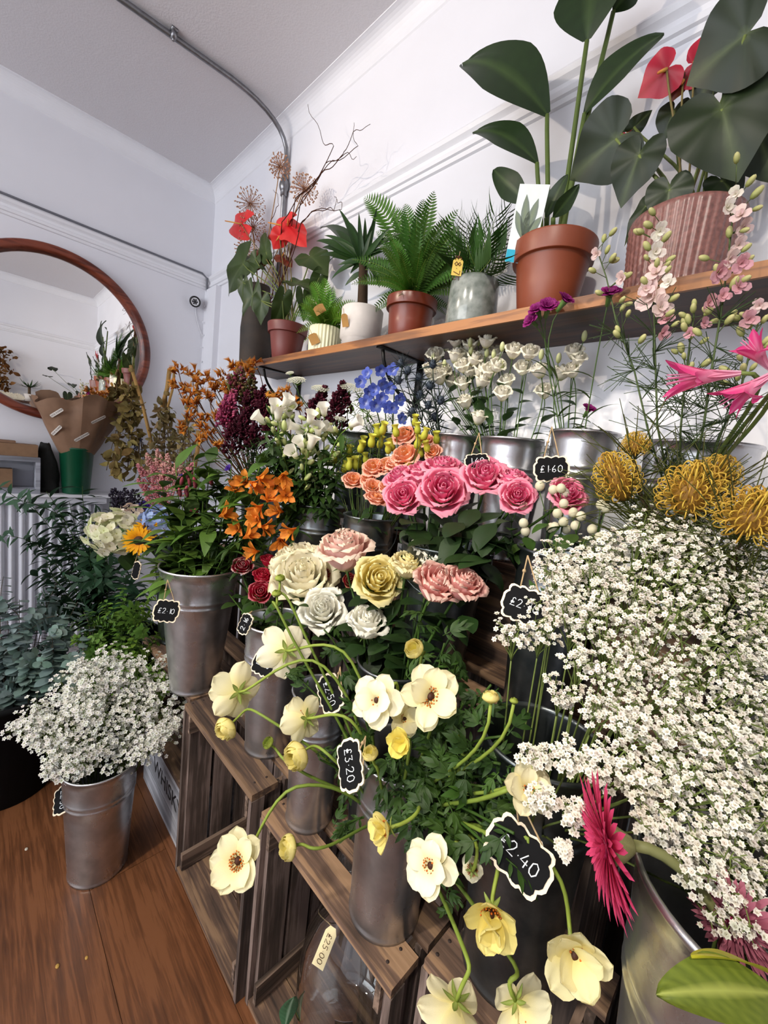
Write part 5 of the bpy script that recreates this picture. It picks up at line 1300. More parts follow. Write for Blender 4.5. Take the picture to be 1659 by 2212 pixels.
def plume(name, label, key, u, v, D, length, width, c, c2, group, lean=(0, 1, 0), n=150, foot=None, mat_=None, size=0.006, ta=0.9):
    """dense tapering flower spike"""
    p = at(u, v, D=D); f = facing(p, *lean); base = p-f*length
    foot = foot or bucket_foot(key, p)
    t = thing(name, label, 'flower', foot, group); B = Matrix.Translation(-foot); L = (base-foot).length
    path = herm(foot, Vector((0, 0, L)), base, f*L, 8)
    stem_mesh(t, path+[p], 0.0018, srgb('#4c4a2c'), r1=0.0008)
    m = MB(); bl = mbt('blob', lambda: MB().ball((0, 0, 0), 1, (1, 1, 1), 5, 3, (0.7, 0.7, 1.2)))
    for i in range(n):
        s = random.random()**0.8; r = width*(1-s)**ta*rnd(0.3, 1)+width*0.06; a = rnd(0, 6.28)
        M = frame(base+f*length*s, f, a); q = M @ Vector((0, r, rnd(0, 0.012)))
        m.add(bl, B @ frame(q, (M.to_3x3() @ Vector((0, 1, 0.8)))) @ SC(size*rnd(0.7, 1.3)), vary(mixc(c, c2, random.random()), 0.2))
    stuff(m.build('florets', mat_ or PETAL, t))
    return t
DK, DK2, MGN = srgb('#350c1c'), srgb('#571629'), srgb('#8e2c52')
am = [(498, 815, srgb('#6b6a34'), MGN), (520, 800, srgb('#6d7034'), MGN), (545, 815, srgb('#5c6030'), DK2), (570, 840, DK, DK2), (535, 885, DK, DK2), (500, 920, DK, DK2), (572, 905, DK, DK2), (490, 860, MGN, srgb('#b0587c')), (555, 850, DK, DK2), (505, 850, MGN, srgb('#d06a8c')), (535, 850, DK, DK2), (560, 870, DK, DK2), (585, 850, srgb('#5e6a30'), DK2), (520, 905, DK, DK2), (550, 920, DK, DK2), (480, 880, MGN, DK2), (700, 840, DK, DK2), (725, 855, DK, DK2), (740, 830, DK, DK2)]
for i, (u, v, c, c2) in enumerate(am):
    plume('amaranth', 'dark red plumed amaranth spike, %s in its bunch' % nth(i, len(am)), 'amar', u, v, 1.40 if u < 650 else 1.25, rnd(0.08, 0.12), 0.045, c, c2, 'dark red amaranth spikes', (rnd(-0.5, 0.5), 1, 0.2), 200)
AF = [(500, 930, 1.42, 0), (540, 950, 1.38, 0), (570, 940, 1.36, 0), (520, 970, 1.38, 0), (590, 960, 1.34, 0), (480, 960, 1.44, 0)]
AFL = grid_labels(AF, 2, 'leafy dark stem under the amaranth plumes')
for fi, (u, v, D, n_) in enumerate(AF):
    p = at(u, v, D=D)
    branch('amaranth_foliage', AFL[fi], bucket_foot('amar', p), p, 'leafy stems under the amaranth', 'ovl', lambda: leaf_mb(1, 0.45, (1, 1, 1), (0.9, 1, 0.9), 0.2, 1.1, 0.1, 0.45, 5, 2, 0.5), 14, 0.05, G_DARK, sprigs=2)
# campanula
CW, CG = srgb('#f1eee2'), srgb('#a9b85a')
def bell_mb():
    b = MB(); n = 20
    prof = [(0.02, 0), (0.16, 0.04), (0.22, 0.25), (0.25, 0.5), (0.30, 0.75), (0.44, 0.95), (0.46, 1.0)]
    b.lathe(prof, [[mixc(CG, CW, min(1, k/2.5))]*n for k in range(7)], n, fn=lambda a, z, i: 1+0.12*math.cos(5*a)*max(0, z-0.4))
    for k in range(5): b.add(leaf_mb(0.5, 0.12, G_LIGHT, G_YEL, 0.5, 0.15, 0, 0.4, 4, 2, 0.9), RZ(k*2*PI/5))
    return b
cp = [(611, 882), (622, 890), (700, 899), (667, 916), (755, 921), (663, 942), (687, 942), (654, 968), (667, 973), (590, 893), (640, 985), (600, 910), (575, 915), (720, 930), (633, 905), (650, 925), (615, 930)]
cp.sort()
for i, (u, v) in enumerate(cp):
    p = at(u, v, D=1.10+rnd(-0.03, 0.03)); f = facing(p, rnd(-0.5, 0.6), rnd(0.1, 1.0), rnd(0.1, 0.6))
    t, path, B = simple_stem('campanula', 'white campanula stem with pale green buds, %s in its bunch' % nth(i, len(cp)), 'campan', p, f, 'white campanula stems', 0.002, G_LIGHT)
    put('bell_flower', tpl('bell|c', bell_mb, PETAL), t, B @ frame(p, f) @ SC(rnd(0.034, 0.042)))
    for k in range(6):
        q = path[10-k]+Vector((rnd(-1, 1), rnd(-1, 1), rnd(-1, 1)))*0.012; d = facing(q, rnd(-1, 1), rnd(0.2, 1), rnd(0, 0.7))
        put('bud', tpl('bud|camp', lambda: bell_bud_mb(srgb('#8fa648'), srgb('#cfd39a')), LEAF), t, B @ frame(q, d) @ SC(rnd(0.020, 0.032)))
    lv = MB(); lm = mbt('cl', lambda: leaf_mb(1, 0.26, (1, 1, 1), (0.9, 1, 0.85), 0.2, 1.2, 0.15, 0.4, 5, 2, 0.8))
    for k in range(12):
        q = path[2+k % 8]; d = facing(q, rnd(-1, 1), rnd(-0.3, 0.8), rnd(-0.2, 0.8)); lv.add(lm, B @ frame(q, d, rnd(0, 6)) @ SC(rnd(0.04, 0.065)), vary(mixc(G_DARK, G_MID, rnd(0.2, 1)), 0.2))
    lv.build('leaves', LEAF, t)
CF_ = [(590, 985), (620, 960), (650, 1000), (690, 990), (720, 1000), (600, 1030), (640, 1040), (680, 1040), (710, 1040), (575, 950)]
CFL = grid_labels(CF_, 2, 'leafy green stem below the white campanula')
for fi, (u, v) in enumerate(CF_):
    p = at(u, v, D=1.12)
    branch('campanula_foliage', CFL[fi], bucket_foot('campan', p, 0.7, 0.1), p, 'leafy stems below the campanula', 'cl2', lambda: leaf_mb(1, 0.34, (1, 1, 1), (0.9, 1, 0.85), 0.2, 1.1, 0.12, 0.42, 5, 2, 0.6), 18, 0.058, mixc(G_DARK, G_MID, rnd(0, 0.6)), sprigs=3)
# lace flowers
for i, (u, v, r) in enumerate([(640, 822, 20), (692, 840, 20), (757, 838, 24), (626, 806, 9), (735, 905, 14)]):
    p = at(u, v, D=1.25); R = pxm(r, p); f = facing(p, rnd(-0.3, 0.3), 1, 0.35)
    t, path, B = simple_stem('lace_flower', 'white flat-topped lace flower, %s above the campanula' % ['first from the left', 'third from the left', 'largest of the row', 'small bud at the far left', 'lowest one'][i], 'lace', p-f*R*0.6, f, 'white lace flowers', 0.0016, G_MID)
    m = MB(); st = MB(); fm = mbt('lacef', lambda: floret_mb(srgb('#efeee2'), srgb('#b3b878'), 5, False))
    for k in range(70):
        a = k*2.4; q = math.sqrt(k/70); e = frame(p, f) @ Vector((R*q*math.cos(a), R*q*math.sin(a), R*0.25*(1-q*q)))
        m.add(fm, B @ frame(e, f, rnd(0, 6)) @ SC(R*0.30), vary((0.95, 0.95, 0.92), 0.1))
        if k % 4 == 0: st.tube([path[-1]+B.translation, e+B.translation], 0.0005, G_LIGHT, 3, cap=False)
    stuff(m.build('florets', PETAL, t)); st.build('umbel_rays', LEAF, t)
# soft green filler under lace flowers and delphinium
FS = [(660, 870, 1.3), (720, 880, 1.28), (760, 880, 1.25), (790, 900, 1.2), (830, 910, 1.15), (770, 850, 1.3), (700, 870, 1.3), (845, 880, 1.15), (740, 950, 1.15), (720, 970, 1.12), (760, 960, 1.12)]
FSL = grid_labels(FS, 2, 'feathery green filler stem behind the peach lisianthus')
for fi, (u, v, D) in enumerate(FS):
    p = at(u, v, D=D)
    branch('filler_stem', FSL[fi], bucket_foot('delph' if u > 750 else 'lace', p), p, 'feathery green filler stems', 'needl', lambda: leaf_mb(1, 0.10, (1, 1, 1), (1, 1, 0.9), 0.2, 0.9, 0.1, 0.4, 4, 2, 0.8), 34, 0.04, mixc(G_MID, G_LIGHT, rnd(0, 0.8)), sprigs=4, opposite=False)
# delphinium
BLU, BLU2 = srgb('#4356b8'), srgb('#8fa0e0')
dsp = [[(795, 808), (780, 825), (797, 848), (812, 875), (790, 870)], [(850, 800), (843, 838), (861, 862), (866, 905), (850, 880)], [(822, 800), (822, 828), (824, 860), (838, 880), (812, 840)]]
for i, fl in enumerate(dsp):
    top = at(fl[0][0]+3, fl[0][1]-14, D=1.14)
    t, path, B = simple_stem('delphinium', 'blue delphinium spike, %s of the three' % ['leftmost', 'rightmost', 'middle'][i], 'delph', top, facing(top, 0, 1, 0.1), 'blue delphinium spikes', 0.002, G_MID)
    me = tpl('petal|del', lambda: petal(1, 0.75, lambda s, q: mixc(srgb('#c9d0ee'), mixc(BLU, BLU2, 0.2), min(1, s*2.2)), 1.0, 1.45, 0.15, 0.65, 6, 4, 0.02, 6, 0, 0.25), PETAL)
    for (u, v) in fl:
        p = at(u, v, D=1.12+rnd(-.02, .02)); f = facing(p, rnd(-0.6, 0.6), rnd(-0.5, 0.3), 0.8); R = pxm(rnd(30, 38), p)/2
        for k in range(7): put('petal', me, t, B @ frame(p, f, k*2*PI/5+(0.5 if k > 4 else 0)) @ RX(0.4*(k > 4)+rnd(-.1, .15)) @ SC(R*(1 if k < 5 else 0.6)), vary((1, 1, 1), 0.2))
        MB().tube([min(path, key=lambda q: (q-p).length)+B.translation, p-f*R*0.1+B.translation], 0.0008, G_MID, 4).build('flower_stalk', LEAF, t)
# eryngium thistles
er = [(862, 826), (906, 820), (935, 792), (880, 806), (930, 838), (905, 858), (888, 895), (950, 870), (925, 880), (868, 790), (940, 905)]
er.sort()
for i, (u, v) in enumerate(er):
    p = at(u, v, D=1.02+rnd(-.02, .03)); f = facing(p, rnd(-0.4, 0.4), 0.9, 0.3)
    t, path, B = simple_stem('thistle', 'spiky dark blue-grey thistle, %s of its bunch' % nth(i, len(er)), 'eryng', p, f, 'blue-grey thistles', 0.0016, srgb('#39463a'))
    M = B @ frame(p, f, rnd(0, 6)); c = srgb('#2c353c')
    MB().ball((0, 0, 0.006), 0.009, srgb('#2f3844'), 10, 8, (1, 1, 1.3)).build('head', SOLID, t, M=M)
    sp = MB()
    for k in range(26):
        a = k*2.4; th = rnd(0.4, 1.7); d = Vector((math.sin(th)*math.cos(a), math.sin(th)*math.sin(a), math.cos(th)))
        sp.tube([(0, 0, 0.002), d*rnd(0.024, 0.042)], 0.0014, vary(c, 0.3), 3, r1=0.0002)
    sp.build('bracts', LEAF, t, M=M)
    lv = MB()
    for k in range(20):
        q = path[3+k % 8]; d = facing(q, rnd(-1, 1), rnd(-0.4, 0.8), rnd(-0.2, 0.8)); lv.add(mbt('needl', None), B @ frame(q, d, rnd(0, 6)) @ SC(rnd(0.03, 0.05)), vary(srgb('#26322a'), 0.3))
    lv.build('spiny_leaves', LEAF, t)

# ================================================================ ALSTROEMERIA
AO, AO2, AY = srgb('#d8741c'), srgb('#eb9a3c'), srgb('#eebf35')
def tepal_a(k):
    def col(s, q):
        c = mixc(AO, AO2, s)
        return mixc(c, AY, 0.7*(1-abs(q))*max(0, 0.8-s)) if k else mixc(c, srgb('#e88a50'), max(0, s-0.7))
    return petal(1, 0.26 if k else 0.40, col, 0.12 if k else 0.22, 0.75 if k else 1.15, 0.25, 0.74, 8, 4, 0.03, 5, 0, 0.16, 0.35)
ab = [(508, 1054), (528, 1040), (550, 1047), (567, 1033), (581, 1075), (618, 1071), (487, 1110), (511, 1141), (553, 1124), (557, 1099), (539, 1155), (599, 1103), (626, 1148), (546, 1192), (606, 1172), (612, 1032), (595, 1048), (575, 1140)]
ab.sort()
for i, (u, v) in enumerate(ab):
    p = at(u, v, D=1.08+rnd(-.03, .03)); f = facing(p, rnd(-0.8, 0.8), rnd(-0.5, 0.6), 0.6); S = pxm(38, p)
    t, path, B = simple_stem('alstroemeria', 'orange alstroemeria trumpet flower, %s in its bunch' % nth(i, len(ab)), 'alstro', p-f*S*0.5, f, 'orange alstroemeria flowers', 0.0018, G_MID)
    for k in range(6): put('tepal', tpl('tepal|al%d' % (k % 2), lambda: tepal_a(k % 2), PETAL), t, B @ frame(p-f*S*0.5, f, k*PI/3) @ SC(S*rnd(1.0, 1.2)), vary((1, rnd(0.8, 1.05), 0.9), 0.14))
    sm = MB()
    for k in range(5): sm.tube([(0, 0, 0.1), (0.03*math.cos(k*1.2), 0.03*math.sin(k*1.2), 0.45), (0.10*math.cos(k*1.2), 0.10*math.sin(k*1.2)+0.05, 0.75)], 0.012, srgb('#c98a4a'), 4)
    sm.build('stamens', PETAL, t, M=B @ frame(p-f*S*0.5, f) @ SC(S))
    for k in range(6):
        q = path[4+k]; leaf_on(t, q, facing(q, rnd(-1, 1), rnd(-0.2, 0.9), rnd(-0.2, 0.8)), rnd(0.05, 0.085), 0.016, vary(mixc(G_DARK, G_MID, rnd(0.3, 1)), 0.2), 'lance', droop=1.2)
al = [(380, 1012), (420, 995), (452, 1000), (352, 1052), (400, 1050), (440, 1060), (470, 1040), (365, 1112), (412, 1120), (455, 1140), (345, 1180), (402, 1190), (470, 1180), (432, 1225), (382, 1230), (480, 1080), (500, 1000), (430, 1030), (395, 1080), (440, 1180), (490, 1215), (360, 1215), (560, 1010), (580, 1000), (530, 1110), (600, 1130)]
ALL_ = grid_labels(al, 4, 'leafy alstroemeria stem in the orange bunch')
for i, (u, v) in enumerate(al):
    p = at(u, v, D=1.17+rnd(-.05, .06)); foot = bucket_foot('alstro', p, 0.6)
    t = thing('alstroemeria_greenery', ALL_[i], 'foliage', foot, 'leafy alstroemeria stems'); L = (p-foot).length
    path = herm(foot, Vector((0, 0, L*0.8)), p, (p-foot)*0.9, 10); stem_mesh(t, path, 0.0022, G_LIGHT, r1=0.0014)
    for k in range(15):
        q = path[10-(k*8)//15]; d = facing(q, rnd(-1, 1), rnd(-0.1, 1.1), rnd(-0.3, 0.8)); leaf_on(t, q, d, rnd(0.07, 0.12), rnd(0.034, 0.048), vary(mixc(G_DARK, G_LIGHT, rnd(0.15, 0.7)), 0.2), 'lance', droop=rnd(0.8, 1.6)//0.4*0.4)
    if i in (4, 5, 8, 13, 18):
        for k in range(3):
            q = p+Vector((rnd(-1, 1), rnd(-1, 1), rnd(0, 1)))*0.02
            put('red_bud', tpl('red_bud|al', lambda: MB().ball((0, 0, 0.4), 0.5, srgb('#6b3a3a'), 7, 6, (0.4, 0.4, 1), tip=srgb('#b0485a')), PETAL), t, Matrix.Translation(-foot) @ frame(q, facing(q, rnd(-.4, .4), 1, 0.3)) @ SC(0.028))

# ================================================================ HYDRANGEA, SUNFLOWERS, ASTILBE, PURPLE FLOWERS
def hydrangea(label, u, v, D, dpx, c1, c2, n=70):
    p = at(u, v, D=D); R = pxm(dpx, p)/2; f = facing(p, -0.1, 0.5, 0.6)
    t, path, B = simple_stem('hydrangea', label, 'hydra', p-f*R*0.6, f, 'hydrangea heads', 0.003, G_MID)
    me = tpl('floret|hyd', lambda: (lambda b: [[b.add(petal(0.5, 0.52, lambda s, q: mixc((0.92, 0.95, 0.8), (1, 1, 1), s), 1.25, 1.5, 0.1, 0.6, 4, 3, 0.03, 5, 0, 0.3), RZ(k*PI/2)) for k in range(4)], b.ball((0, 0, 0.02), 0.05, (0.8, 0.8, 0.5), 5, 3), b][-1])(MB()), PETAL)
    for i in range(n):
        th = math.acos(1-1.55*(i+0.5)/n); a = i*2.4; d = frame((0, 0, 0), f).to_3x3() @ Vector((math.sin(th)*math.cos(a), math.sin(th)*math.sin(a), math.cos(th)*0.85))
        put('floret', me, t, B @ frame(p+d*R*rnd(0.75, 1.02), d+Vector((rnd(-1, 1), rnd(-1, 1), rnd(-1, 1)))*0.5, rnd(0, 6)) @ SC(R*0.55), vary(mixc(c1, c2, random.random()), 0.06))
    for k in range(3):
        leaf_on(t, path[7+k], facing(p, rnd(-1, 1), rnd(-1, 0), rnd(0.2, 0.8)), rnd(0.07, 0.1), 0.06, vary(G_MID, 0.15), 'ovate', droop=0.8)
hydrangea('pale green and cream hydrangea head left of the sunflowers', 247, 1150, 1.40, 100, srgb('#dfe3b8'), srgb('#efe6d8'))
hydrangea('blue hydrangea head behind the sunflowers', 345, 1128, 1.44, 78, srgb('#8fa6e0'), srgb('#b4c4ee'), 55)
hydrangea('peach-cream hydrangea head between the green and blue ones', 283, 1112, 1.50, 50, srgb('#eed2c4'), srgb('#f0e2d6'), 30)
def sunflower(label, u, v, D, dpx, face):
    p = at(u, v, D=D); R = pxm(dpx, p)/2; f = facing(p, *face)
    t, path, B = simple_stem('sunflower', label, 'hydra', p-f*R*0.2, f, 'sunflowers', 0.0035, G_MID)
    M = B @ frame(p, f)
    me = tpl('ray|sun', lambda: petal(1, 0.30, lambda s, q: mixc(srgb('#e08a10'), srgb('#f4b414'), min(1, s*1.6)), 1.35, 1.5, 0.2, 0.5, 6, 2, 0.0, 0, 0, 0.4, 0.6), PETAL)
    for lay in (0, 1):
        for i in range(15): put('ray_petal', me, t, M @ RZ(i*2*PI/15+lay*0.2+rnd(-.06, .06)) @ T(0, R*0.22, 0.002*lay) @ RX(0.15*lay+rnd(-.1, .15)) @ SC(R*0.78*(1-0.12*lay)), vary((1, 1, 1), 0.1))
    d = MB(); d.ball((0, 0, 0), 0.34, srgb('#2c1a0c'), 14, 7, (1, 1, 0.45))
    for i in range(60): a = i*2.4; r = 0.32*math.sqrt(i/60); d.ball((r*math.cos(a), r*math.sin(a), 0.13*(1-(r/0.34)**2)+0.02), 0.03, vary(srgb('#5a3410'), 0.4), 5, 3)
    d.build('seed_disc', SOLID, t, M=M @ SC(R))
sunflower('bright yellow sunflower, nearest of the sunflowers', 300, 1168, 1.36, 68, (-0.25, 0.1, 0.9))
sunflower('orange-yellow sunflower half hidden behind the nearest sunflower', 318, 1140, 1.40, 60, (-0.2, 0.7, 0.5))
sunflower('orange sunflower at the right below the blue hydrangea', 346, 1150, 1.42, 46, (0.3, 0.6, 0.5))
ast = [(300, 1008, -0.5), (318, 985, -0.3), (340, 975, -0.1), (362, 985, 0.1), (392, 985, 0.3), (418, 1000, 0.5), (330, 1010, -0.2), (355, 1020, 0.1), (300, 1040, -0.7)]
for i, (u, v, l) in enumerate(sorted(ast)):
    foot_a = BUCKETS['hydra'][0]+Vector((-0.02, 0.02, 0.25))
    plume('astilbe', 'feathery pink astilbe plume, %s of its bunch' % nth(i, len(ast)), 'hydra', u, v, 1.55, 0.15, 0.045, srgb('#d79a98'), srgb('#ecc8b8') if v < 990 else srgb('#d88a98'), 'pink astilbe plumes', (l, 1, 0.1), 230, size=0.0042, ta=1.0, foot=foot_a)
for i, (u, v, d, w) in enumerate([(340, 1058, 26, 'below the astilbe'), (312, 1096, 36, 'above the sunflowers'), (393, 1032, 20, 'beside the alstroemeria leaves'), (494, 1012, 20, 'under the kangaroo paw')]):
    frill('purple_flower', 'violet flower '+w, u, v, 0.62 if i < 2 else 0.6, d*1.15, (rnd(-.4, .4), 0.5, 0.7), 'hydra', 'violet flowers', srgb('#4a2a92'), srgb('#7a5ac0'), 8, 3)
ST_ = [(255, 1075), (270, 1060), (285, 1080), (265, 1095), (245, 1060), (290, 1060)]
STL = grid_labels(ST_, 2, 'dark purple-grey statice spray left of the astilbe')
for fi, (u, v) in enumerate(ST_):
    plume('statice', STL[fi], 'hydra', u, v, 1.62, 0.10, 0.045, srgb('#2f2a36'), srgb('#4a4252'), 'dark statice sprays', (rnd(-.6, .2), 1, 0.2), 170, size=0.004, ta=0.6)

# ================================================================ GREENERY AT THE LEFT
BINM = mat('black_bin_plastic', srgb('#0a0b0c'), 0.75, var=0.2, scale=20, spec=0.15)
def bin_(key, label, x, y, H, Rt, Rb):
    t = thing('black_bin', label, 'bucket', (x, y, 0.0005), 'black plastic bins')
    MB().lathe([(0, 0), (Rb, 0), (Rt, H-0.02), (Rt+0.006, H-0.02), (Rt+0.006, H), (Rt-0.004, H), (Rb-0.004, 0.01), (0, 0.01)], (1, 1, 1), 40).build('body', BINM, t)
    BUCKETS[key] = (Vector((x, y, 0.0005)), H, Rt)
bin_('bin_e', 'black plastic bin of eucalyptus on the floor at the left', -1.74, 0.07, 0.36, 0.15, 0.125)
bin_('bin_r', 'black plastic bin hidden under the ruscus stems', -1.85, 0.44, 0.42, 0.13, 0.11)
bin_('bin_p', 'black plastic bin of pittosporum behind the floor bucket', -1.56, 0.29, 0.36, 0.105, 0.09)
rus = [(100, 1062), (58, 1080), (72, 1150), (150, 1085), (178, 1050), (212, 1105), (240, 1075), (132, 1170), (182, 1190), (232, 1170), (70, 1235), (160, 1250), (222, 1245), (272, 1215), (200, 1130), (130, 1110), (100, 1210), (250, 1260), (290, 1260), (155, 1150), (205, 1220), (120, 1290), (270, 1290), (190, 1280), (240, 1320)]
rusl = lambda: leaf_mb(1, 0.30, (1, 1, 1), (0.92, 1, 0.9), 0.3, 0.9, 0.1, 0.42, 5, 2, 0.75)
RUL = grid_labels(rus, 5, 'arching dark ruscus stem before the radiator')
for fi, (u, v) in enumerate(rus):
    p = at(u, v, D=1.72+rnd(-.08, .06))
    branch('ruscus_stem', RUL[fi], bucket_foot('bin_r', p, 0.7), p, 'ruscus stems', 'rusl', rusl, 26, 0.092, srgb('#2d4c33'), sprigs=2, bow=0.25, ang=0.95, r=0.0025, taper=0.3)
eu = [(8, 1245), (42, 1295), (20, 1375), (62, 1420), (112, 1375), (30, 1480), (92, 1478), (142, 1440), (168, 1300), (205, 1350), (122, 1262), (60, 1548), (15, 1575), (150, 1330), (85, 1340), (5, 1310), (180, 1410), (-20, 1400), (-20, 1520), (110, 1530), (215, 1420), (45, 1360), (70, 1590), (130, 1590), (30, 1620), (95, 1610), (0, 1600)]
eul = lambda: leaf_mb(1, 0.72, (1, 1, 1), (0.95, 1, 1), 0.4, 0.8, 0.05, 0.5, 5, 3, 0.15, 0.2)
EUL = grid_labels(eu, 5, 'blue-grey eucalyptus stem in the black bin')
for fi, (u, v) in enumerate(eu):
    p = at(u, v, D=1.52+rnd(-.1, .1))
    branch('eucalyptus_stem', EUL[fi], bucket_foot('bin_e', p, 0.8), p, 'eucalyptus stems', 'eul', eul, 30, 0.054, mixc(srgb('#a3b2ae'), srgb('#6f8478'), random.random()), sprigs=4, bow=0.35, ang=1.1, stemc=srgb('#6a5a4a'))
pt = [(190, 1320), (230, 1300), (270, 1305), (310, 1330), (340, 1370), (360, 1410), (210, 1370), (250, 1350), (290, 1370), (320, 1410), (240, 1400), (200, 1410), (280, 1420), (350, 1440), (170, 1380), (300, 1310), (260, 1330), (225, 1340), (365, 1450), (370, 1480), (345, 1470)]
ptl = lambda: leaf_mb(1, 0.48, (1, 1, 1), (1, 1, 0.8), 0.3, 0.9, 0.08, 0.5, 4, 2, 0.5)
PTL = grid_labels(pt, 4, 'bushy small-leaved green stem behind the floor bucket')
for fi, (u, v) in enumerate(pt):
    p = at(u, v, D=1.42+rnd(-.05, .08))
    branch('pittosporum_stem', PTL[fi], bucket_foot('bin_p', p, 0.8), p, 'small-leaved green stems', 'ptl', ptl, 44, 0.036, mixc(srgb('#6d8c34'), srgb('#456a2c'), random.random()), sprigs=6, bow=0.3, ang=1.0, opposite=False)
# ================================================================ DRIED BUNDLES BY THE LEFT WALL
def dried(label, top, bot, wpx, D, c, c2, n, size, sticks):
    a, b = at(*top, D=D), at(*bot, D=D); t = thing('dried_bundle', label, 'dried flowers', a, 'dried bundles by the mirror'); R = pxm(wpx, a)/2
    st = MB(); lv = MB(); lm = mbt('dryl', lambda: leaf_mb(1, 0.55, (1, 1, 1), (0.85, 0.8, 0.7), 0.4, 1.5, 0.2, 0.5, 4, 2, 0.5, 0.1, 0.05, 5))
    for k in range(9):
        e = b+Vector((rnd(-1, 1), rnd(-1, 1), 0))*R*0.8; st.tube([q-a for q in herm(a, (b-a)*0.8, e, (b-a)*0.6, 5)], 0.0018, srgb('#6a5638'), 4)
    for i in range(n):
        s = rnd(0.15, 1); w = R*min(1, 0.25+s*1.1); q = a.lerp(b, s)+Vector((rnd(-1, 1), rnd(-1, 1), rnd(-0.3, 0.3)))*w*0.75
        d = Vector((rnd(-1, 1), rnd(-1, 1), rnd(-1.4, 0.4))); lv.add(lm, frame(q-a, d, rnd(0, 6)) @ SC(size*rnd(0.6, 1.3)), vary(mixc(c, c2, random.random()), 0.25))
    st.build('stalks', DRY, t); stuff(lv.build('dried_leaves', DRY, t))
    for (u0, v0, u1, v1, r) in sticks:
        MB().tube([at(u0, v0, D=D)-a, at((u0+u1)/2+3, (v0+v1)/2, D=D)-a, at(u1, v1, D=D)-a], r, srgb('#b08a52'), 7).build('cane', DRY, t)
    MB().lathe([(0.012, -0.01), (0.015, 0), (0.012, 0.01)], srgb('#8a7448'), 12).build('twine', DRY, t)
dried('brown dried leaf bundle hanging between the mirror and the canes', (284, 800), (268, 1020), 74, 2.02, srgb('#7d6a3e'), srgb('#a08c5a'), 260, 0.05, [(282, 790, 328, 960, 0.008)])
dried('dried seed-head bundle hanging beside the kangaroo paw', (360, 850), (352, 1030), 90, 2.05, srgb('#6a5c3a'), srgb('#94805a'), 230, 0.042, [(366, 798, 350, 880, 0.010), (376, 806, 362, 880, 0.006)])
dried('dried lavender-blue bundle low between the brown bundles', (302, 930), (300, 1005), 40, 2.10, srgb('#5c5f86'), srgb('#6d6d80'), 90, 0.022, [])
dried('pale dried grass bundle in front of the wall cane', (405, 880), (395, 1030), 60, 2.0, srgb('#6d6040'), srgb('#9a8a5c'), 120, 0.03, [(428, 930, 420, 1010, 0.010)])

# ================================================================ SHELF PLANTS
YP = YW-0.105
TERRA = mat('terracotta_plastic', srgb('#7d3c22'), 0.42, var=0.08, scale=12)
MAROON = mat('maroon_plastic', srgb('#74342c'), 0.45, var=0.08, scale=12)
BROWNP = mat('brown_plastic', srgb('#6b2a14'), 0.3, var=0.2, scale=14)
STONE = mat('white_stone', srgb('#d6cfc8'), 0.75, var=0.10, scale=25, bump=0.1)
CREAMC = mat('cream_ceramic', srgb('#e6e2bc'), 0.35, var=0.05)
GLAZE = mat('grey_glaze', srgb('#8d928c'), 0.18, scale=45, col2=srgb('#5f665f'), coat=0.4)
PINKC = mat('dusty_pink_ceramic', srgb('#80564f'), 0.35, scale=160, var=0.35, coat=0.15)
DARKV = mat('dark_wood_vase', srgb('#43372d'), 0.75, scale=9, col2=srgb('#26221f'), bump=0.3)
SOIL = mat('potting_soil', srgb('#1d140e'), 0.95, var=0.4, scale=120, bump=0.6)
def pot(name, label, u, H, Rt, Rb, material, y=YP, profile=None, fn=None, seg=40, soil=0.9, v=700):
    base = at(u, v, Y=y); p = Vector((base.x, y, ZS+0.0005))
    t = thing(name, label, 'plant pot', p, 'plant pots on the shelf')
    rm = Rb+(Rt-Rb)*0.74; pr = profile or [(0, 0), (Rb-0.001, 0), (Rb, 0.001), (Rb+(Rt-Rb)*0.4, H*0.4), (rm-0.0004, H*0.733), (rm, H*0.738), (rm+0.0003, H*0.742), (rm+0.006, H*0.744), (rm+0.0075, H*0.747), (rm+0.0078, H*0.755), (Rt+0.0062, H*0.975), (Rt+0.006, H*0.99), (Rt+0.0045, H), (Rt-0.002, H), (Rt-0.003, H*0.985), (Rt-0.006, H*0.8), (Rb, H*0.5)]
    MB().lathe(pr, (1, 1, 1), seg, fn=fn).build('body', material, t)
    MB().lathe([(Rt-0.004, H*soil), (0.0005, H*soil+0.004)], (1, 1, 1), 24).build('soil', SOIL, t)
    return p, Vector((p.x, p.y, p.z+H*soil))
def radial_mesh(rfn, L, W, c1, c2, rib, droop=0.25, fold=0.12, wave=0.03, nr=5, nt=36):
    """leaf grown around its stalk joint: tip along +Z, width X, upper side -Y"""
    rows = []; cols = []
    for i in range(nr+1):
        q = i/nr; row = []; cr = []
        for j in range(nt+1):
            a = -PI+2*PI*j/nt; r = rfn(a)*q; z = r*math.cos(a); x = r*math.sin(a)
            y = droop*(max(0, z))**2*1.0+fold*abs(x)*-1+droop*0.5*x*x+wave*math.sin(6*a)*q*q
            row.append((x*W, y*L, z*L))
            vein = max(0, 1-abs(math.sin(a*2.5))*9)*0.35+max(0, 1-abs(x)*26)*0.8
            cr.append(mixc(mixc(c1, c2, q), rib, min(0.8, vein)*(1-0.5*q)))
        rows.append(row); cols.append(cr)
    return MB().grid(rows, cols)
def heart_r(a):
    a = abs(a)
    k = [(0, 1.0), (0.12, 0.88), (0.3, 0.75), (0.6, 0.645), (1.0, 0.57), (1.5, 0.52), (2.0, 0.52), (2.5, 0.50), (2.85, 0.38), (3.05, 0.18), (3.1416, 0.08)]
    for (x0, y0), (x1, y1) in zip(k, k[1:]):
        if a <= x1: return y0+(y1-y0)*(a-x0)/(x1-x0)
    return 0.08
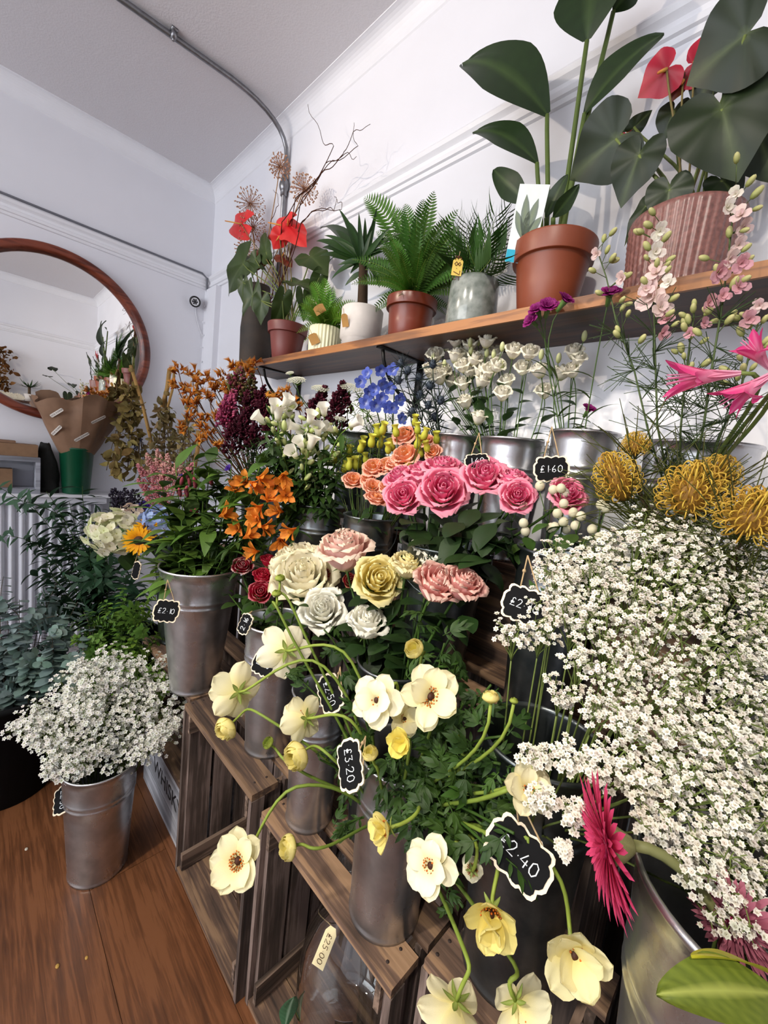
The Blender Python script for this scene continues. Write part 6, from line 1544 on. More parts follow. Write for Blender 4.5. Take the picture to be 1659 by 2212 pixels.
def blade(parent, kind, base, tip, wpx, Y, tilt, c1, c2, rib, name='leaf', Yt=None, material=None, roll=0.0, droop=None, stalk=None, stalk_r=0.0022, stalkc=None):
    """large single leaf from pixel joint to pixel tip"""
    a = at(*base, Y=Y); b = at(*tip, Y=Y if Yt is None else Yt); L = (b-a).length; d = (b-a).normalized()
    n = facing(a, *tilt); n = (n-d*n.dot(d)).normalized(); x = (-n).cross(d); W = pxm(wpx, a)
    M = Matrix(((x.x, -n.x, d.x, a.x), (x.y, -n.y, d.y, a.y), (x.z, -n.z, d.z, a.z), (0, 0, 0, 1))) @ RZ(roll)
    if kind == 'heart': mb = radial_mesh(heart_r, L, W, c1, c2, rib, 0.22 if droop is None else droop)
    elif kind == 'spathe': mb = radial_mesh(heart_r, L, W, c1, c2, rib, 0.15, -0.12, 0.04)
    else:
        dd = 0.7 if droop is None else droop
        mb = petal(L*1.04, W, lambda s, t: mixc(rib, mixc(c1, c2, (0.5+0.5*math.sin(s*40+abs(t)*6))*0.5), min(1, abs(t)*7)), -dd*0.5, dd*0.5, 0.0, 0.45, 16, 8, 0.012, 5, 1.0, 0.12, 0.5, 0, 0, 0.22)
    o = mb.build(name, material or GLOSSLEAF, parent, M=Matrix.Translation(-parent.location) @ M)
    if stalk is not None:
        s0 = Vector(stalk); l = (a-s0).length
        MB().tube([q-parent.location for q in herm(s0, Vector((0, 0, l*1.1)), a, (a-s0)*0.8, 8)], stalk_r*1.25, stalkc or srgb('#7c8a4c'), 6, r1=stalk_r).build('leaf_stalk', LEAF, parent)
    return a, d, n, L
AG1, AG2, ARIB = srgb('#243217'), srgb('#1c2812'), srgb('#55633a')
RED1, RED2 = srgb('#d41420'), srgb('#e0403c')
# -- dark vase with dried alliums and curly willow
p, top = pot('tall_vase', 'tall dark wooden-looking vase at the shelf\'s left end', 550, 0.34, 0.045, 0.05, DARKV, y=YW-0.115, profile=[(0, 0), (0.052, 0), (0.062, 0.02), (0.066, 0.16), (0.058, 0.26), (0.045, 0.325), (0.045, 0.34), (0.039, 0.34), (0.040, 0.28), (0.04, 0.1)], soil=0.80, v=770)
ft = top-Vector((0, 0, 0.05))
for i, (u, v, r, w) in enumerate([(605, 360, 24, 'highest of the dried heads'), (657, 408, 30, 'in front of the conduit'), (540, 440, 31, 'upper one of the stack at the left'), (546, 492, 29, 'middle one of the stack at the left'), (532, 540, 24, 'lowest one of the stack at the left')]):
    q = at(u, v, Y=p.y+0.02); R = pxm(r, q)
    t = thing('dried_allium', 'dried pinkish-tan allium head, '+w, 'dried flower', ft, 'dried alliums in the dark vase'); L = (q-ft).length
    stem_mesh(t, herm(ft, Vector((0, 0, L)), q, (q-ft)*0.9+Vector((0, 0, 0.05)), 8), 0.002, srgb('#a98762'), material=DRY)
    m = MB()
    for k in range(110):
        th = math.acos(1-2*(k+0.5)/110); a = k*2.4; d = Vector((math.sin(th)*math.cos(a), math.sin(th)*math.sin(a), math.cos(th)))*R*rnd(0.8, 1.05)
        m.tube([(0, 0, 0), d], 0.0006, srgb('#b88a70'), 3, cap=False); m.ball(d, 0.0032, vary(srgb('#c39678'), 0.25), 5, 3)
    stuff(m.build('seed_head', DRY, t, M=T(q-ft)))
wl = [[(600, 640), (650, 440), (690, 380), (720, 320), (695, 300), (665, 225)], [(600, 640), (640, 430), (700, 370), (740, 340), (760, 290), (800, 268)], [(600, 640), (610, 480), (650, 420), (720, 350), (770, 320), (765, 265)], [(600, 640), (650, 480), (690, 450), (725, 455), (722, 425)], [(590, 640), (590, 520), (585, 470), (605, 440), (590, 410)], [(600, 640), (645, 500), (670, 455), (740, 450), (728, 430)], [(590, 640), (620, 500), (700, 355), (745, 335), (770, 338)]]
for i, pl_ in enumerate(wl):
    t = thing('willow_twig', 'brown curly willow twig, %s of the branches in the dark vase' % (ORD[i]), 'twig', ft, 'curly willow twigs')
    P = [ft]+[at(u, v, Y=p.y-0.01+0.02*math.sin(i*2+k)) for k, (u, v) in enumerate(pl_)]
    path = []
    for k in range(len(P)-1):
        for j in range(6):
            s = j/6; q = P[k].lerp(P[k+1], s); path.append(q+Vector((math.sin((k+s)*5+i), 0.5*math.cos((k+s)*4), math.cos((k+s)*6+i)))*0.006*(1 if k else 0))
    path.append(P[-1])
    stem_mesh(t, path, 0.0022, srgb('#4a2a1c'), name='twig', r1=0.0007, seg=5, material=DRY)
# -- red anthurium in the maroon pot
def anthurium(label, top, leaves, spathes, Yc, rd=(RED1, RED2), lg=(AG1, AG2)):
    t = thing('anthurium', label, 'plant', top)
    for (base, tip, w, dy, tilt) in leaves: blade(t, 'heart', base, tip, w, Yc+dy, tilt, lg[0], lg[1], ARIB, stalk=top+Vector((rnd(-.02, .02), rnd(-.02, .02), -0.005)))
    for (base, tip, w, dy, tilt, dark) in spathes:
        c1, c2 = (rd if not dark else (srgb('#5e1a16'), srgb('#6e3a22')))
        a, d, n, L = blade(t, 'spathe', base, tip, w, Yc+dy, tilt, c1, c2, mixc(c1, (0.3, 0, 0), 0.4), 'spathe', material=GLOSSLEAF, stalk=top+Vector((rnd(-.015, .015), rnd(-.015, .015), -0.005)), stalk_r=0.0016, stalkc=srgb('#8a7a4a'))
        MB().tube([a-t.location, a+d*L*0.12+n*L*0.12-t.location, a+d*L*0.26+n*L*0.24-t.location], 0.0032, [srgb('#d8b060'), srgb('#d8a048'), srgb('#c87838')], 7, r1=0.002).build('spadix', SOLID, t)
    return t
p, top = pot('plant_pot', 'maroon plastic pot beside the dark vase', 618, 0.135, 0.070, 0.050, MAROON, v=760, y=YW-0.125)
anthurium('red anthurium with several spathes in the maroon pot', top,
  [((525, 570), (470, 640), 55, -0.03, (-0.4, 0.3, 0.7)), ((560, 565), (515, 530), 40, -0.01, (-0.2, 0.6, 0.6)), ((575, 545), (560, 490), 34, -0.01, (-0.6, 0.4, 0.6)), ((672, 555), (705, 580), 70, 0.02, (0.2, 0.3, 0.9)), ((545, 640), (530, 735), 40, -0.04, (-0.5, 0.2, 0.7)), ((640, 612), (700, 622), 44, 0.0, (0.1, 0.8, 0.5)), ((610, 650), (590, 720), 38, -0.04, (0.4, 0.4, 0.7)), ((552, 560), (538, 600), 32, -0.03, (-0.6, 0.3, 0.6)), ((565, 650), (560, 700), 36, -0.03, (-0.2, 0.5, 0.7)), ((690, 600), (670, 650), 34, 0.03, (0.3, 0.4, 0.8)), ((525, 610), (520, 655), 26, -0.03, (-0.5, 0.3, 0.6)), ((655, 640), (660, 690), 34, -0.02, (0.4, 0.3, 0.8))],
  [((522, 484), (480, 492), 54, -0.02, (-0.1, 0.2, 0.9), False), ((612, 488), (566, 506), 56, 0.0, (0, 0.35, 0.85), False), ((622, 488), (658, 520), 58, 0.0, (0.1, 0.3, 0.9), False), ((604, 510), (588, 540), 38, -0.02, (0, 0.2, 0.9), False), ((610, 555), (630, 570), 34, 0.0, (0.2, 0.5, 0.7), True), ((565, 555), (555, 585), 28, 0, (0, 0.4, 0.8), True)], p.y, lg=(srgb('#3f5226'), srgb('#33441c')))
# -- ferns
def fern(label, top, n, L, c, up=0.9, leaflet=0.30, pairs=20, dirs=None):
    t = thing('fern', label, 'plant', top)
    lf = mbt('pinna', lambda: leaf_mb(1, 0.28, (1, 1, 1), (0.95, 1, 0.85), 0.1, 0.7, 0.1, 0.35, 3, 2, 0.5, 0.5))
    for i in range(n):
        if dirs and i < len(dirs): tipp = at(dirs[i][0], dirs[i][1], Y=top.y+dirs[i][2])
        else:
            a = i*2.4; e = rnd(0.2, 1.0); l = L*rnd(0.6, 1.0)
            h = Vector((math.cos(a), math.sin(a)*0.8, 0)); tipp = top+h*l*(1-e*0.5)+Vector((0, 0, l*(e*up-0.25)))
        tipp.y = min(tipp.y, YW-0.012)
        d = tipp-top; l = d.length
        path = herm(top, Vector((d.x*0.4, d.y*0.4, abs(l)*1.2)), tipp, d*0.9+Vector((0, 0, -l*0.5)), pairs)
        m = MB(); m.tube([q-top for q in path], 0.0011, mixc(c, G_YEL, 0.4), 4, r1=0.0005)
        cc = vary(c, 0.38)
        for k in range(2, pairs+1):
            q = path[k]; tg = (path[k]-path[k-1]).normalized(); s = k/pairs
            side = tg.cross(facing(q, 0, 0.2, 1)).normalized(); w = l*leaflet*math.sin(PI*min(1, 0.18+s*0.82))**0.8
            w = min(w, 0.045)
            for sg in (1, -1):
                dd = (side*sg+tg*0.35).normalized(); nn = tg.cross(dd).normalized()*-sg
                y = nn; x = y.cross(dd)
                M = Matrix(((x.x, y.x, dd.x, q.x-top.x), (x.y, y.y, dd.y, q.y-top.y), (x.z, y.z, dd.z, q.z-top.z), (0, 0, 0, 1))) @ Matrix.Diagonal((w*1.1, w, w, 1))
                m.add(lf, M, cc)
        m.build('frond', LEAF, t)
    return t
p, top = pot('plant_pot', 'small cream ribbed ceramic pot with a fern', 702, 0.082, 0.052, 0.050, CREAMC, v=735, y=YW-0.14, profile=[(0, 0), (0.050, 0), (0.052, 0.004), (0.053, 0.078), (0.050, 0.082), (0.046, 0.08), (0.046, 0.04)], fn=lambda a, z, i: 1+0.025*math.cos(28*a), seg=168)
fern('small bright green fern in the cream ribbed pot', top, 36, 0.22, srgb('#5a8226'), 0.8, 0.16, 20, [(640, 720, -0.05), (645, 690, -0.03), (700, 600, 0), (672, 610, 0), (740, 640, 0.02), (660, 640, -0.02), (690, 640, -0.05), (720, 620, 0.02), (655, 740, -0.06), (740, 690, -0.02), (640, 660, -0.01)])
# -- yucca in the white stone pot
p, top = pot('plant_pot', 'white stone-effect pot with a ledge round the foot', 778, 0.118, 0.062, 0.058, STONE, v=730, y=YW-0.125, profile=[(0, 0), (0.056, 0), (0.056, 0.026), (0.0635, 0.029), (0.0645, 0.114), (0.062, 0.118), (0.057, 0.116), (0.056, 0.05)])
t = thing('yucca', 'yucca with a short trunk and dark sword-shaped leaves in the white pot', 'plant', top)
cr = at(785, 560, Y=p.y)
MB().tube([(0, 0, -0.02), (cr-top)*0.5, cr-top], [0.017, 0.015, 0.013], srgb('#4a3a2c'), 10).build('trunk', DRY, t)
yl = [(690, 475), (735, 447), (760, 478), (815, 450), (680, 512), (692, 528), (840, 490), (850, 530), (705, 555), (745, 615), (820, 610), (730, 520), (790, 470), (860, 500), (720, 490), (800, 500), (755, 590), (835, 570), (770, 500), (712, 600), (775, 460), (825, 540), (700, 500), (750, 470), (805, 480), (850, 560), (685, 545), (730, 570)]
for (u, v) in yl:
    e = at(u, v, Y=p.y+rnd(-0.05, 0.05)); s0 = cr-Vector((0, 0, rnd(0.0, 0.04))); d = e-s0; l = d.length*1.05
    n = facing(cr, rnd(-.3, .3), 0.5, 0.8); dd = d.normalized(); n = (n-dd*n.dot(dd)).normalized(); x = (-n).cross(dd)
    M = Matrix(((x.x, -n.x, dd.x, s0.x), (x.y, -n.y, dd.y, s0.y), (x.z, -n.z, dd.z, s0.z), (0, 0, 0, 1)))
    put('leaf', tpl('leaf|yucca', lambda: petal(1, 0.14, lambda s, t_: mixc((0.95, 1, 0.8), (0.8, 1, 0.8), abs(t_)), -0.25, 0.4, 0.0, 0.4, 10, 2, 0, 0, 0, 0.5, 0.7, 0, 0, 0.35), GLOSSLEAF), t, Matrix.Translation(-top) @ M @ Matrix.Diagonal((max(l, 0.15)*0.85, l, l, 1)), vary(srgb('#2a431e'), 0.25))
# -- large fern in the brown pot
p, top = pot('plant_pot', 'brown plastic pot with the large fern', 885, 0.110, 0.064, 0.056, BROWNP, v=700, y=YW-0.12)
fern('large fern with long arching fronds in the brown pot', top, 60, 0.30, srgb('#41681f'), 1.0, 0.12, 28, [(785, 428, 0), (850, 450, 0.02), (875, 440, 0), (938, 412, 0), (915, 430, 0.03), (990, 452, 0.02), (960, 470, 0), (812, 500, -0.03), (1000, 500, 0.02), (800, 560, -0.06), (815, 640, -0.07), (820, 670, -0.07), (860, 640, -0.09), (900, 620, -0.08), (1000, 560, 0.03), (1020, 540, 0.04), (850, 520, -0.04), (900, 470, -0.02), (940, 520, -0.04), (830, 580, -0.06), (1080, 560, 0.06), (1090, 590, 0.06), (920, 560, -0.06)])
# -- parlour palm in the grey glazed pot
p, top = pot('plant_pot', 'grey glazed pot on the shelf with a yellow price label', 1016, 0.108, 0.056, 0.058, GLAZE, v=690, y=YW-0.13, profile=[(0, 0), (0.057, 0), (0.060, 0.006), (0.0595, 0.055), (0.0575, 0.102), (0.055, 0.108), (0.051, 0.106), (0.05, 0.05)])
t = thing('parlour_palm', 'parlour palm with narrow leaflets in the grey glazed pot', 'plant', top)
plf = mbt('palml', lambda: leaf_mb(1, 0.14, (1, 1, 1), (0.9, 1, 0.9), 0.1, 0.6, 0.2, 0.4, 4, 2, 0.8))
for i, (u, v, dy) in enumerate([(1095, 462, 0.03), (1070, 470, 0.0), (985, 490, -0.02), (1100, 500, 0.04), (1010, 485, 0), (1040, 480, 0), (1090, 540, -0.02), (970, 530, -0.04), (1050, 520, -0.05), (1010, 530, -0.06), (1085, 590, 0.02), (985, 560, -0.05), (1060, 560, -0.06), (1030, 500, 0.02), (1000, 510, 0.04)]):
    tp = at(u, v, Y=p.y+dy); tp.y = min(tp.y, YW-0.015); d = tp-top; path = herm(top+Vector((rnd(-.02, .02), rnd(-.02, .02), -0.01)), Vector((0, 0, d.length)), tp, d*0.9, 12); m = MB(); cc = vary(srgb('#32501e'), 0.3)
    m.tube([q-top for q in path], 0.0012, srgb('#6d8038'), 4, r1=0.0006)
    for k in range(5, 13):
        q = path[k]; tg = (path[k]-path[k-1]).normalized(); side = tg.cross(facing(q, 0, 0.3, 1)).normalized()
        for sg in (1, -1): m.add(plf, frame(q-top, side*sg*0.8+tg*0.7, 0, hint=(0, 0, 1)) @ SC(rnd(0.05, 0.07)), cc)
    m.build('frond', LEAF, t)
# -- strelitzia in the terracotta pot
p, top = pot('plant_pot', 'large terracotta-coloured plastic pot with the tall banana-leaved plant', 1182, 0.146, 0.078, 0.056, TERRA, v=640, y=YW-0.115)
SG1, SG2, SRIB = srgb('#26391c'), srgb('#1f3017'), srgb('#3c5029')
t = thing('strelitzia', 'tall strelitzia with large paddle-shaped leaves in the terracotta pot', 'plant', top)
for (base, tip, w, Y, Yt, tilt, st, dr) in [((1182, 248), (1000, 140), 128, p.y-0.02, p.y-0.05, (-0.2, 0.75, 0.55), (1185, 490), 0.9), ((1160, 352), (1022, 288), 72, p.y-0.02, p.y-0.04, (-0.2, 0.8, 0.5), (1170, 490), 0.9), ((1142, 440), (1068, 368), 52, p.y-0.02, p.y-0.03, (-0.5, 0.3, 0.7), (1165, 480), 0.6),
     ((1268, 88), (1285, -90), 140, p.y-0.02, p.y-0.03, (-0.2, 0.1, 0.95), (1205, 490), 0.4), ((1263, 245), (1432, 76), 86, p.y+0.0, p.y+0.02, (-0.6, 0.5, 0.6), (1215, 490), 0.8), ((1325, 25), (1390, -60), 60, p.y+0.02, p.y+0.02, (0.2, 0.6, 0.7), (1215, 490), 0.5), ((1180, 470), (1225, 380), 40, p.y-0.04, p.y-0.05, (-0.5, 0.2, 0.8), (1190, 495), 0.4), ((1195, 470), (1250, 400), 34, p.y-0.05, p.y-0.06, (0.4, 0.4, 0.8), (1200, 495), 0.5)]:
    blade(t, 'paddle', base, tip, w, Y, tilt, SG1, SG2, SRIB, Yt=Yt, droop=dr, stalk=Vector((at(st[0], 505, Y=p.y).x, p.y+rnd(-.01, .01), top.z-0.005)), stalk_r=0.0045, stalkc=srgb('#62753a'))
lab = MB(); q0 = at(1135, 500, Y=p.y-0.075)
t = thing('plant_label', 'glossy printed plant label card stuck in the terracotta pot', 'label', (q0.x, q0.y, top.z))
fr = frame(Vector((0, 0, 0.035)), facing(q0, -0.35, 0.0, 0.9), -0.28, hint=(0, 0, 1))
MB().box((-0.030, -0.068, 0), (0.030, 0.062, 0.0012), srgb('#e3ebe8')).build('card', SOLID, t, False, fr)
pm = MB()
pm.box((-0.0295, -0.0675, 0.0012), (0.0295, -0.045, 0.0016), srgb('#2fa5c2'))
pm.box((-0.012, -0.045, 0.0012), (0.014, -0.028, 0.0017), srgb('#7a4a34'))
for (ax, L, w) in ((-0.5, 0.055, 0.016), (-0.15, 0.075, 0.018), (0.2, 0.07, 0.018), (0.6, 0.05, 0.016), (0.0, 0.05, 0.014)):
    pm.add(leaf_mb(L, w, srgb('#5d6a62'), srgb('#7a857e'), 0, 0, 0, 0.6, 6, 2, 0.5), T(0, -0.028, 0.0018) @ RX(-PI/2) @ RY(ax))
pm.build('printed_picture', SOLID, t, False, fr)
# -- large anthurium in the pink pot
p, top = pot('plant_pot', 'dusty pink ribbed ceramic pot at the right of the shelf', 1462, 0.126, 0.084, 0.074, PINKC, v=580, y=YW-0.108, profile=[(0, 0), (0.074, 0), (0.076, 0.004)]+[(0.075+0.009*k/24+(0.0012 if k % 2 else 0), 0.006+0.115*k/24) for k in range(25)]+[(0.084, 0.126), (0.080, 0.126), (0.076, 0.09)], fn=lambda a, z, i: 1+(0.010*math.cos(44*a) if z < 0.123 else 0), seg=264)
anthurium('large anthurium with big dark heart-shaped leaves in the pink pot', top,
  [((1330, 300), (1225, 385), 150, -0.06, (-0.1, 0.3, 0.9)), ((1560, 235), (1600, 370), 190, -0.07, (0.1, 0.2, 0.95)), ((1610, 75), (1480, 175), 190, -0.09, (0.0, 0.5, 0.8)), ((1380, 335), (1340, 440), 96, -0.05, (-0.2, 0.2, 0.9)), ((1445, 410), (1440, 490), 84, -0.07, (0.0, 0.3, 0.9)), ((1395, 445), (1340, 525), 40, -0.04, (-0.6, 0.2, 0.6)), ((1455, 240), (1432, 300), 60, 0.0, (-0.3, 0.3, 0.8)), ((1545, 150), (1500, 230), 90, -0.02, (-0.3, 0.4, 0.8)), ((1640, 300), (1680, 380), 130, 0.0, (0.2, 0.3, 0.9)), ((1560, 390), (1600, 430), 70, -0.02, (0.3, 0.4, 0.8)), ((1370, 275), (1410, 235), 34, 0.02, (0.2, 0.4, 0.8)), ((1340, 285), (1330, 270), 30, 0.02, (0, 0.4, 0.8))],
  [((1440, 150), (1376, 208), 90, -0.05, (-0.2, 0.4, 0.8), False), ((1500, 135), (1560, 110), 90, -0.03, (0.2, 0.5, 0.7), False), ((1355, 290), (1372, 310), 44, 0.02, (0, 0.5, 0.8), False), ((1620, 95), (1640, 145), 70, -0.02, (0.2, 0.4, 0.8), True), ((1475, 175), (1450, 220), 30, -0.03, (0.1, 0.2, 0.9), True)], p.y, (srgb('#8e0f24'), srgb('#b3233a')))
# -- shelf on the side wall with its plants, seen in the mirror
ZB = 1.455
sb = thing('side_shelf', 'wooden shelf on the opposite wall, seen in the mirror', 'shelf', (XE-0.1, 0.0, ZB))
MB().box((-0.095, -1.3, -0.022), (0.098, 0.86, 0)).build('board', SHELFW, sb, smooth=False)
for yy in (-1.0, -0.2, 0.6): MB().box((-0.08, yy-0.012, -0.03), (0.095, yy+0.012, -0.0225)).box((0.091, yy-0.012, -0.16), (0.0955, yy+0.012, -0.03)).build('bracket', BLK, sb, smooth=False)
def side_pot(y, material, potlabel, H, R):
    tt = thing('plant_pot', potlabel, 'plant pot', (XE-0.1, y, ZB+0.0005), 'plant pots on the opposite shelf')
    MB().lathe([(0, 0), (R*0.85, 0), (R, H), (R-0.004, H), (R*0.8, 0.02)], (1, 1, 1), 32).build('body', material, tt); MB().lathe([(R*0.95, H*0.9), (0.0005, H*0.9)], (1, 1, 1), 20).build('soil', SOIL, tt)
    return Vector((XE-0.1, y, ZB+H*0.9))
tp = side_pot(0.40, STONE, 'white pot reflected in the left half of the mirror', 0.075, 0.045)
t2 = thing('small_yucca', 'small yucca reflected in the left half of the mirror', 'plant', tp)
MB().tube([(0, 0, -0.01), (0, 0, 0.08)], 0.012, srgb('#5a4a38'), 8).build('trunk', DRY, t2)
for k in range(16):
    a = k*2.4; d = Vector((math.cos(a), math.sin(a), rnd(-0.1, 0.9))).normalized(); put('leaf', tpl('leaf|yucca', None, None), t2, frame((0, 0, 0.08), d, 0, hint=(0, 0, 1)) @ Matrix.Diagonal((0.12, 0.12, 0.12, 1)), vary(srgb('#2f4a22'), 0.25))
tp = side_pot(0.70, TERRA, 'small pot on the wooden tray reflected in the mirror', 0.085, 0.05)
fern('little bushy plant reflected in the middle of the mirror', tp, 14, 0.10, srgb('#3f6a26'), 0.9, 0.15, 10)
tp = side_pot(0.86, GLAZE, 'glass-grey pot reflected near the corner in the mirror', 0.07, 0.05)
t2 = thing('house_plant', 'plant with arrow-shaped leaves reflected in the mirror', 'plant', tp)
for k, (dy, dz) in enumerate([(-0.28, 0.30), (-0.32, 0.22), (-0.12, 0.18), (-0.05, 0.10), (0.03, 0.16), (-0.16, 0.06)]):
    q = Vector((-0.03-0.01*k, dy, dz)); MB().tube(herm((0, 0, 0), (0, 0, 0.15), q, q*0.8, 6), 0.0018, srgb('#62753a'), 5).build('leaf_stalk', LEAF, t2)
    put('leaf', tpl('leaf|extra', lambda: radial_mesh(heart_r, 0.10, 0.08, AG1, AG2, ARIB), GLOSSLEAF), t2, T(q) @ RZ(PI/2) @ RX(-1.2-0.3*k))
tr = MB().box((XE-0.17, 0.56, ZB+0.0005), (XE-0.155, 0.80, ZB+0.06)).build('tray_front', wood_mat('honey_wood', srgb('#8a5a2a'), srgb('#b07a3c'), srgb('#c8965a'), 'Y', 30, 0.5, 0.1, 0.05), smooth=False)
tag(tr, 'honey-coloured wooden board reflected in the mirror', 'board')
for k, yy in enumerate((0.19, 0.25, 0.31)):
    sh_ = MB()
    for j in range(9):
        a = (j-4)*0.28; sh_.add(petal(0.07, 0.022, lambda s, q: srgb('#e8dfc8'), 0, 0.1, 0.2, 0.7, 5, 2, 0, 0, 0, 0.3), RY(a))
    o = sh_.build('dried_fan', DRY); o.location = (XE-0.12, yy, ZB+0.0005); o.rotation_euler = (0, 0, PI/2); tag(o, 'cream shell-shaped dried fan reflected in the mirror, %s' % ['leftmost', 'middle one', 'rightmost'][k], 'dried fan', 'dried fans on the opposite shelf')
bt = Vector((XE-0.06, 0.17, 1.95)); t2 = thing('dried_garland', 'brown dried bundle hanging at the left edge of the mirror image', 'dried flowers', bt); m_ = MB()
for k in range(230):
    s_ = rnd(0, 1); q = Vector((rnd(-1, 0.3)*0.05, rnd(-1, 1)*(0.05+0.06*math.sin(s_*9)**2), -0.42*s_)); m_.add(mbt('dryl', None), frame(q, (rnd(-1, 0), rnd(-1, 1), rnd(-1, 0.2)), rnd(0, 6)) @ SC(rnd(0.03, 0.07)), vary(mixc(srgb('#8a6238'), srgb('#6a4424'), random.random()), 0.25))
stuff(m_.build('dried_leaves', DRY, t2))

# ================================================================ PRICE TAGS
DIG = {'0': [[(.1, .3), (.15, .8), (.4, 1), (.65, .8), (.68, .3), (.45, 0), (.2, .08), (.1, .3)]], '1': [[(.4, 1), (.4, 0)]], '2': [[(.1, .8), (.25, 1), (.5, 1), (.62, .8), (.5, .5), (.1, .02), (.7, .02)]],
       '3': [[(.1, .95), (.6, .98), (.35, .6), (.6, .45), (.6, .15), (.35, 0), (.1, .1)]], '4': [[(.45, 1), (.08, .35), (.7, .35)], [(.55, .65), (.5, 0)]], '5': [[(.62, 1), (.2, 1), (.15, .58), (.5, .58), (.62, .3), (.4, 0), (.1, .08)]],
       '6': [[(.5, 1), (.15, .5), (.15, .15), (.4, 0), (.62, .2), (.5, .45), (.18, .35)]], '7': [[(.1, .98), (.65, .98), (.3, 0)]], '8': [[(.4, .55), (.15, .8), (.4, 1), (.62, .8), (.4, .55), (.12, .25), (.4, 0), (.65, .25), (.4, .55)]],
       '.': [[(.15, .42), (.2, .38)]], '£': [[(.65, .85), (.5, 1), (.3, .9), (.3, .3), (.1, .03), (.7, .03)], [(.12, .5), (.55, .5)], [(.12, .36), (.55, .36)]]}
def writing(s, h, r, col, M):
    b = MB(); x = 0; w = {'1': .45, '.': .35}
    tot = sum(w.get(c, .82) for c in s)
    for c in s:
        for st in DIG[c]:
            pth = [Vector(((x+q[0]-tot/2+0.05)*h, (q[1]-0.5)*h, 0)) for q in st]
            b.tube([M @ q for q in pth], r, col, 5)
        x += w.get(c, .82)
    return b
BOARD = mat('chalkboard', srgb('#08080a'), 0.8, var=0.3, scale=60, spec=0.15); CREAMW = mat('pale_wood_edge', srgb('#dccbb0'), 0.6, var=0.08, scale=40)
TWINE = mat('jute_twine', srgb('#a58c68'), 0.9, var=0.2, scale=200)
def outline(k, a, b):
    q = [(0.0, 0.44), (0.10, 0.47), (0.20, 0.50), (0.30, 0.49), (0.36, 0.44), (0.46, 0.46), (0.60, 0.47), (0.70, 0.43), (0.74, 0.35), (0.72, 0.27), (0.80, 0.22), (0.86, 0.14), (0.85, 0.05)]
    pts = [(x/0.86, y/0.50) for x, y in q]
    full = pts+[(x, -y) for x, y in reversed(pts)]+[(-x, -y) for x, y in pts[1:]]+[(-x, y) for x, y in reversed(pts[1:])]
    out = []
    for x, y in full:
        if not out or abs(out[-1][0]-x*a/2*k)+abs(out[-1][1]-y*b/2*k) > 1e-5: out.append((x*a/2*k, y*b/2*k))
    return out
def price_tag(label, u, v, D, wpx, text, roll, face, aspect=0.78, hang=None, th=0.08):
    p = at(u, v, D=D); W = pxm(wpx, p); H = W*aspect; f = facing(p, *face)
    t = thing('price_tag', label, 'price tag', p, 'chalkboard price tags')
    M = frame((0, 0, 0), f, 0.0, hint=CU) @ RZ(roll)
    MB().poly_plate(outline(1, W, H), 0.003, (1, 1, 1)).build('frame', CREAMW, t, False, M)
    MB().poly_plate(outline(0.89, W, H), 0.0008, (1, 1, 1), None, 0.0031).build('board', BOARD, t, False, M)
    hl = min(H*0.40, 0.64*W/max(0.1, sum({'1': .45, '.': .35}.get(c, .82) for c in text or '0')))
    if text: writing(text, hl, hl*0.055, srgb('#e8edf2'), T(0, 0, 0.0042)).build('lettering', SOLID, t, M=M)
    if hang:
        hp = at(hang[0], hang[1], D=D+hang[2])-p
        e1, e2 = M @ Vector((-W*0.2, H*0.44, 0.002)), M @ Vector((W*0.2, H*0.44, 0.002))
        tw = MB(); tw.tube(herm(e1, (hp-e1)*0.9, hp, (hp-e1), 5), 0.0011, (1, 1, 1), 5); tw.tube(herm(e2, (hp-e2)*0.9, hp, (hp-e2), 5), 0.0011, (1, 1, 1), 5); tw.ball(e1.lerp(hp, 0.5), 0.003, (1, 1, 1), 6, 4)
        tw.build('twine', TWINE, t)
    return t
price_tag('black chalk tag reading £2.10 on the alstroemeria bucket', 360, 1320, 1.03, 54, '£2.10', -0.16, (-0.25, 0.1, 0.95), 0.92, (362, 1252, 0.02))
price_tag('black chalk tag reading £1.60 on the dianthus bucket', 1191, 1013, 0.74, 74, '£1.60', -0.02, (-0.1, 0.05, 1), 0.78, (1192, 922, 0.02))
price_tag('black chalk tag reading £2.70 beside the baby\'s breath', 1133, 1308, 0.545, 98, '£2.70', -0.28, (-0.1, 0.1, 1), 0.82, (1140, 1200, 0.02))
price_tag('black chalk tag reading £2.50 on the floor bucket', 138, 1726, 1.10, 60, '£2.50', -0.95, (-0.65, 0.1, 0.7), 0.72, (162, 1675, 0.02))
price_tag('narrow black tag at the left rim of the red rose bucket', 531, 1348, 0.92, 46, '2.16', 1.35, (-0.7, 0.1, 0.7), 0.80, (545, 1320, 0.02))
price_tag('black tag half hidden behind the upper ranunculus', 572, 1432, 0.86, 58, '2.10', -0.3, (-0.45, 0.1, 0.85), 0.95, (600, 1370, 0.03))
price_tag('black tag reading £2.50 among the ranunculus stems', 714, 1498, 0.70, 84, '£2.50', -0.95, (-0.45, 0.1, 0.85), 0.66, (735, 1440, 0.02))
price_tag('black chalk tag reading £3.20 on the ranunculus bucket', 758, 1652, 0.575, 104, '£3.20', -1.0, (-0.5, 0.1, 0.8), 0.60, (790, 1590, 0.02))
price_tag('large black chalk tag reading £2.40 under the ranunculus', 1120, 1845, 0.440, 146, '£2.40', -0.52, (-0.05, 0.05, 1), 0.72, (1110, 1700, 0.03))
price_tag('black tag mostly hidden behind the pink roses', 1030, 996, 0.80, 54, '1.60', 0.05, (0, 0.1, 1), 0.6, (1035, 935, 0.02))
price_tag('pale back of a tag on the hydrangea bucket', 296, 1232, 1.34, 40, None, 1.4, (-0.85, 0, 0.5), 0.7, (298, 1195, 0.02))
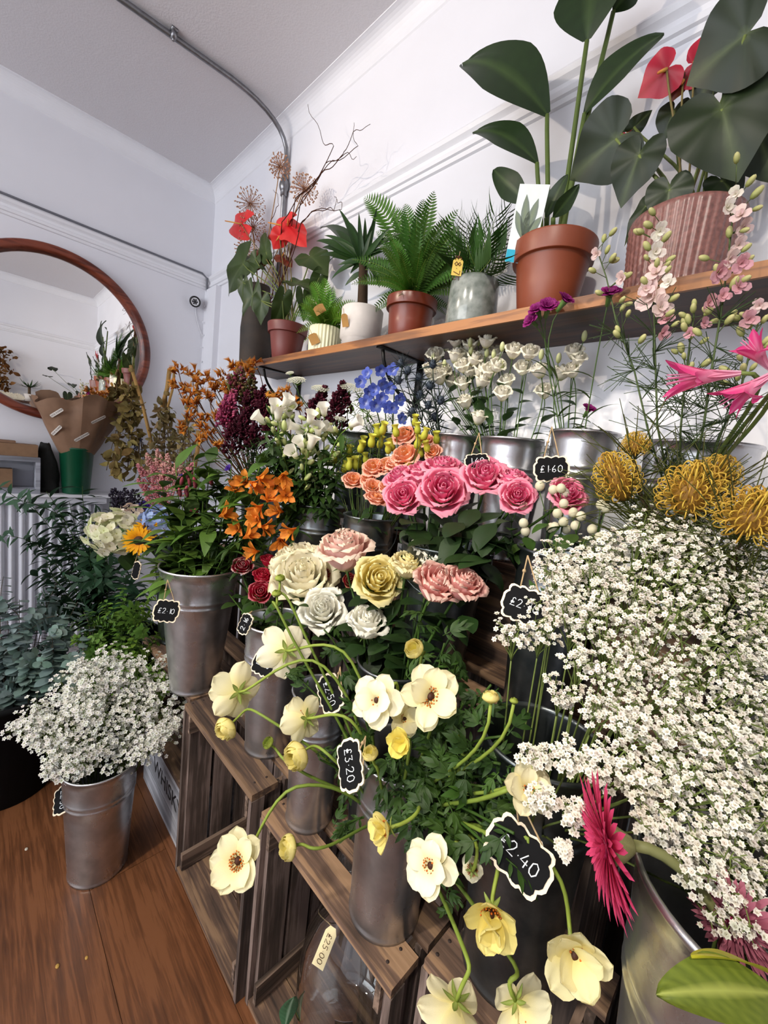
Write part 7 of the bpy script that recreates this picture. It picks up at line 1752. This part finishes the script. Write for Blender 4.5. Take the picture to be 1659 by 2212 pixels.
# small yellow and tan labels on the shelf pots
CARD = mat('yellow_card', srgb('#dfc05a'), 0.6, var=0.06); TAN = mat('tan_card', srgb('#b98a4a'), 0.7, var=0.1)
def card(label, u, v, Y, w, h, roll, material, text=None, hint_face=(-0.1, 0, 1)):
    p = at(u, v, Y=Y); W, H = pxm(w, p), pxm(h, p); t = thing('paper_label', label, 'label', p, 'small paper price labels'); M = frame((0, 0, 0), facing(p, *hint_face), 0, hint=CU) @ RZ(roll)
    MB().poly_plate([(-W/2, -H/2), (W/2, -H/2), (W/2, H*0.35), (W*0.25, H/2), (-W*0.25, H/2), (-W/2, H*0.35)], 0.0008, (1, 1, 1)).build('card', material, t, False, M)
    MB().tube([M @ Vector((0, H*0.42, 0.001)), M @ Vector((0, H*0.9, -0.004))], 0.0008, (1, 1, 1), 4).build('string', TWINE, t)
    if text: writing(text, W*0.62, W*0.035, srgb('#5a2a1a'), T(0, -H*0.05, 0.0012) @ RZ(-PI/2)).build('lettering', SOLID, t, M=M)
card('yellow label reading £8.75 in the grey glazed pot', 988, 577, YW-0.20, 22, 32, -0.25, CARD, '£8.75')
card('tan label on the white stone pot', 745, 692, YW-0.20, 14, 26, 0.1, TAN)
card('tan label in the small fern', 690, 668, YW-0.20, 24, 18, 0.5, TAN)
card('tan label on the cream ribbed pot', 678, 732, YW-0.20, 20, 22, 0.4, TAN)

# ================================================================ GLASS DEMIJOHN AND SMALL THINGS BELOW
GLASS = glass_mat('clear_glass')
t = thing('demijohn', 'large clear glass demijohn inside the front crate', 'vase', (-0.475, 0.546, 0.0165))
pr = [(0, 0.004), (0.09, 0.004), (0.108, 0.02), (0.115, 0.06), (0.115, 0.15), (0.105, 0.21), (0.080, 0.255), (0.058, 0.28), (0.052, 0.30), (0.052, 0.335), (0.060, 0.342), (0.062, 0.350), (0.056, 0.354), (0.048, 0.348), (0.048, 0.30)]
MB().lathe([(a*0.97, b*1.22) for a, b in pr], (1, 1, 1), 64).build('glass', GLASS, t)
ring = MB(); ring.tube([(0.055*math.cos(k*2*PI/24), 0.055*math.sin(k*2*PI/24), 0.356) for k in range(25)], 0.0012, (1, 1, 1), 5); ring.build('string', TWINE, t)
ps = at(735, 2185, Y=0.445)
st = MB().box((-0.018, -0.016, 0), (0.018, 0.016, 0.0006)).build('sticker', mat('barcode_sticker', srgb('#b9bcd6'), 0.5, var=0.05), t, False, frame(Vector((0.647, -0.763, 0))*0.1125+Vector((0, 0, 0.205)), (0.647, -0.763, 0.25), 0.2))
q = at(703, 2045, Y=0.452)
t = thing('paper_label', 'cream label reading £25.00 tied to the demijohn neck', 'label', q, 'small paper price labels')
M = frame((0, 0, 0), facing(q, -0.1, 0.2, 1), 0, hint=CU) @ RZ(-0.42)
W, H = pxm(27, q), pxm(66, q)
MB().poly_plate([(-W/2, -H/2), (W/2, -H/2), (W/2, H*0.35), (W*0.25, H/2), (-W*0.25, H/2), (-W/2, H*0.35)], 0.0008, (1, 1, 1)).build('card', mat('cream_card', srgb('#e0d0a2'), 0.6, var=0.05), t, False, M)
writing('£25.00', W*0.42, W*0.022, srgb('#4a2a1a'), T(0, -H*0.05, 0.0012) @ RZ(-PI/2)).build('lettering', SOLID, t, M=M)
MB().tube(herm(M @ Vector((0, H*0.45, 0)), M @ Vector((0, H*0.4, 0)), at(688, 1965, Y=0.50)-q, (0, 0.02, 0.03), 6), 0.0009, (1, 1, 1), 4).build('string', TWINE, t)
# dark glazed jar inside the left crate
t = thing('dark_jar', 'dark brown glazed jar standing inside the left crate', 'jar', (-0.82, 0.56, 0.0165))
MB().lathe([(0, 0), (0.06, 0), (0.085, 0.04), (0.09, 0.12), (0.07, 0.18), (0.055, 0.20), (0.058, 0.215), (0.05, 0.215), (0.05, 0.19)], (1, 1, 1), 36).build('body', mat('brown_glaze', srgb('#1e1413'), 0.15, var=0.3, scale=30), t)
# yellow-green leaf and small leaf at the bottom
def loose_leaf(label, base, tip, wpx, D, tilt, c1, c2, rib, foot):
    a, b = at(*base, D=D), at(*tip, D=D*0.98); L = (b-a).length; d = (b-a).normalized(); n = facing(a, *tilt); n = (n-d*n.dot(d)).normalized(); x = (-n).cross(d)
    t = thing('foliage_stem', label, 'leaf', foot); M = Matrix(((x.x, -n.x, d.x, a.x), (x.y, -n.y, d.y, a.y), (x.z, -n.z, d.z, a.z), (0, 0, 0, 1)))
    petal(L, pxm(wpx, a), lambda s, q: mixc(rib, mixc(c1, c2, 0.5+0.5*math.sin((s*9-abs(q)*1.2)*6.28)), min(1, abs(q)*6)), -0.2, 0.25, 0.0, 0.5, 22, 8, 0.015, 5, 1, 0.1, 0.5, 0, 0, 0.18).build('leaf', GLOSSLEAF, t, M=Matrix.Translation(-Vector(foot)) @ M)
    stem_mesh(t, herm(foot, Vector((0, 0, 0.15)), a, -(a-Vector(foot))*0.2+d*0.05, 8), 0.003, srgb('#9aa050'))
gb = BUCKETS['gerbera'][0]
loose_leaf('broad yellow-green leaf in the bottom right corner', (1690, 2150), (1418, 2145), 118, 0.235, (0, 0.3, 0.95), srgb('#56641f'), srgb('#6d7a2a'), srgb('#9aa24e'), gb+Vector((0.03, -0.02, 0.33)))
loose_leaf('bright yellow leaf edge above the broad leaf at the right border', (1690, 2120), (1490, 2058), 80, 0.245, (0.1, 0.9, 0.3), srgb('#a3a022'), srgb('#b0aa2c'), srgb('#c0b84a'), gb+Vector((0.04, 0.0, 0.33)))
q = at(625, 2185, Z=0.03)
loose_leaf('small green leaf lying on the floor before the crate', (615, 2225), (635, 2150), 40, depth(q)*0.9, (0, 0.8, 0.6), srgb('#3f6a4a'), srgb('#4c7a56'), srgb('#9ab89a'), q)
# petals dropped on the floor
for i, (u, v, s, w) in enumerate([(57, 1834, 0.006, 'white petal on the floor, left of the floor bucket'), (187, 2069, 0.005, 'tiny yellow petal on the floor, lower one'), (124, 2087, 0.006, 'tiny yellow petal on the floor, near the left border')]):
    q = at(u, v, Z=0.001); o = MB().ball((0, 0, 0), s, srgb('#e8e0d0') if i == 0 else srgb('#d8b060'), 8, 5, (1, 0.7, 0.2)).build('fallen_petal', PETAL); o.location = q; tag(o, w, 'petal')
